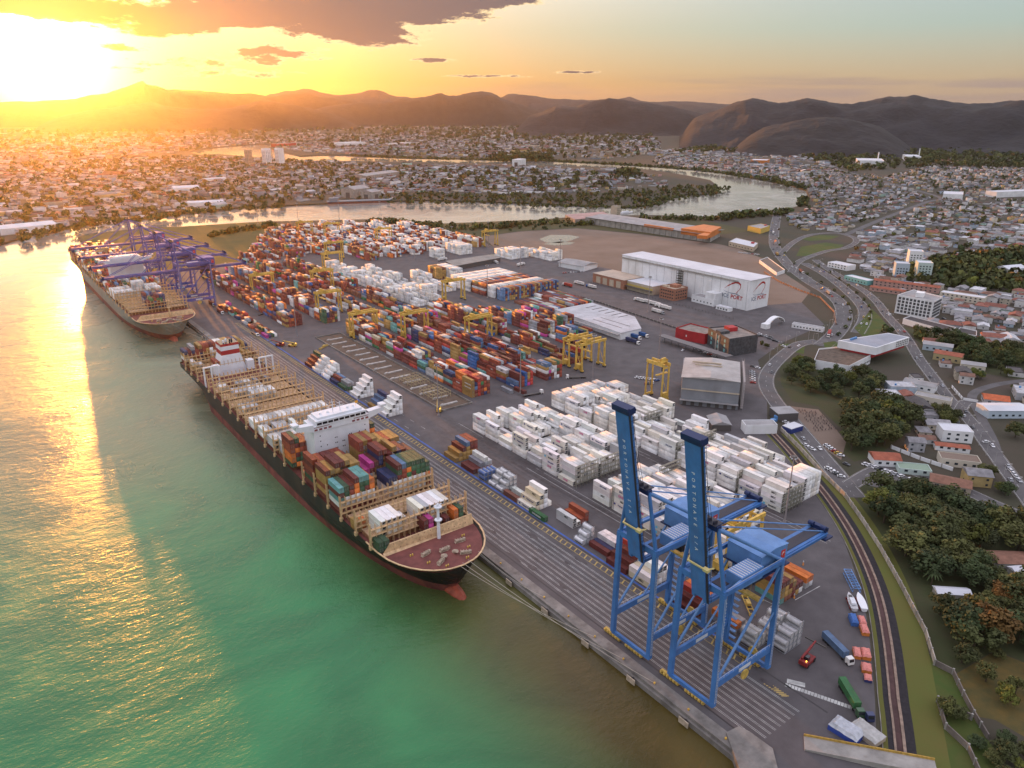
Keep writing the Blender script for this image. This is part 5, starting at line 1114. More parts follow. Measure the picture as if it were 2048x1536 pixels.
    b=bldg('long_shed','long low grey canopy shed beyond the solid container wall','shed',[(507,820),(499,784),(578,796),(578,823)],5.4,TRIM,mat('shed roof tan',(.30,.27,.24),.8,nz=(.1,.3),src='world'))
    b=bldg('yellow_building','small yellow and red block by the avenue','shop',[(1060,734),(1100,745),(1110,770),(1070,767)],8,mat('yellow wall',(.60,.42,.10),.7),ROOFG,.6); MB().rbox(1099,753,8.02,9.2,10,3,.4).build('sign_band',REDW,b)
    b=bldg('white_bungalow','low white flat block between orange warehouse and avenue','office',[(911.3,639.4),(948,658.5),(962,708),(924,692.6)],6,BEIGE,ROOFW,.7); windows(b,(924,692.6),(911.3,639.4),2,1,3,8,2.2,1.4); MB().rbox(940,662,6.2,8,6,4,.4).build('roof_sign',REDW,b)
    b=bldg('roofless_shed','roofless white walled enclosure on the dirt lot','enclosure',PP([(1518,526),(1534,520),(1569,546),(1553,552)]),3.2,WALLW,DIRT,1.0)
    # museum
    lo=[(516,296),(523.5,271.5),(564,276),(580,297),(545,310)]; z=5
    b=bldg('museum','angular white building with slanted upper block and red underside band','museum',lo,6.5,WALLW,mat('brown roof garden',(.14,.105,.08),.95,nz=(.3,.5),src='world'),1.2)
    up=ccw([(556.5,301),(562,272),(612,271),(610,288)]); MB().prism([(558,299),(563,274.5),(610,273),(608,287)],5.6,8.5).build('red_band',REDW,b)
    MB().prism(up,8.5,14.6).build('upper_block',WALLW,b); ub=MB(); cx=sum(p[0] for p in up)/4; cy=sum(p[1] for p in up)/4; ub.prism([(cx+(x-cx)*.93,cy+(y-cy)*.9) for x,y in up],14.61,14.72); ub.build('upper_roof',mat('grey blue roof',(.30,.32,.37),.6,nz=(.1,.2),src='world'),b)
    for i in range(4): MB().cyl((565+i*2.4,295,14.72),(565+i*2.4,295,16.2),1.0,n=10).build('roof_tank',mat('tank blue',(.10,.25,.50),.5),b)
    q0=Vector((562,272)); q1=Vector((612,271))
    for r in range(3):
        for i in range(7): c=q0.lerp(q1,.62+i*.055); MB().box(c.x-.8,c.x+.8,c.y-.1,c.y-.02,9.3+r*1.7,10.4+r*1.7).build('triangular_window',TRIM,b)
    for i in range(8): c=Vector((564,276)).lerp(Vector((540,273.3)),i/8); MB().box(c.x-.7,c.x+.7,c.y-.16,c.y-.08,2,3.4).build('triangular_window',TRIM,b)
    # white block with dark glazed front
    K=lambda x,y,z=0: tuple(P(1500+x*.32561,500+y*.32561,z)[:2])
    q=[K(905,280,17.5),K(1130,320,17.5),K(1183,292,17.5),K(1005,248,17.5)]; b=bldg('glazed_office','white office block with dark glazed front above the avenue','office',q,17.5,WALLW,ROOFG,1)
    q=ccw(q)
    for p,r in faces(q):
        if (Vector(p)-Vector(r)).length>20: 
            mid=(Vector(p)+Vector(r))/2
            if mid.length<1000: windows(b,p,r,1.6,5,3.2,9,2.4,2.4,DARKG)
    MB().rbox(*((Vector(q[0])+Vector(q[2]))/2),17.7,22,9,7,.3).build('roof_tower',WALLW,b)
    b=bldg('mall','long low white building with dark flat roofs below the glazed office','shop',[K(940,425,4.5),K(1225,505,4.5),K(1265,480,4.5),K(985,408,4.5)],4.5,WALLW,mat('dark flat roof',(.07,.06,.06),.9,nz=(.2,.3),src='world'),.9)
    b=bldg('white_annex','white annex with dark roof at the end of the long low building','shop',[K(1265,510,4.5),K(1390,530,4.5),K(1393,500,4.5),K(1290,478,4.5)],4.5,WALLW,mat('dark flat roof',(.07,.06,.06),.9),.7); windows(b,K(1265,512),K(1388,532),1.4,1,3,3,1.6,1.2)
    for nm,c,lx,ly,h,lab,wm in (('apartment_block',K(1000,110,0),15,16,22,'tall pale apartment block with stacked balconies, rear of the three',WALLW),('apartment_block',K(920,165,0),15,15,17,'pale apartment block with blue grey front, left of the three',mat('pale blue wall',(.42,.50,.56),.8)),('apartment_block',K(1055,165,0),18,16,18,'apartment block with aqua roof edge, right of the three',mat('mint wall',(.50,.60,.56),.8))):
        q=rr(c,lx,ly,.62); b=bldg(nm,lab,'apartment block',q,h,wm,ROOFW,.8); q=ccw(q)
        for p,r in faces(q):
            if ((Vector(p)+Vector(r))/2).length<Vector(c).length-4: windows(b,p,r,1.6,int(h/3)-1,3.0,4,1.7,1.4)
    def rowhouse(nm,lab,p,q,w,h,m,rm,g=None):
        a=Vector(K(*p)); c=Vector(K(*q)); d=(c-a); ang=math.atan2(d.y,d.x); mid=(a+c)/2; Q=rr(mid,d.length,w,ang); b=bldg(nm,lab,'building',Q,h,m,rm,gable=g,parapet=0 if g else .5); Q=ccw(Q)
        for u,v in faces(Q):
            if (Vector(u)-Vector(v)).length>d.length*.8 and ((Vector(u)+Vector(v))/2).length<mid.length: windows(b,u,v,1.5,max(1,int(h/3)),3,int(d.length/4.5),1.7,1.3)
        return b
    rowhouse('row_house','long two storey row with red tiled roof behind the avenue',(760,215),(1160,265),9,6.5,mat('pink plaster',(.45,.28,.24),.8),TERR,1.8); rowhouse('row_house','lower red tiled row in front of the long red row',(740,245),(950,275),8,4,mat('pink plaster',(.45,.28,.24),.8),TERR,1.5)
    rowhouse('shop_row','low shop row with aqua front beside the avenue',(600,180),(740,215),12,5,GREENR,ROOFW); rowhouse('white_hall','white hall above the avenue with flat roof',(500,100),(620,125),16,6,WALLW,ROOFW); rowhouse('warehouse_hall','white arched hall at the far right edge of town',(1540,150),(1650,140),18,8,WALLW,ROOFW,3)
    rowhouse('row_house','pale two storey row behind the glazed office',(1170,290),(1440,330),12,6.5,mat('cream wall',(.58,.53,.44),.8),ROOFW); rowhouse('white_house','long white roofed house beside the side street, mid right',(945,830),(1140,870),11,4.5,WALLW,ROOFG,1.2)
    rowhouse('street_house','white house with red roof annex under the long grey roof',(1010,920),(1230,965),9,5,mat('cream wall',(.58,.53,.44),.8),ROOFG); rowhouse('white_villa','white two storey villa with flat roof and water tank, lower right',(1155,1150),(1340,1165),12,7,WALLW,ROOFW); rowhouse('villa_wing','low white wing with brown tiles below the white villa',(1130,1215),(1340,1240),6,3,WALLW,TERR,.8)
    rowhouse('orange_house','small house with bright orange hip roof at the right edge',(1425,930),(1580,950),12,4,mat('grey wall',(.4,.4,.42),.8),mat('bright orange tiles',(.52,.13,.05),.8,nz=(.4,.3),src='world'),2.2); rowhouse('blue_hall','pale blue walled hall cut by the right picture edge',(1420,1010),(1683,1010),14,5.5,mat('sky wall',(.46,.54,.62),.7),ROOFW,1.0)
    rowhouse('red_house','house with red tiled roof beside the car park trees',(740,1300),(905,1310),11,4,WALLW,TERR,2.2); rowhouse('long_tiled_house','long brown tiled house behind the row of parked cars',(1100,1430),(1350,1480),11,3.6,mat('tan wall',(.40,.33,.26),.8),mat('brown tiles',(.24,.12,.08),.85,nz=(.4,.3),src='world'),1.8)
    rowhouse('unfinished_house','roofless cream concrete house under construction, lower right',(1155,1300),(1400,1330),10,4.2,mat('cream wall',(.58,.53,.44),.8),DIRT); rowhouse('pool_house','green roofed pool house beside the red tiled house',(900,1350),(1100,1370),9,2.8,mat('mint wall',(.50,.60,.56),.8),mat('pale green roof',(.24,.32,.24),.8)); 
    rowhouse('terrace_house','ochre house with red roof beside the side street bend',(1130,660),(1300,690),12,5.5,mat('ochre wall',(.42,.34,.18),.8),TERR,1.6); rowhouse('terrace_house','cream house right of the ochre house',(1290,720),(1440,740),10,4.5,mat('cream wall',(.58,.53,.44),.8),ROOFG,1.2); rowhouse('corner_house','white and blue grey house above the ochre house',(1060,600),(1240,625),12,5,mat('pale blue wall',(.42,.50,.56),.8),ROOFG,1.2)
    # right hand woods
    for nm,lab,px,lx,ly,a,h,m,rm in (('garden_shed','white roofed shed among palms below the woods',(1902,1192),13,5,-.75,2.6,CONCW,ROOFW),('tin_house','brown roofed house with pale stripes in the woods',(2018,1128),16,10,-.7,3.4,CONCW,mat('brown tiles',(.24,.12,.08),.85)),('tin_house','pale roofed shed half hidden at the right edge of woods',(2040,1150),9,5,-.5,3,CONCW,ROOFW)):
        bldg(nm,lab,'shed',rr(P(*px)[:2],lx,ly,a),h,m,rm,gable=1.2)
    # far bank
    for lab,px,lx,ly,h,a,g in (('grey gabled shipyard hall with dark doorway across the river',(712,394),55,40,20,.4,6),('smaller shipyard hall right of the grey gabled hall',(742,396),34,34,15,.4,5),('large grey warehouse roof behind the shipyard halls',(750,355),180,60,12,.5,4),('low white riverside works on the left bank',(412,412),70,24,9,-.2,3),('white hall with arched roof on the left bank',(372,383),60,30,10,-.1,5),('long pale works near the left river bank',(48,463),90,45,10,.2,4),('white works hall between the three towers and river',(430,363),60,20,9,.1,2),('industrial plant with tall frames on the far bank',(1038,332),70,30,24,.6,0)):
        c=P(*px); b=bldg('river_works',lab,'warehouse',rr(c,lx,ly,a),h,CONCW if 'grey' in lab else WALLW,ROOFG if 'grey' in lab else ROOFW,gable=g or None)
        q=ccw(rr(c,lx,ly,a))
        for u,v in faces(q):
            if ((Vector(u)+Vector(v))/2).length<c.length-5 and abs((Vector(u)-Vector(v)).length-ly)<1: windows(b,u,v,.3,1,3,1,min(12,ly*.4),h*.6,TRIM,'doorway')
    for i,(px,py,h) in enumerate(((499,330,52),(535,330,58),(561,329,58))):
        c=P(px,py); b=bldg('apartment_tower',('leftmost and darkest of three apartment towers by the far river arm','middle white tower of three by the far river arm','rightmost white tower of three by the far river arm')[i],'apartment tower',rr(c,30 if i else 22,18,.5),h,WALLW if i else CONCW,ROOFG,1.5); q=ccw(rr(c,30.2 if i else 22.2,18.2,.5))
        for u,v in faces(q):
            if ((Vector(u)+Vector(v))/2).length<c.length-6: windows(b,u,v,4,10,5,3,3,2.2)
    for lab,px,lx,ly,h,a in (('cream factory with sunlit front below the dark hills',(1738,328),150,90,16,.55),('long pale warehouse right of the cream factory',(1822,320),150,55,17,.55),('white factory with small chimney below the dark hills',(1587,302),190,80,18,.6),('orange fronted factory on the outer river bank',(1520,326),90,60,12,.5),('long white halls on the plain below centre hill',(1130,254),520,80,14,.5),('white factory with chimney beyond the far river arm',(700,291),170,90,18,.4),('red stacked store beside the far river arm',(568,293),150,40,16,.4),('pale factory block beyond the far river arm',(800,290),140,60,12,.4),('long white hall at the right picture edge',(2030,392),150,30,12,-.35),('white hall in the town below the right hills',(1905,395),70,40,10,.4)):
        c=P(*px); b=bldg('factory',lab,'factory',rr(c,lx,ly,a),h,REDW if 'red ' in lab else (ORANW if 'orange' in lab else WALLW),ROOFW,1); 
        if 'chimney' in lab or 'cream' in lab: MB().cyl((c.x+lx*.4,c.y,0),(c.x+lx*.4,c.y,h*2.6),2.4,2,10).build('chimney',WALLW,b)
port_buildings()
def walls():
    def wall(label,px,h,m,t=.35,name='boundary_wall'):
        pts=PP(px); w=MB(); 
        for a,b in zip(pts,pts[1:]): w.bar((*a,h/2),(*b,h/2),t,h)
        o=w.build(name,m); pl=MB()
        for a,b in zip(pts,pts[1:]):
            L=math.dist(a,b); n=max(1,int(L/5))
            for i in range(n): 
                x=a[0]+(b[0]-a[0])*i/n; y=a[1]+(b[1]-a[1])*i/n; pl.box(x-.3,x+.3,y-.3,y+.3,0,h+.25)
        pl.build('wall_posts',CONCW,o); tag(o,label,'wall')
    PANEL=mat('stained wall panels',(.46,.41,.35),.9,nz=(.15,.4),src='world',streak=(.4,(.20,.16,.12),.6))
    wall('long pale concrete panel wall following the road being built',[(1562,862),(1600,900),(1640,945),(1690,995),(1725,1045),(1760,1100),(1800,1172),(1850,1268),(1868,1328)],2.6,PANEL)
    wall('dark panel wall section stepping down beside the lawn',[(1868,1330),(1905,1349),(1925,1392),(1946,1432),(1975,1480)],2.4,mat('dark wall panels',(.20,.17,.15),.9,nz=(.2,.5),src='world'))
    wall('dark walled corner enclosing bushes at the lower right',[(1942,1440),(1874,1404),(1890,1458),(1935,1500),(1962,1560)],2.4,mat('dark wall panels',(.20,.17,.15),.9))
    wall('pale garden wall between parked cars and the woods',[(1900,1018),(1960,1035),(2060,1065)],1.8,WALLW); wall('white villa garden wall, lower right',[(1782,897),(1840,920),(1905,942)],2.2,WALLW); wall('white wall along the side street',[(1903,775),(1925,800),(1955,805)],1.8,WALLW); wall('grey garden wall above the white villa',[(1820,838),(1880,845),(1900,852)],2.0,CONCW)
    wall('rusty hoarding between dirt lot and avenue',[(1528,545),(1560,565),(1600,582),(1640,596),(1668,625),(1672,650)],1.8,mat('rusty hoarding',(.33,.17,.10),.85,nz=(.3,.5),src='world'),name='hoarding')
    wall('dark kerb fence along the cold store lane',[(1082,575),(1180,600),(1300,640),(1480,700)],1.4,TRIM,name='lane_fence')
walls()
def port_bits():
    # concrete beams and yellow frames over the foundation trench
    b0=None; r=random.Random(3)
    for i in range(15):
        y=404+i*13.6
        if b0 is None: b0=MB().box(-8,8,-.9,.9,0,.7).box(-7,-5,-.85,.85,.7,1.1).build('concrete_beam',mat('pale concrete beam',(.55,.52,.49),.85,nz=(.4,.4),src='obj')); o=b0
        else: o=dup(b0)
        o.location=(250+r.uniform(-2,2),y,.05); o.color=(.50,.47,.44,1); o.rotation_euler=(0,0,r.uniform(-.05,.05)); o.scale=(r.uniform(.7,1.1),1,1); tag(o,'pale concrete beam lying across the building pit','beam','concrete beams across the building pit')
    for i,(x,y) in enumerate(((251,455),(250,424))):
        f=MB()
        for a in (-7.5,-3.7,0,3.7,7.5):
            for b in (-9,-3,3,9): f.box(a-.12,a+.12,b-.12,b+.12,0,4.5)
        for z in (2.2,4.5):
            for a in (-7.5,-3.7,0,3.7,7.5): f.box(a-.1,a+.1,-9,9,z-.1,z+.1)
            for b in (-9,-3,3,9): f.box(-7.5,7.5,b-.1,b+.1,z-.1,z+.1)
        o=f.build('steel_formwork',mat('formwork tan',(.42,.34,.20),.7)); o.location=(x,y,.05); tag(o,('tan steel formwork cage in the middle of the building pit','tan steel formwork cage at the near end of the pit')[i],'formwork')
    # floodlight masts
    def mast():
        o=MB().cyl((0,0,0),(0,0,36),.45,.22,10).cyl((0,0,0),(0,0,1.2),.9,.7,10).build('light_mast',mat('mast grey',(.28,.25,.25),.6))
        h=MB().cyl((0,0,35.4),(0,0,35.9),1.5,n=12).build('head_ring',TRIM,o)
        for k in range(6): a=k*math.pi/3; MB().rbox(1.5*math.cos(a),1.5*math.sin(a),34.8,35.4,.7,.5,a).build('floodlight',SILV,h)
        return o
    p=mast()
    for i,((px,py),lab) in enumerate((((1041,786),'tall floodlight mast before the coloured row ends'),((594,673),'tall floodlight mast at the front of the far row'),((1185,760),'floodlight mast in front of the empty gantries'),((1569,1045),'floodlight mast at the end of the rear white stacks'),((1296,624),'floodlight mast beside the cold store lane'),((1317,722),'floodlight mast before the dark patterned office'),((877,831),'floodlight mast behind the ochre pyramid'),((829,519),'floodlight mast in the far yard cross lane'),((905,503),'floodlight mast before the white cube stacks'),((977,492),'floodlight mast beside the lone far gantry'),((975,596),'floodlight mast in front of the solid wall of boxes'),((1041,548),'floodlight mast right of the long canopy shed'),((538,540),'floodlight mast among rows right of the quay cranes'),((516,448),'river end floodlight mast, leftmost of four'),((597,447),'river end floodlight mast, second of four'),((679,441),'river end floodlight mast, third of four'),((761,443),'river end floodlight mast, rightmost of four'),((1120,535),'floodlight mast beside the white walled shed'))):
        o=p if i==0 else dup(p); q=P(px,py); o.location=(q.x,q.y,0); tag(o,lab,'light mast','floodlight masts in the port')
    # bottom right: stores, boats, tarped loads
    def at(px,py): q=P(px,py); return q.x,q.y
    TD=math.atan2(85-131,218-279)   # direction of the kerb there
    t=MB(); L=7
    for s in (-1,1):
        for z in (.2,2.2): t.box(-L,L,s*1.5-.12,s*1.5+.12,z-.12,z+.12)
    for k in range(8): 
        x=-L+k*2; t.bar((x,-1.5,2.2),(x,1.5,2.2),.18); t.bar((x,-1.5,2.2),(min(L,x+2),1.5,2.2),.15)
        for s in (-1,1): t.bar((x,s*1.5,.2),(min(L,x+2),s*1.5,2.2),.15)
    o=t.build('steel_truss',CB2); o.location=(*at(1703,1166),0); o.rotation_euler=(0,0,math.atan2(at(1712,1188)[1]-at(1692,1148)[1],at(1712,1188)[0]-at(1692,1148)[0])); tag(o,'blue lattice steel truss lying beside the kerb','truss')
    def boat(px,py,rz,m,lab,deck):
        h=MB(); V=[]; n=9
        for i in range(n):
            s=i/(n-1); w=1.55*(1-max(0,(s-.45)/.55)**2.2)*(.82+.18*min(1,s*4)); zz=.5+.5*s*s
            V+=[(-5.5+11*s,-w,1.5+zz*.6),(-5.5+11*s,-w*.75,.5+.2*s),(-5.5+11*s,0,.2+.5*max(0,s-.6)),(-5.5+11*s,w*.75,.5+.2*s),(-5.5+11*s,w,1.5+zz*.6)]
        h.add(V,[(i*5+j,i*5+j+1,i*5+j+6,i*5+j+5) for i in range(n-1) for j in range(4)]+[(4,3,2,1,0)]+[(i*5,i*5+5,i*5+9,i*5+4) for i in range(n-1)])
        o=h.build('boat',m); 
        if deck: MB().box(-3.5,.5,-.9,.9,2.0,2.9).build('wheelhouse',SHIPW,o); MB().box(1,3,-.6,.6,2.1,2.4).build('foredeck_hatch',TRIM,o)
        cr=MB(); cr.box(-4.5,4.2,-1.2,1.2,0,.2); 
        for x in (-3.5,0,3): cr.box(x-.15,x+.15,-1.5,1.5,.2,.9)
        cr.build('cradle',mat('cradle red',(.25,.04,.04),.7),o)
        o.location=(*at(px,py),0); o.rotation_euler=(0,0,rz); tag(o,lab,'boat')
    dirb=math.atan2(at(1715,1190)[1]-at(1729,1224)[1],at(1715,1190)[0]-at(1729,1224)[0]); boat(1721,1208,dirb,mat('gelcoat white',(.78,.79,.82),.3),'smooth white upturned boat hull on a red cradle by the kerb',False); boat(1702,1208,dirb,mat('worn white',(.55,.55,.56),.5,nz=(1,.4)),'worn white boat with wheelhouse on cradle by the kerb',True)
    TP=mat('pink tarpaulin',(.72,.26,.22),.7,nz=(1.2,.25)); 
    def load(px,py,lx,ly,h,m,m2,lab,rz,name='tarped_load'):
        b=MB().box(-lx/2,lx/2,-ly/2,ly/2,0,h*.55,0); o=b.build(name,m2); top=MB(); n=7
        V=[(-lx/2-.08+(lx+.16)*i/n,-ly/2-.08+(ly+.16)*j/n,h*(.55+.45*(1 if 0<i<n and 0<j<n else .25))+.12*math.sin(i*2.1+j*1.7)) for i in range(n+1) for j in range(n+1)]
        top.add(V,[(i*(n+1)+j,(i+1)*(n+1)+j,(i+1)*(n+1)+j+1,i*(n+1)+j+1) for i in range(n) for j in range(n)]).build('tarpaulin',m,o)
        o.location=(*at(px,py),0); o.rotation_euler=(0,0,rz); tag(o,lab,'covered load')
    kd=dirb; ORB=mat('orange bin',(.62,.20,.04),.6); NVB=mat('navy bin',(.03,.04,.14),.6); BLB=mat('blue bin',(.05,.14,.40),.6)
    load(1706,1244,5.6,2.6,2.6,BLB,BLB,'square blue skip beside the pink loads',kd,'skip'); load(1723,1245,4.6,2.5,2.0,TP,ORB,'pink covered skip behind the blue skip',kd); load(1728,1264,5,2.6,2.4,TP,ORB,'pink covered orange skip nearest the blue lorry',kd); load(1713,1310,5,2.5,2.2,TP,ORB,'pink covered skip beside the blue lorry cab',kd-.1); load(1731,1312,5,3,2.3,TP,ORB,'pink covered skip with red base against the kerb',kd-.1); load(1732,1340,4,3.2,2.1,TP,ORB,'broad pink covered skip behind the green box',kd-.15); load(1735,1360,3,2.4,1.8,TP,NVB,'small pink covered navy skip by the kerb',kd-.15)
    load(1692,1466,9.4,6.3,3.0,mat('grey ribbed cover',(.50,.52,.56),.6,nz=(.6,.3),stripes=(1,4,.8)),mat('blue base',(.04,.08,.35),.6),'grey ribbed store with blue base by the ramp',math.pi/2+.05,'store'); load(1733,1470,9.4,5.8,2.8,mat('dull white cover',(.46,.45,.43),.7,nz=(.5,.3)),BEIGE,'dull white roofed store right of the ribbed store',math.pi/2-.1,'store')
    # loading ramp in the corner
    a=Vector((*at(1608,1487),0)); b=Vector((*at(1870,1548),0)); d=(b-a).normalized(); u=Vector((d.y,-d.x,0)); w=3.0
    r=MB(); r.add([a+u*w+Vector((0,0,.3)),b+u*w+Vector((0,0,2.4)),b-u*w+Vector((0,0,2.4)),a-u*w+Vector((0,0,.3)),a+u*w,b+u*w,b-u*w,a-u*w],[(0,1,2,3)[::-1],(4,5,1,0),(6,7,3,2),(5,6,2,1),(7,4,0,3)][::1]); o=r.build('loading_ramp',CONCW); tag(o,'concrete loading ramp with yellow edge in the lower right corner','ramp')
    MB().bar(a-u*w+Vector((0,0,.7)),b-u*w+Vector((0,0,2.8)),.3,.8).build('edge_rail',mat('ochre edge',(.48,.30,.06),.7,nz=(1,.4)),o); MB().bar(a+u*w+Vector((0,0,.55)),b+u*w+Vector((0,0,2.65)),.25,.5).build('edge_rail',CONCW,o)
    for i,(px,py) in enumerate(((1606,1130),(1588,1196),(1619,1170))):
        c=MB().cyl((0,0,0),(0,0,.5),.45,.35,8).cyl((0,0,.5),(0,0,1.5),.3,.25,8).build('marker_post',mat('hazard orange',(.75,.3,.08),.6)); MB().cyl((0,0,1.5),(0,0,2.1),.24,.2,8).build('white_top',SILV,c); c.location=(*at(px,py),0); tag(c,('orange and white marker post beside the white line','orange and white marker post by the ochre boxes','orange marker post at the kerb side')[i],'post')
    for px,py,rz,lab in ((1440,1132,.9,'yellow spreader frame on the ground between the cranes'),(1496,1212,.9,'yellow spreader frame beside the near crane'),(648,695,.6,'yellow spreader frame on the far apron')):
        f=MB(); f.box(-6,6,-1.2,-.9,.6,1.0); f.box(-6,6,.9,1.2,.6,1.0)
        for x in (-6,-3,0,3,6): f.box(x-.2,x+.2,-.9,.9,.62,.98)
        for x in (-6,6): f.box(x-.5,x+.5,-1.2,1.2,0,.6)
        f.box(-1.4,1.4,-.8,.8,1.02,2.2); o=f.build('spreader_frame',YEL); o.location=(*at(px,py),0); o.rotation_euler=(0,0,rz); tag(o,lab,'spreader')
port_bits()
def barges():
    a=P(655,408,-3); b=P(776,404,-3); d=b-a; L=d.length; o=MB().box(-L/2,L/2,-10,10,-.5,4.5,0).build('barge',mat('barge maroon',(.16,.05,.045),.7,nz=(.1,.4),src='world'))
    MB().box(-L/2-1,L/2+4,-10.5,10.5,4.5,6.2).build('deck',mat('barge grey blue',(.16,.20,.24),.6),o); MB().box(-L/2+4,-L/2+24,-8,8,6.2,13).build('wheelhouse',mat('barge grey blue',(.16,.20,.24),.6),o); MB().add([(L/2+4,-10,6.3),(L/2+12,-4,10),(L/2+12,4,10),(L/2+4,10,6.3)],[(0,1,2,3)]).build('bow_ramp',mat('barge grey blue',(.16,.20,.24),.6),o)
    o.location=((a.x+b.x)/2,(a.y+b.y)/2,-3); o.rotation_euler=(0,0,math.atan2(d.y,d.x)); tag(o,'long maroon barge moored at the shipyard across the river','barge')
    fm=mat('ferry white',(.6,.6,.62),.5)
    for i,(px,py,L,rz,lab) in enumerate(((1253,427,34,0,'small white ferry on the river behind the concrete tower'),(196,448,26,-.6,'white fishing boat at the left bank, leftmost of three'),(222,447,30,-.6,'white fishing boat at the left bank, middle of three'),(238,444,24,-.6,'white fishing boat at the left bank, rightmost of three'),(1486,425,24,.3,'fishing boat with mast at the outer river bank'),(1518,421,22,.3,'second fishing boat with mast at the outer river bank'),(1408,436,18,.4,'small boat moored below the trees on the river bend'),(1190,312,40,.2,'dredger on the far river arm'))):
        c=P(px,py,-3); h=MB(); h.add([(-L/2,-3.4,0),(L*.3,-3.4,0),(L/2,0,0),(L*.3,3.4,0),(-L/2,3.4,0),(-L/2,-3.8,2.6),(L*.3,-3.8,2.6),(L/2+2,0,3.4),(L*.3,3.8,2.6),(-L/2,3.8,2.6)],[(0,1,6,5),(1,2,7,6),(2,3,8,7),(3,4,9,8),(4,0,5,9),(5,6,7,8,9)])
        o=h.build('river_boat',fm if i<4 else mat('boat red',(.25,.08,.06),.6)); MB().box(-L*.35,L*.12,-2.6,2.6,2.65,5.2).build('cabin',SHIPW,o); MB().cyl((-L*.1,0,5.2),(-L*.1,0,11),.2,n=6).build('mast',TRIM,o)
        o.location=(c.x,c.y,-3.2); o.rotation_euler=(0,0,rz); tag(o,lab,'boat')
barges()
# ---------------------------------------------------------------- town, trees, vehicles
KP=lambda pts:PP([(1500+a*.32561,500+b*.32561) for a,b in pts])
BLOCK=set(); CELL=4.0
def blk(x,y,r):
    n=int(math.ceil(r/CELL)); cx,cy=int(x//CELL),int(y//CELL)
    for i in range(-n,n+1):
        for j in range(-n,n+1):
            if i*i+j*j<=n*n+1: BLOCK.add((cx+i,cy+j))
for pts,w in ROADPTS:
    for a,b in zip(pts,pts[1:]):
        n=max(1,int(math.dist(a,b)/4))
        for i in range(n): blk(a[0]+(b[0]-a[0])*i/n,a[1]+(b[1]-a[1])*i/n,w/2+3.5)
for a,b in zip(TRK,TRK[1:]):
    for i in range(4): blk(a[0]+(b[0]-a[0])*i/4,a[1]+(b[1]-a[1])*i/4,11)
for q in FOOT:
    xs=[p[0] for p in q]; ys=[p[1] for p in q]
    if max(xs)-min(xs)<260:
        x=min(xs)-4
        while x<max(xs)+4:
            y=min(ys)-4
            while y<max(ys)+4: BLOCK.add((int(x//CELL),int(y//CELL))); y+=CELL
            x+=CELL
for q in (k0([(640,480),(700,420),(745,360),(790,400),(850,470),(780,520),(700,540)]),k0([(250,960),(420,980),(520,1090),(590,1180),(560,1290),(470,1230),(330,1100)]),k0([(640,1430),(760,1350),(960,1390),(1300,1560),(1230,1620),(900,1480)]),PP([(1592,512),(1602,494),(1650,485),(1688,490),(1676,500),(1625,512)])):
    xs=[p[0] for p in q]; ys=[p[1] for p in q]; x=min(xs)
    while x<max(xs):
        y=min(ys)
        while y<max(ys):
            if inside((x,y),q): BLOCK.add((int(x//CELL),int(y//CELL)))
            y+=CELL
        x+=CELL
def free(x,y): return (int(x//CELL),int(y//CELL)) not in BLOCK
CITY=PP([(1560,432),(1612,426),(1626,402),(1612,376),(1560,364),(1480,348),(1400,338),(1300,326),(1330,310),(1480,318),(1700,343),(1765,356),(1850,334),(2060,338),(2300,345),(2300,760),(2060,770),(1990,735),(1900,690),(1838,640),(1790,590),(1735,545),(1690,512),(1715,480),(1660,462),(1600,462)])
CITY2=KP([(985,480),(1180,520),(1400,580),(1683,560),(1800,700),(1800,1000),(1500,950),(1360,900),(1250,830),(1150,740),(1060,620)])
CITY3=KP([(1020,770),(1130,830),(1220,930),(1300,1020),(1430,1180),(1550,1330),(1700,1500),(1500,1540),(1360,1440),(1300,1280),(1100,1250),(900,1200),(1010,1050),(1000,980),(830,900),(880,830)])
WOODS=[('roadside woods',PP([(1702,955),(1760,945),(1850,1000),(1955,1040),(2080,1085),(2110,1260),(2000,1302),(1905,1290),(1858,1205),(1808,1120),(1752,1030)]),7.4,(4.6,8.2)),
 ('grove below the museum',KP([(185,700),(300,690),(430,760),(600,790),(720,770),(810,800),(830,860),(720,930),(600,920),(420,900),(300,860),(200,800)]),9,(3.5,6)),
 ('tall grove by the motorcycle lot',KP([(600,1000),(760,960),(960,980),(1000,1080),(900,1150),(800,1240),(640,1290),(585,1240),(600,1120)]),8.6,(5.5,8.5)),
 ('grove beside the long white shops',KP([(960,475),(1150,510),(1300,560),(1500,620),(1670,640),(1640,760),(1450,740),(1280,680),(1230,600),(1050,565)]),10,(4,6.5)),
 ('gardens by the side street',KP([(1240,850),(1420,850),(1440,940),(1300,920)]),8,(3.5,6)),
 ('upper right wood',PP([(1800,536),(1900,518),(2080,498),(2080,592),(1960,582),(1860,572),(1790,560)]),11,(5,8)),
 ('hedge along the office garden',KP([(20,545),(120,600),(250,600),(340,570),(330,620),(210,640),(90,600)]),8,(2,3.5)),
 ('bushes along the avenue wall',KP([(700,470),(830,455),(920,475),(1000,520),(900,520),(760,510)]),7,(2.5,4)),
 ('garden trees at the right edge',KP([(1460,1040),(1683,1000),(1700,1120),(1560,1180),(1480,1120)]),10,(4,7)),
 ('scrub slope below the wall',PP([(1905,1275),(2010,1310),(2080,1300),(2080,1440),(2010,1420),(1960,1390),(1925,1340)]),9,(2,3.6)),
 ('walled bushes at the lower right',PP([(1890,1412),(1945,1445),(1985,1480),(2060,1500),(2060,1580),(1990,1570),(1935,1490),(1895,1450)]),6,(2,3.6))]
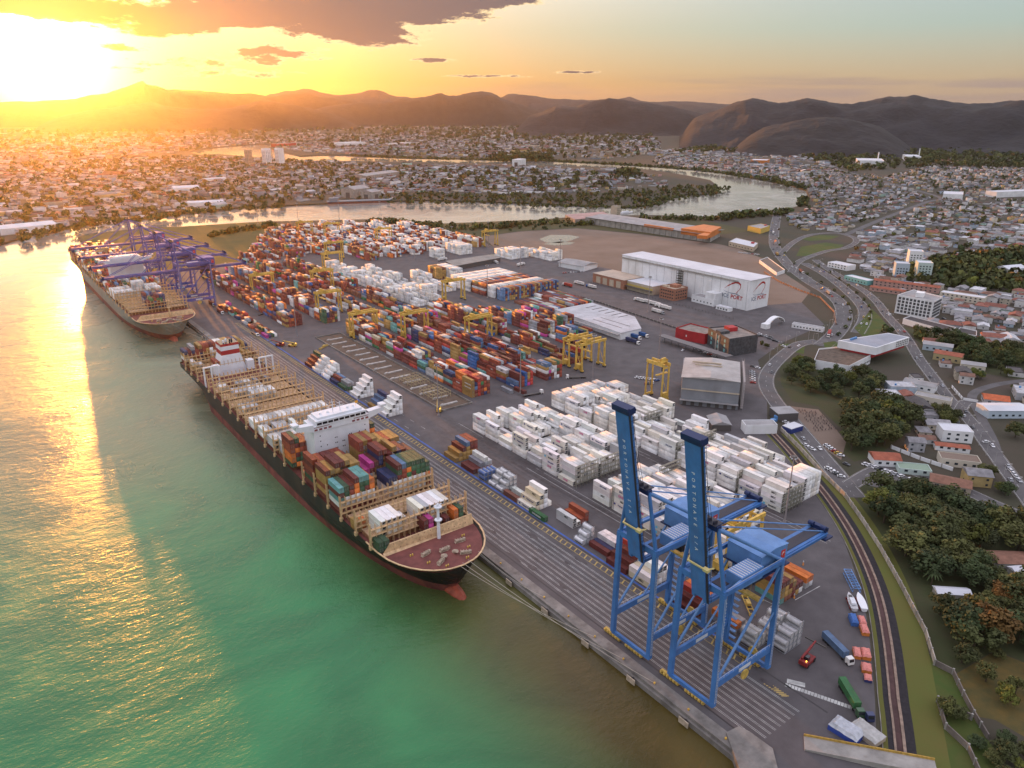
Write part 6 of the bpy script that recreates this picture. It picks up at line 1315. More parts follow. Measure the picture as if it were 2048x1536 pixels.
for nm,q,sp,rg in WOODS:
    xs=[p[0] for p in q]; ys=[p[1] for p in q]; x=min(xs)
    while x<max(xs):
        y=min(ys)
        while y<max(ys):
            if inside((x,y),q) : BLOCK.add(('w',int(x//CELL),int(y//CELL)))
            y+=CELL
        x+=CELL
def wooded(x,y): return ('w',int(x//CELL),int(y//CELL)) in BLOCK
WCOL={'white':(.66,.65,.64),'cream':(.56,.50,.40),'grey':(.36,.36,.38),'pale blue':(.40,.48,.56),'ochre':(.48,.36,.16),'pink':(.48,.28,.25),'mint':(.36,.50,.42)}
RCOL={'terracotta':(.26,.095,.065),'grey':(.29,.28,.29),'white':(.58,.58,.60),'dark':(.10,.09,.09),'brown':(.19,.10,.07)}
def houses():
    r=random.Random(12); cand=[]
    for poly,ang,sx,sy,keep in ((CITY,.62,16,14.5,.76),(CITY2,.55,13,12.5,.97),(CITY3,.75,13,12,.97)):
        xs=[p[0] for p in poly]; ys=[p[1] for p in poly]; cx,cy=(min(xs)+max(xs))/2,(min(ys)+max(ys))/2; R_=max(max(xs)-min(xs),max(ys)-min(ys))*.75
        n=int(R_/sx)
        for i in range(-n,n):
            if i%4==0 and poly is CITY: continue
            for j in range(-n,n):
                if j%9==0 or r.random()>keep: continue
                u=i*sx+r.uniform(-2,2); v=j*sy+r.uniform(-2,2); a=ang+.35*math.sin(u*.0021)+.25*math.sin(v*.0017)
                x=cx+math.cos(a)*u-math.sin(a)*v; y=cy+math.sin(a)*u+math.cos(a)*v
                if abs(x)>6000 or y>6000 or not inside((x,y),poly) or not free(x,y) or wooded(x,y): continue
                blk(x,y,5); cand.append((x,y,a))
    cand.sort(key=lambda c:proj((c[0],c[1],0))[2]); near=[];far=[]
    for c in cand:
        px,py,w=proj((c[0],c[1],3)); (near if len(near)<298 and -10<px<2058 and py<1550 else far).append(c)
    WM=mat('plaster wall',(1,1,1),.85,nz=(.25,.25),src='obj',streak=(.35,(.25,.22,.20),.35)); RM=mat('house roof',(1,1,1),.8,nz=(.35,.35),src='obj',streak=(.5,(.12,.10,.09),.4))
    walls={};roofs={};win=MB().box(-.6,.6,-.05,.05,0,1.2).mesh('window',[GLASS]); dr=MB().box(-.5,.5,-.05,.05,0,2.1).mesh('door',[TRIM]); tk=MB().cyl((0,0,0),(0,0,1.2),.7,n=10).mesh('water_tank',[mat('tank blue',(.1,.25,.5),.5)])
    for i,(x,y,a) in enumerate(near):
        w,l,h=r.choice(((8,10,3.2),(9,12,3.4),(10,14,3.4),(8,9,6.2),(10,12,6.4),(12,18,5),(7,9,3)))
        wc=r.choices(list(WCOL),(10,4,5,2,2,1.5,1))[0]; rc=r.choices(list(RCOL),(6,11,6,4,4))[0]; rt=r.choices(('gable','hip','flat'),(5,3,3))[0] if rc in('terracotta','brown') or True else 'flat'
        if rc in ('white','dark') : rt=r.choice(('flat','gable'))
        k=(w,l,h)
        if k not in walls: walls[k]=MB().box(-l/2,l/2,-w/2,w/2,0,h).mesh('house_walls',[WM])
        if (k,rt) not in roofs:
            mb=MB()
            if rt=='gable': mb.gable(0,0,h+.01,w*.2,l,w,0,.5)
            elif rt=='hip': mb.hip(0,0,h+.01,w*.21,l,w,0,.6)
            else: mb.box(-l/2+.25,l/2-.25,-w/2+.25,w/2-.25,h+.005,h+.1); [mb.box(*b,h+.004,h+.55) for b in ((-l/2,l/2,-w/2,-w/2+.2),(-l/2,l/2,w/2-.2,w/2),(-l/2,-l/2+.2,-w/2+.21,w/2-.21),(l/2-.2,l/2,-w/2+.21,w/2-.21))]
            roofs[(k,rt)]=mb.mesh('roof',[RM])
        o=bpy.data.objects.new('house',walls[k]); link(o); KIDS[o.name]=[]; o.location=(x,y,0); o.rotation_euler=(0,0,a+(math.pi/2 if r.random()<.5 else 0)); v=r.uniform(.85,1.1); o.color=(*(q*v for q in WCOL[wc]),1)
        f=bpy.data.objects.new('roof',roofs[(k,rt)]); link(f,o); v=r.uniform(.8,1.15); f.color=(*(q*v for q in RCOL[rc]),1); KIDS[f.name]=[]
        if i<110:
            for s,ry in ((-1,0),(1,0)):
                for fl in range(2 if h>5.5 else 1):
                    for u in (-l*.3,l*.3):
                        q=bpy.data.objects.new('window',win); link(q,o); q.location=(u,s*(w/2+.03),1+fl*3); KIDS[q.name]=[]
            q=bpy.data.objects.new('door',dr); link(q,o); q.location=(0,-w/2-.03,0); KIDS[q.name]=[]
            for s in (-1,1):
                q=bpy.data.objects.new('window',win); link(q,o); q.location=(s*(l/2+.03),0,1); q.rotation_euler=(0,0,math.pi/2); KIDS[q.name]=[]
        if rt=='flat' and r.random()<.5: q=bpy.data.objects.new('water_tank',tk); link(q,o); q.location=(l*.25,w*.2,h+.1); KIDS[q.name]=[]
        tag(o,f"{'two storey' if h>5.5 else ('long' if l>15 else 'small' if l<9.5 else 'low')} {wc} house with {rc} {rt} roof",'house','houses of the town')
    # the rest of the town, thousands of roofs as one mass
    rest=[(x,y,a,1) for x,y,a in far]
    def scatter(poly,sp,keep,a0,big,seed,clear=()):
        rr_=np.random.RandomState(seed); xs=[p[0] for p in poly]; ys=[p[1] for p in poly]; nx=int((max(xs)-min(xs))/sp)+1; ny=int((max(ys)-min(ys))/sp)+1
        m=int(max(nx,ny)*.75)+1; gx,gy=np.meshgrid(np.arange(-m,m),np.arange(-m,m)); cx_,cy_=(min(xs)+max(xs))/2,(min(ys)+max(ys))/2
        U=(gx+rr_.uniform(-.2,.2,gx.shape)+(gx//4)*.35)*sp; V_=(gy+rr_.uniform(-.2,.2,gx.shape)+(gy//7)*.5)*sp*.9; TH=a0+.35*np.sin(U*.0016+seed)+.3*np.sin(V_*.0014); X=cx_+np.cos(TH)*U-np.sin(TH)*V_; Y=cy_+np.sin(TH)*U+np.cos(TH)*V_
        dens=.5+.5*np.sin(X*.0061+1.3)*np.sin(Y*.0047+.4)+.25*np.sin(X*.017)*np.sin(Y*.013)
        ok=inside_np(X,Y,poly)&~inside_np(X,Y,WATERPOLY)&(rr_.rand(*X.shape)<keep*np.clip(.35+dens,0,1.2))
        for q in clear: ok&=~inside_np(X,Y,q)
        for q in LAKES: ok&=~inside_np(X,Y,q)
        X=X[ok];Y=Y[ok]; A=TH[ok]+np.where(rr_.rand(len(X))<.3,math.pi/2,0)
        rest.extend(zip(X.tolist(),Y.tolist(),A.tolist(),(big*np.exp(rr_.normal(0,.35,len(X)))).tolist()))
    LOW=PP([(840,383),(1000,386),(1180,385),(1330,372),(1440,370),(1440,400),(1270,420),(850,410),(660,412),(700,398)])
    scatter(PP([(0,330),(350,312),(640,322),(800,331),(1000,333),(1200,341),(1340,354),(1330,372),(1180,386),(1000,388),(820,384),(740,392),(640,400),(560,413),(430,424),(310,437),(130,457),(0,490)]),20,.78,.5,1.15,1)
    scatter(PP([(-40,345),(0,330),(0,490),(-40,498)]),22,.7,.5,1.1,9)
    scatter(PP([(0,280),(400,272),(700,268),(1000,262),(1300,262),(1330,306),(1200,322),(1000,316),(820,313),(640,307),(560,298),(540,286),(380,297),(340,306),(0,328)]),33,.62,.4,1.5,2)
    scatter(PP([(0,262),(300,247),(700,244),(1030,248),(1300,256),(1300,262),(700,268),(0,282)]),95,.4,.3,2.4,3)
    scatter(PP([(1300,306),(1420,290),(1560,305),(1700,335),(1600,352),(1440,338),(1310,325)]),26,.45,.55,1.5,4)
    scatter(PP([(1500,290),(1700,300),(2060,305),(2060,335),(1860,330),(1760,345)]),120,.16,.5,2.2,5)
    n=len(rest); rs=np.random.RandomState(8); A=np.array(rest); X,Y,T,S=A.T; B=[]
    lx=rs.choice([8,9,10,12,14,18,24],n,p=[.2,.2,.2,.17,.12,.07,.04])*S/2; ly=rs.choice([7,8,9,10,12],n)*S/2; h=rs.choice([3,3.2,3.5,6,6.5,9],n,p=[.27,.25,.2,.15,.1,.03])*(S**.4); rh=np.where(rs.rand(n)<.65,ly*.36,.05)
    c,s=np.cos(T),np.sin(T); V=np.zeros((n,10,3))
    def put(i,u,w,z): V[:,i,0]=X+c*u-s*w; V[:,i,1]=Y+s*u+c*w; V[:,i,2]=z
    for k,(a,b) in enumerate(((-1,-1),(1,-1),(1,1),(-1,1))): put(k,a*lx,b*ly,0*h); put(4+k,a*lx,b*ly,h)
    put(8,-lx,0*ly,h+rh); put(9,lx,0*ly,h+rh)
    f=np.array([(0,1,5,4),(1,2,6,5),(2,3,7,6),(3,0,4,7),(4,5,9,8),(6,7,8,9),(4,8,7,7),(5,6,9,9)])[:6]
    Q=(np.arange(n)[:,None,None]*10+f[None]).reshape(-1,4)
    wp=np.array(list(WCOL.values()))[rs.choice(7,n,p=[.34,.16,.3,.06,.06,.05,.03])]*rs.uniform(.4,1.0,(n,1)); rp=np.array(list(RCOL.values()))[rs.choice(5,n,p=[.16,.38,.14,.18,.14])]*rs.uniform(.4,.95,(n,1))
    Cc=np.stack([wp]*4+[rp]*2,1).reshape(-1,3)
    tag(npmesh('town_houses',V.reshape(-1,3),Q,Cc,mat('far house paint',(1,1,1),.85,nz=(.08,.3),src='attr')),kind='stuff')
    return [(x,y) for x,y,_ in near]
HPOS=houses()
# ---- trees
LEAF=mat('leaf mass',(1,1,1),.9,nz=(.55,.55),src='obj'); BARK=mat('bark',(.09,.065,.045),.95,nz=(1.5,.4))
def crown(seed,rx,rz,nc,nl,ls,flat=0):
    r=random.Random(seed); mb=MB()
    for k in range(nc):
        th=r.uniform(0,2*math.pi); ph=math.acos(r.uniform(-.55,1)); q=r.uniform(.45,.95); c=Vector((math.cos(th)*math.sin(ph)*rx*q,math.sin(th)*math.sin(ph)*rx*q,math.cos(ph)*rz*q)); cr=rx*r.uniform(.24,.42)
        for i in range(nl):
            d=Vector((r.gauss(0,1),r.gauss(0,1),r.gauss(.25,1))).normalized(); p=c+d*cr*r.uniform(.75,1.08); n=(d+Vector((r.gauss(0,.5),r.gauss(0,.5),r.gauss(.2,.5)))).normalized(); u=n.orthogonal().normalized(); t=n.cross(u); a=r.uniform(0,6.28); u,t=u*math.cos(a)+t*math.sin(a),t*math.cos(a)-u*math.sin(a); s=ls*r.uniform(.6,1.3)
            mb.add([p-u*s-t*s*.5,p+u*s*.4-t*s*.7,p+u*s+t*s*.5,p-u*s*.4+t*s*.7],[(0,1,2,3)])
    return mb.mesh('crown',[LEAF])
CROWNS=[crown(i,1.0,(.7,.95,.85)[i%3],(16,22,28)[i%3],64,.088) for i in range(9)]
def trunk_mesh(seed):
    r=random.Random(seed); mb=MB(); mb.cyl((0,0,0),(.02,.01,.9),.075,.05,7)
    for k in range(5): a=k*1.26+r.random(); mb.cyl((.01,0,.55+.07*k),(.45*math.cos(a),.45*math.sin(a),1.0+.08*k),.035,.012,5)
    return mb.mesh('trunk',[BARK])
TRUNKS=[trunk_mesh(i) for i in range(3)]
GREENS={'dark green':(.068,.078,.024),'olive green':(.095,.10,.028),'deep green':(.05,.072,.024),'ochre brown':(.17,.095,.024),'yellow green':(.11,.12,.02)}
def trees():
    r=random.Random(77); ind=[];mass=[]
    for nm,q,sp,rg in WOODS:
        xs=[p[0] for p in q]; ys=[p[1] for p in q]; x=min(xs)
        while x<max(xs):
            y=min(ys)
            while y<max(ys):
                u=x+r.uniform(-.4,.4)*sp; v=y+r.uniform(-.4,.4)*sp
                if inside((u,v),q) and free(u,v) and r.random()<.93: ind.append((u,v,r.uniform(*rg),nm))
                y+=sp
            x+=sp
    # garden and street trees between houses
    for poly,n in ((CITY2,260),(CITY3,420),(CITY,3200)):
        xs=[p[0] for p in poly]; ys=[p[1] for p in poly]
        for _ in range(n*3):
            x=r.uniform(min(xs),min(max(xs),3500)); y=r.uniform(min(ys),max(ys))
            if inside((x,y),poly) and free(x,y): ind.append((x,y,r.uniform(2.2,4.6),'town gardens'))
    for pts,w in ROADPTS[:2]:
        for i in range(4,len(pts)-3,4): ind.append((pts[i][0]+w*.5+4,pts[i][1],2.0,'avenue verge'))
    # scrub along the river banks, trees on the bends
    def line(px,n,rad,spread,z=0):
        q=PP(px); 
        for a,b in zip(q,q[1:]):
            k=max(1,int(math.dist(a,b)/n))
            for i in range(k):
                for _ in range(2): mass.append((a[0]+(b[0]-a[0])*i/k+r.uniform(-1,1)*spread,a[1]+(b[1]-a[1])*i/k+r.uniform(-1,1)*spread,rad*r.uniform(.6,1.3)))
    line([(424,474),(470,464),(530,457),(548,450)],5,4.5,7); line([(745,446),(800,446),(880,456),(960,458),(1060,450),(1130,444)],5,4.5,16); line([(1430,441),(1470,436),(1530,431),(1570,428)],5,6,14); line([(1290,438),(1430,441)],7,5,6); line([(1130,452),(1230,445)],6,4,10)
    line([(1436,376),(1425,390),(1390,393),(1340,400),(1270,418),(1180,416),(960,407),(780,406)],8,4,22); line([(560,416),(480,420),(400,427),(330,437),(240,447),(130,459),(30,485)],9,6,24); line([(1604,378),(1560,366),(1480,353),(1400,342),(1260,332),(1100,324),(900,320),(700,313)],12,6,20); line([(1610,400),(1605,415)],8,5,10); line([(985,321),(1000,321),(1080,320),(1100,319)],5,11,26); line([(1240,350),(1260,349),(1275,352)],6,11,16); line([(990,312),(1100,311)],7,9,40)
    def fill(px,n,rad):
        q=PP(px); xs=[p[0] for p in q]; ys=[p[1] for p in q]; k=0
        while k<n:
            x=r.uniform(min(xs),max(xs)); y=r.uniform(min(ys),max(ys))
            if inside((x,y),q) and not inside((x,y),WATERPOLY) and free(x,y): mass.append((x,y,rad*r.uniform(.6,1.4)))
            k+=1
    fill([(840,386),(1000,389),(1180,388),(1330,374),(1435,372),(1440,398),(1270,420),(850,410),(700,400)],1500,4.0); fill([(1330,306),(1500,282),(1700,292),(2100,300),(2100,338),(1860,334),(1700,345),(1560,305)],3600,9); fill([(0,330),(400,312),(800,333),(1300,352),(1200,384),(800,382),(560,412),(310,436),(0,488)],2600,6); fill([(0,278),(700,268),(1300,262),(1330,306),(1200,322),(820,313),(560,298),(340,306),(0,328)],2600,9); fill([(0,262),(700,250),(1300,252),(1320,300),(700,266),(0,278)],2200,14); fill([(1400,300),(1560,262),(1800,262),(2100,268),(2100,300),(1700,295)],3500,11); fill([(700,452),(880,462),(1100,452),(1130,456),(1000,470),(960,500),(930,470),(860,470)],160,2.5)
    ind.sort(key=lambda t:proj((t[0],t[1],0))[2]-(200 if 'woods' in t[3] or 'grove' in t[3] else 0)); n=0
    for x,y,rd,nm in ind:
        px,py,w=proj((x,y,rd))
        if n<290 and -30<px<2080 and py<1580:
            n+=1; hh=rd*r.uniform(.9,1.25) if rd>2.6 else rd*.9; cn=r.choices(list(GREENS),(10,8,6,.12,1.6) if 'woods' in nm or 'grove' in nm else (7,8,4,.6,3))[0]
            e=empty('tree' if rd>2.6 else 'bush',(x,y,0),r.uniform(0,6.28)); sz=rd*r.uniform(.95,1.2)
            c=bpy.data.objects.new('crown',r.choice(CROWNS)); link(c,e); c.location=(0,0,hh*1.05); c.scale=(sz*r.uniform(.9,1.1),sz,hh*.8); v=r.uniform(.75,1.3); c.color=(*(q*v for q in GREENS[cn]),1)
            t=bpy.data.objects.new('trunk',r.choice(TRUNKS)); link(t,e); t.scale=(hh*.8,hh*.8,hh*1.0)
            size='tall' if rd>6.4 else ('broad' if rd>4.4 else ('small' if rd>2.6 else 'low'))
            tag(e,f"{size} {cn} {'tree' if rd>2.6 else 'bush'} in the {nm}",'tree' if rd>2.6 else 'bush',f"trees of the {nm}")
        else: mass.append((x,y,rd))
    # special trees: palms and the orange crowned tree
    def palm(px,py,h,lab):
        q=P(px,py); e=empty('palm_tree',(q.x,q.y,0)); mb=MB(); mb.cyl((0,0,0),(.3,.1,h),.28,.2,8).build('trunk',BARK,e); f=MB(); rr_=random.Random(px)
        for k in range(18):
            a=k*.35*2.4; el=rr_.uniform(.1,.9); L=rr_.uniform(3.2,4.6); pr=Vector((.3,.1,h)); w0=.25
            for s in range(1,6):
                t=s/5; nx=Vector((.3+math.cos(a)*L*t,.1+math.sin(a)*L*t,h+math.sin(el)*L*t*1.0-1.9*t*t*L*.55)); d=Vector((-math.sin(a),math.cos(a),0)); w1=.75*(1-t*.8); f.add([pr-d*w0,nx-d*w1,nx+Vector((0,0,.12)),pr+Vector((0,0,.12))],[(0,1,2,3)]); f.add([pr+d*w0,pr+Vector((0,0,.12)),nx+Vector((0,0,.12)),nx+d*w1],[(0,1,2,3)]); pr=nx; w0=w1
        c=f.build('crown',LEAF,e); c.color=(.06,.085,.03,1); tag(e,lab,'palm')
    palm(1862,1170,6,'tall palm at the edge of the roadside woods'); palm(1945,1262,5,'spreading palm above the scrub slope'); palm(1918,1260,4,'smaller yellowish palm beside the spreading palm'); palm(1880,1150,6.5,'palm just behind the tall woods edge palm')
    q=P(2010,1215); e=empty('tree',(q.x,q.y,0)); 
    for k,(dx,dy,s) in enumerate(((0,0,5.6),(2.5,-3,4),(-3,2,4))): c=bpy.data.objects.new('crown',CROWNS[k]); link(c,e); c.location=(dx,dy,7); c.scale=(s,s,s*.9); c.color=(.20,.095,.022,1)
    t=bpy.data.objects.new('trunk',TRUNKS[0]); link(t,e); t.scale=(6,6,7); tag(e,'big orange brown tree at right edge above the scrub slope','tree')
    A=np.array(mass); n=len(A); rs=np.random.RandomState(5); K=22
    d=rs.normal(size=(n,K,3)); d/=np.linalg.norm(d,axis=2,keepdims=True); Rr=A[:,2][:,None]
    c=np.stack([A[:,0][:,None]+d[...,0]*Rr*.85,A[:,1][:,None]+d[...,1]*Rr*.85,Rr*.9+d[...,2]*Rr*.75],2); c[...,2]=np.maximum(c[...,2],Rr*.1)
    nn=d+rs.normal(size=d.shape)*.45; nn/=np.linalg.norm(nn,axis=2,keepdims=True); u=np.cross(nn,rs.normal(size=d.shape)); u/=np.linalg.norm(u,axis=2,keepdims=True); t=np.cross(nn,u); s=(Rr*.36*rs.uniform(.7,1.3,(n,K)))[...,None]
    V=np.stack([c-u*s-t*s*.6,c+u*s*.5-t*s,c+u*s+t*s*.6,c-u*s*.5+t*s],2).reshape(-1,3); Q=np.arange(n*K*4).reshape(-1,4)
    g=np.array(list(GREENS.values()))[rs.choice(5,n,p=[.4,.25,.27,.03,.05])]*rs.uniform(.65,1.3,(n,1)); Cc=(g[:,None,:]*rs.uniform(.75,1.25,(n,K,1))).reshape(-1,3)
    tag(npmesh('distant_trees',V,Q,Cc,mat('far leaf mass',(1,1,1),.95,src='attr')),kind='stuff')
trees()
# ---- vehicles
PAINT=mat('car paint',(1,1,1),.3,src='obj',spec=.6); TYRE=mat('tyre rubber',(.015,.015,.015),.8); CGL=mat('car glass',(.02,.025,.03),.08,spec=.7); LAMP=mat('headlamp',(.8,.75,.6),.3,emit=((1,.85,.55),3)); TAIL=mat('tail lamp',(.5,.02,.02),.3)
def car_meshes():
    prof=[(-2.1,.32),(2.1,.32),(2.15,.62),(1.95,.82),(.95,.92),(-1.75,.95),(-2.12,.8)]; b=MB(); n=len(prof)
    for s in (-1,1): b.add([(x,s*.86,z) for x,z in prof],[tuple(range(n)) if s<0 else tuple(range(n-1,-1,-1))])
    b.add([(x,s*.86,z) for s in (-1,1) for x,z in prof],[(i,n+i,n+(i+1)%n,(i+1)%n) for i in range(n)])
    b.add([(.45,-.62,1.42),(-1.25,-.62,1.42),(-1.25,.62,1.42),(.45,.62,1.42),(.45,-.62,1.46),(-1.25,-.62,1.46),(-1.25,.62,1.46),(.45,.62,1.46)],[(7,6,5,4)[::-1][::-1],(0,1,5,4),(1,2,6,5),(2,3,7,6),(3,0,4,7)])
    g=MB(); lo=[(1.05,-.78,.9),(-1.85,-.78,.93),(-1.85,.78,.93),(1.05,.78,.9)]; hi=[(.45,-.62,1.42),(-1.25,-.62,1.42),(-1.25,.62,1.42),(.45,.62,1.42)]; g.add(lo+hi,[(0,4,5,1),(1,5,6,2),(2,6,7,3),(3,7,4,0)])
    w=MB().cyl((0,-.1,0),(0,.1,0),.32,n=12)
    return b.mesh('car_body',[PAINT]),g.mesh('cabin_glass',[CGL]),w.mesh('wheel',[TYRE])
CBODY,CGLS,CWH=car_meshes(); NCAR=[0]
CARC={'white':(.75,.75,.76),'silver':(.42,.43,.45),'black':(.02,.02,.022),'dark grey':(.10,.10,.11),'red':(.40,.025,.02),'blue':(.04,.09,.28),'yellow':(.65,.45,.05)}
def car(x,y,a,c,where,parts=True):
    o=bpy.data.objects.new('parked_car' if 'parked' in where else 'car',CBODY); link(o); KIDS[o.name]=[]; o.location=(x,y,.06); o.rotation_euler=(0,0,a); o.color=(*CARC[c],1)
    q=bpy.data.objects.new('cabin_glass',CGLS); link(q,o); KIDS[q.name]=[]
    if proj((x,y,0))[2]<560 and NCAR[0]<64:
        NCAR[0]+=1
        for u in (-1.3,1.3):
            for v in (-.82,.82): q=bpy.data.objects.new('wheel',CWH); link(q,o); q.location=(u,v,.32); KIDS[q.name]=[]
    tag(o,f"{c} car {where}",'car','cars'); return o
def cars():
    r=random.Random(31)
    def along(pts,n,offs,where,t0=.03,t1=.97):
        L=[0]
        for a,b in zip(pts,pts[1:]): L.append(L[-1]+math.dist(a,b))
        for i in range(n):
            for off in offs:
                s=(t0+(t1-t0)*(i+r.uniform(.1,.9))/n)*L[-1]; k=max(j for j in range(len(L)-1) if L[j]<=s); t=(s-L[k])/max(.01,L[k+1]-L[k]); a=Vector(pts[k]); b=Vector(pts[k+1]); d=(b-a).normalized(); p=a.lerp(b,t)+Vector((d.y,-d.x))*off; px,py,w=proj((p.x,p.y,0))
                if px<2060 and py<1550: car(p.x,p.y,math.atan2(d.y,d.x)+(0 if off<0 else math.pi),r.choices(list(CARC),(9,6,3,4,2,1,.4))[0],where)
    along(C1,9,(-4.8,-1.6,1.6,4.8),'driving on the curving avenue'); along(C2,8,(-3.2,1.4),'driving on the second carriageway'); along(C3,13,(-2,2),'driving on the side street'); along(C4R,4,(-2.4,2.4),'driving on the perimeter road')
    def row(a,b,n,where,rz=None,zone=KP,pal=(10,3,1,2,1,.5,.3)):
        q=zone([a,b]); A=Vector(q[0]); B=Vector(q[1]); d=(B-A).normalized()
        for i in range(n):
            p=A.lerp(B,(i+r.uniform(-.12,.12))/max(1,n-1)); car(p.x,p.y,math.atan2(d.y,d.x)+(math.pi/2 if rz is None else rz)+r.uniform(-.06,.06),r.choices(list(CARC),pal)[0],where)
    row((172,1015),(252,1095),6,'parked on the verge by the blue depot',.9); row((345,1205),(378,1225),2,'parked below the pale panel wall',.2); row((470,1205),(555,1265),6,'parked across the road from the wall',.9); row((480,1345),(560,1395),5,'parked beside the pale panel wall',.9); row((590,1320),(610,1328),1,'parked near the car park entrance',0)
    row((705,1318),(925,1392),8,'parked in the row before the green roof',1.2,pal=(12,2,.5,.5,0,0,0)); row((980,1412),(1065,1440),2,'parked under the long brown house',1.2); row((1190,1495),(1305,1530),5,'parked in the row above the woods',1.2)
    row((1440,575),(1530,580),3,'parked in the lot beside the white annex',.8); row((1590,600),(1650,612),3,'parked at the right edge lot',.8); row((60,520),(150,560),4,'parked by the office garden',.7); row((130,540),(200,590),3,'parked near the garden canopy',.7); row((1130,400),(1190,425),2,'parked by the glazed office',.4); row((850,395),(875,398),1,'parked on the side street corner',0); row((1340,1150),(1440,1180),2,'parked by the white villa',1.0); row((1600,1360),(1650,1420),4,'parked on the lower right street',.1); row((1280,1060),(1320,1020),2,'parked near the street crossing',.2)
    H=lambda pts:PP([(1100+a*.29297,400+b*.29297) for a,b in pts])
    row((595,1215),(735,1235),7,'parked left of the narrow gantry',1.1,H); row((650,1255),(700,1250),3,'parked in second rank by the narrow gantry',1.1,H); row((1385,1140),(1420,1150),2,'parked behind the scaffold, top',.3,H); row((1380,1175),(1385,1250),6,'parked in the rank behind the scaffold',1.5,H); row((1000,1020),(1120,1070),5,'parked under the dark canopy roof',.9,H); row((1430,930),(1480,930),3,'parked by the dark patterned office',.8,H); row((905,1030),(905,1030),1,'parked in the open yard',.4,H); row((1290,360),(1420,375),8,'parked below the white bungalow',1.2,H); row((90,500),(230,490),9,'parked beside the white walled shed',1.2,H); row((1700,1330),(1900,1420),0,'',0,H)
    # motorcycles on the brown lot
    mb=MB(); mb.cyl((-.65,-.05,.3),(-.65,.05,.3),.3,n=10); mb.cyl((.65,-.05,.3),(.65,.05,.3),.3,n=10); mb.box(-.5,.35,-.14,.14,.4,.75); mb.box(-.65,.05,-.13,.13,.75,.9); mb.bar((.5,0,.3),(.35,0,1.05),.1); mb.bar((.35,-.35,1.05),(.35,.35,1.05),.06); me=mb.mesh('motorcycle',[mat('motorcycle dark',(.05,.035,.045),.4)])
    q=KP([(300,985),(420,1000),(520,1100),(500,1150),(400,1110)]); 
    for i in range(7):
        for j in range(11):
            p=Vector(q[0]).lerp(Vector(q[1]),i/6).lerp(Vector(q[4]).lerp(Vector(q[2]),i/6),j/10)+Vector((r.uniform(-.5,.5),r.uniform(-.5,.5)))
            if r.random()<.85: o=bpy.data.objects.new('motorcycle',me); link(o); KIDS[o.name]=[]; o.location=(p.x,p.y,.06); o.rotation_euler=(0,0,r.uniform(-.3,.3)+.6); tag(o,'dark motorcycle parked in the ranks on the brown lot','motorcycle','motorcycles on the brown lot')
cars()
def street_bits():
    lm=None; n=0
    for pts,w in ROADPTS[:4]+ROADPTS[6:8]:
        for i in range(2,len(pts)-1,3):
            a=Vector(pts[i]); d=(Vector(pts[i+1])-a).normalized(); p=a+Vector((d.y,-d.x))*(w/2+1)
            if proj((p.x,p.y,0))[2]>1300 or n>70: continue
            if lm is None:
                lm=MB().cyl((0,0,0),(0,0,9),.12,.08,7).cyl((0,0,9),(-2,0,9.4),.07,.06,6).build('street_lamp',mat('lamp pole grey',(.38,.37,.36),.6)); MB().box(-2.9,-1.9,-.16,.16,9.3,9.5).build('lamp_head',mat('lamp head',(.5,.5,.48),.5),lm); o=lm
            else: o=dup(lm)
            n+=1; o.location=(p.x,p.y,0); o.rotation_euler=(0,0,math.atan2(d.y,d.x)-math.pi/2); tag(o,'slim grey street lamp beside the curving roads','street lamp','street lamps along the roads')
street_bits()
TM={}
def truck(px,py,rz,cabc,boxc,lab,L=12.2,empty_bed=False,xy=None):
    if not TM:
        c=MB(); c.add([(0,-1.2,.5),(2.1,-1.2,.5),(2.1,1.2,.5),(0,1.2,.5),(0,-1.2,3.0),(1.75,-1.15,3.0),(1.75,1.15,3.0),(0,1.2,3.0),(2.1,-1.2,1.6),(2.1,1.2,1.6)],[(0,3,7,4),(4,5,6,7)[::1],(0,1,8,5,4),(3,7,6,9,2)[::1],(1,2,9,8),(0,1,2,3)[::-1],(8,9,6,5)]); TM['cab']=c.mesh('cab',[PAINT])
        g=MB(); g.add([(2.12,-1.0,1.65),(2.12,1.0,1.65),(1.83,1.0,2.75),(1.83,-1.0,2.75)],[(0,1,2,3)]); TM['ws']=g.mesh('windscreen',[CGL]); TM['wh']=MB().cyl((0,-1.2,0),(0,1.2,0),.5,n=12).mesh('wheel_pair',[TYRE])
        TM['bed']=MB().box(-12.4,1.0,-1.1,1.1,.9,1.2).box(-1.6,2.0,-.45,.45,.55,.9).mesh('chassis',[TRIM])
    o=bpy.data.objects.new('lorry',TM['bed']); link(o); KIDS[o.name]=[]
    if xy is None: v=P(px,py); xy=(v.x,v.y)
    o.location=(*xy,.05); o.rotation_euler=(0,0,rz)
    q=bpy.data.objects.new('cab',TM['cab']); link(q,o); q.color=(*CLR.get(cabc,CARC.get(cabc,(.7,.7,.7))),1); w=bpy.data.objects.new('windscreen',TM['ws']); link(w,q); q.location=(1.1,0,0)
    for u in (2.2,-.6,-8.6,-9.9,-11.2): w=bpy.data.objects.new('wheel_pair',TM['wh']); link(w,o); w.location=(u,0,.5)
    if not empty_bed:
        b=bpy.data.objects.new('load_box',ME[('dry',40)]); link(b,o); b.location=(-6.2,0,1.22); b.rotation_euler=(0,0,math.pi/2); b.color=(*CLR[boxc],1)
    tag(o,lab,'lorry')
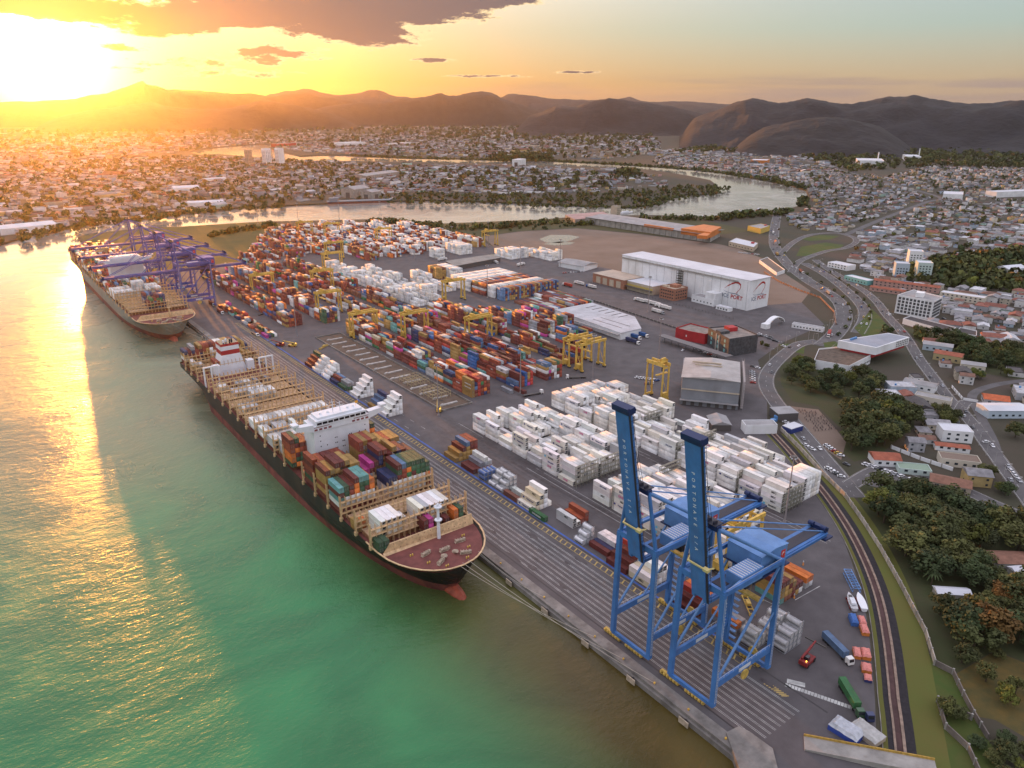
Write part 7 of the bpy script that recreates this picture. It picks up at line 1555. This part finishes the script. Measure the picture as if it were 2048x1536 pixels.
def lorries():
    H=lambda a,b:(1100+a*.29297,400+b*.29297); w=math.pi/2
    for i,(a,b) in enumerate(((590,688),(640,698),(690,712),(735,728),(760,738))): truck(*H(a,b),w+.0,'white','white',f"white lorry with white trailer, {ordw(i+1)} from left in the rank by the brick office")
    truck(*H(760,778),w*3,'grey','white','white box lorry alone in the cold store lane'); truck(*H(180,572),w,'white','white','white trailer lorry facing the blue cab in the upper lane'); truck(*H(262,595),w,'blue','white','blue cab lorry with white trailer in the upper lane'); truck(*H(100,585),w,'white','red','white cab lorry with red box in the upper lane'); truck(*H(1900,935),3.6,'white','red','white cab lorry with red box at the port gate')
    truck(*H(600,952),-w,'white','blue','blue box lorry beside the flat warehouse, front of three'); truck(*H(650,938),-w,'white','blue','blue box lorry beside the flat warehouse, middle of three'); truck(*H(590,985),-w,'white','navy','navy box lorry beside the flat warehouse, nearest of three')
    v=P(1689,1322); truck(0,0,-1.95,'white','steel blue','white cab lorry with long blue box beside the skips',xy=(v.x+.5,v.y)); v=P(1713,1424); truck(0,0,-2.2,'dark green','green','green box lorry with dark cab before the ribbed store',xy=(v.x,v.y)); v=P(1733,1432); truck(0,0,-2.25,'navy','grey','navy cab flatbed lorry beside the green lorry',xy=(v.x,v.y),empty_bed=True)
    truck(1078,788,-.2,'white','maroon','white cab yard lorry with low trailer before the coloured rows',empty_bed=True); truck(514,672,-w,'white','grey','white cab yard lorry with grey trailer on the far apron',empty_bed=True); truck(536,626,.4,'white','grey','white cab yard lorry behind the far low groups',empty_bed=True); truck(427,612,-w,'white','maroon','white cab lorry loaded under the violet cranes'); truck(444,628,-w,'white','rust red','second white cab lorry beside the violet crane leg')
    truck(1140,757,2.6,'white','white','white cab lorry beside the yellow gantry legs',empty_bed=True); truck(890,520,0.2,'white','white','white lorry before the long canopy shed'); truck(993,527,-w,'white','white','white box lorry before the shrubs in the far yard'); truck(1046,530,.3,'white','white','white box lorry beside the far white stacks'); truck(1000,595+30,-w,'blue','blue','blue lorry behind the low flat container field') if False else None
    pts=C1
    for k,off,cc,bc,lab in ((14,-1.6,'white','orange','white lorry with orange box on upper avenue'),(20,4.6,'red','ochre','red lorry with ochre box on the avenue bend'),(27,-4.8,'white','maroon','white lorry with maroon box on the avenue'),(36,1.6,'blue','grey','blue lorry with grey box on the lower avenue'),(9,1.6,'white','white','white lorry with white box at avenue top')):
        if k<len(pts)-1: a=Vector(pts[k]); b=Vector(pts[k+1]); d=(b-a).normalized(); p=a+Vector((d.y,-d.x))*off; truck(0,0,math.atan2(d.y,d.x)+(0 if off<0 else math.pi),cc,bc,lab,xy=(p.x,p.y))
    # reach stackers
    RD=mat('stacker red',(.26,.03,.03),.5,nz=(.6,.3)); 
    for i,(px,py,rz,lab,m) in enumerate(((1614,1326,.1,'dark red reach stacker with boom out on the corner pavement',RD),(560,692,2.2,'red reach stacker on the apron behind the ship funnel',RD),(585,693,2.4,'yellow empty handler beside the red stacker',RY),(878,822,1.0,'yellow forklift at the near end of the pit',RY))):
        o=MB().box(-3.5,3.2,-1.5,1.5,.7,1.9).box(-3.8,-2.2,-1.6,1.6,1.0,2.6).build('reach_stacker',m); v=P(px,py); o.location=(v.x,v.y,.05); o.rotation_euler=(0,0,rz)
        for u,rad in ((2.4,.85),(-2.4,.7)):
            for s in (-1.35,1.35): MB().cyl((u,s-.3,rad),(u,s+.3,rad),rad,n=14).build('wheel',TYRE,o)
        MB().box(-1.6,.2,-.8,.8,1.95,3.5).build('cab',CGL,o); bm=MB(); bm.bar((-3,1.0,3.2),(4.5,1.0,4.6),.7); bm.bar((4.0,1.0,4.5),(7.2,1.0,5.2),.5); bm.build('boom',m,o); sp=MB(); sp.bar((7.2,-3,4.6),(7.2,5,4.6),.5); sp.build('spreader',TRIM,o); MB().cyl((-2.8,-.8,2.6),(-2.8,-.8,3.0),.18,n=8).build('beacon',mat('amber beacon',(.9,.4,.05),.4,emit=((1,.45,.05),6)),o); tag(o,lab,'stacker')
lorries()
# ---------------------------------------------------------------- make every label single out one thing
MARKS=[('by the angular museum',(560,290)),('near the glazed office',(760,330)),('near the pale apartment blocks',(840,380)),('near the red row houses',(880,340)),('by the roundabout lawn',(1000,560)),('near the river bend',(1350,800)),('near the outer river bank',(1900,1500)),('by the white arched hall',(1000,270)),('below the right hills',(2300,1100)),('near the far avenue',(1500,700)),('along the upper avenue',(950,620)),('near the upper right wood',(1050,420)),('at the right picture edge',(1300,330)),('by the side street',(620,215)),('near the white villa',(500,165)),('near the orange house',(590,170)),('by the blue hall',(560,140)),('near the long brown house',(430,120)),('beside the roadside woods',(390,115)),('near the car park',(400,190)),('by the cold store',(640,520)),('near the port gate',(600,350)),('past the white annex',(720,260))]
ORD_KEEP={'motorcycle','tree','bush','rope'}
def uniq():
    top=[o for o in ALLOBJ if o.parent is None and o.get('label')]
    def groups():
        g={}
        for o in top: g.setdefault(o['label'],[]).append(o)
        return [v for v in g.values() if len(v)>1 and v[0]['category'] not in ORD_KEEP]
    for v in groups():
        if v[0]['category'] in ('house','car'):
            for o in v:
                m=min(MARKS,key=lambda k:math.dist(k[1],o.location[:2]))
                o['label']=(o['label']+' '+m[0]) if len((o['label']+' '+m[0]).split())<=13 else o['label']
    for v in groups():
        v.sort(key=lambda o:o.location.y if o['category'] in ('fender','bollard') else proj(o.location)[0]); n=len(v)
        for i,o in enumerate(v):
            w=f'{ordw(i+1)} from the quay corner' if o['category'] in ('fender','bollard') else ('left one of two' if i==0 else 'right one of two') if n==2 else (f'{ordw(i+1)} from left' if i<n-1 else 'rightmost')
            b=o['label'].split(); k=16-len(w.split()); o['label']=' '.join(b[:k]).rstrip(',')+', '+w
    for o in top:
        b=o['label'].split()
        if len(b)>16: o['label']=' '.join(b[:16])
        g=[x for x in top if x.get('group')==o.get('group')] if False else None
    seen={}
    for o in top: seen.setdefault(o['label'],[]).append(o)
    for lab,v in seen.items():
        if len(v)>1:
            for o in v:
                if not o.get('group'): o['group']=lab
    for o in ALLOBJ:
        for k in ('c','tint'):
            if k in o: del o[k]
uniq()
def haze():
    m=bpy.data.materials.new('evening haze'); m.use_nodes=True; nt=m.node_tree; nt.nodes.clear()
    v=nt.nodes.new('ShaderNodeVolumePrincipled'); o=nt.nodes.new('ShaderNodeOutputMaterial'); nt.links.new(v.outputs[0],o.inputs['Volume'])
    v.inputs['Color'].default_value=(.97,.88,.82,1); v.inputs['Density'].default_value=HAZE; v.inputs['Anisotropy'].default_value=.82
    m.cycles.homogeneous_volume=True
    b=MB().box(-9000,16000,-3000,16000,-12,680)
    ob=b.build('haze',m); tag(ob,kind='stuff')
HAZE=1.7e-5
haze()
SC.cycles.use_denoising=True
SC.cycles.volume_bounces=0; SC.cycles.max_bounces=6; SC.cycles.diffuse_bounces=2; SC.cycles.glossy_bounces=3
SC.cycles.sample_clamp_indirect=6; SC.cycles.caustics_reflective=False; SC.cycles.caustics_refractive=False
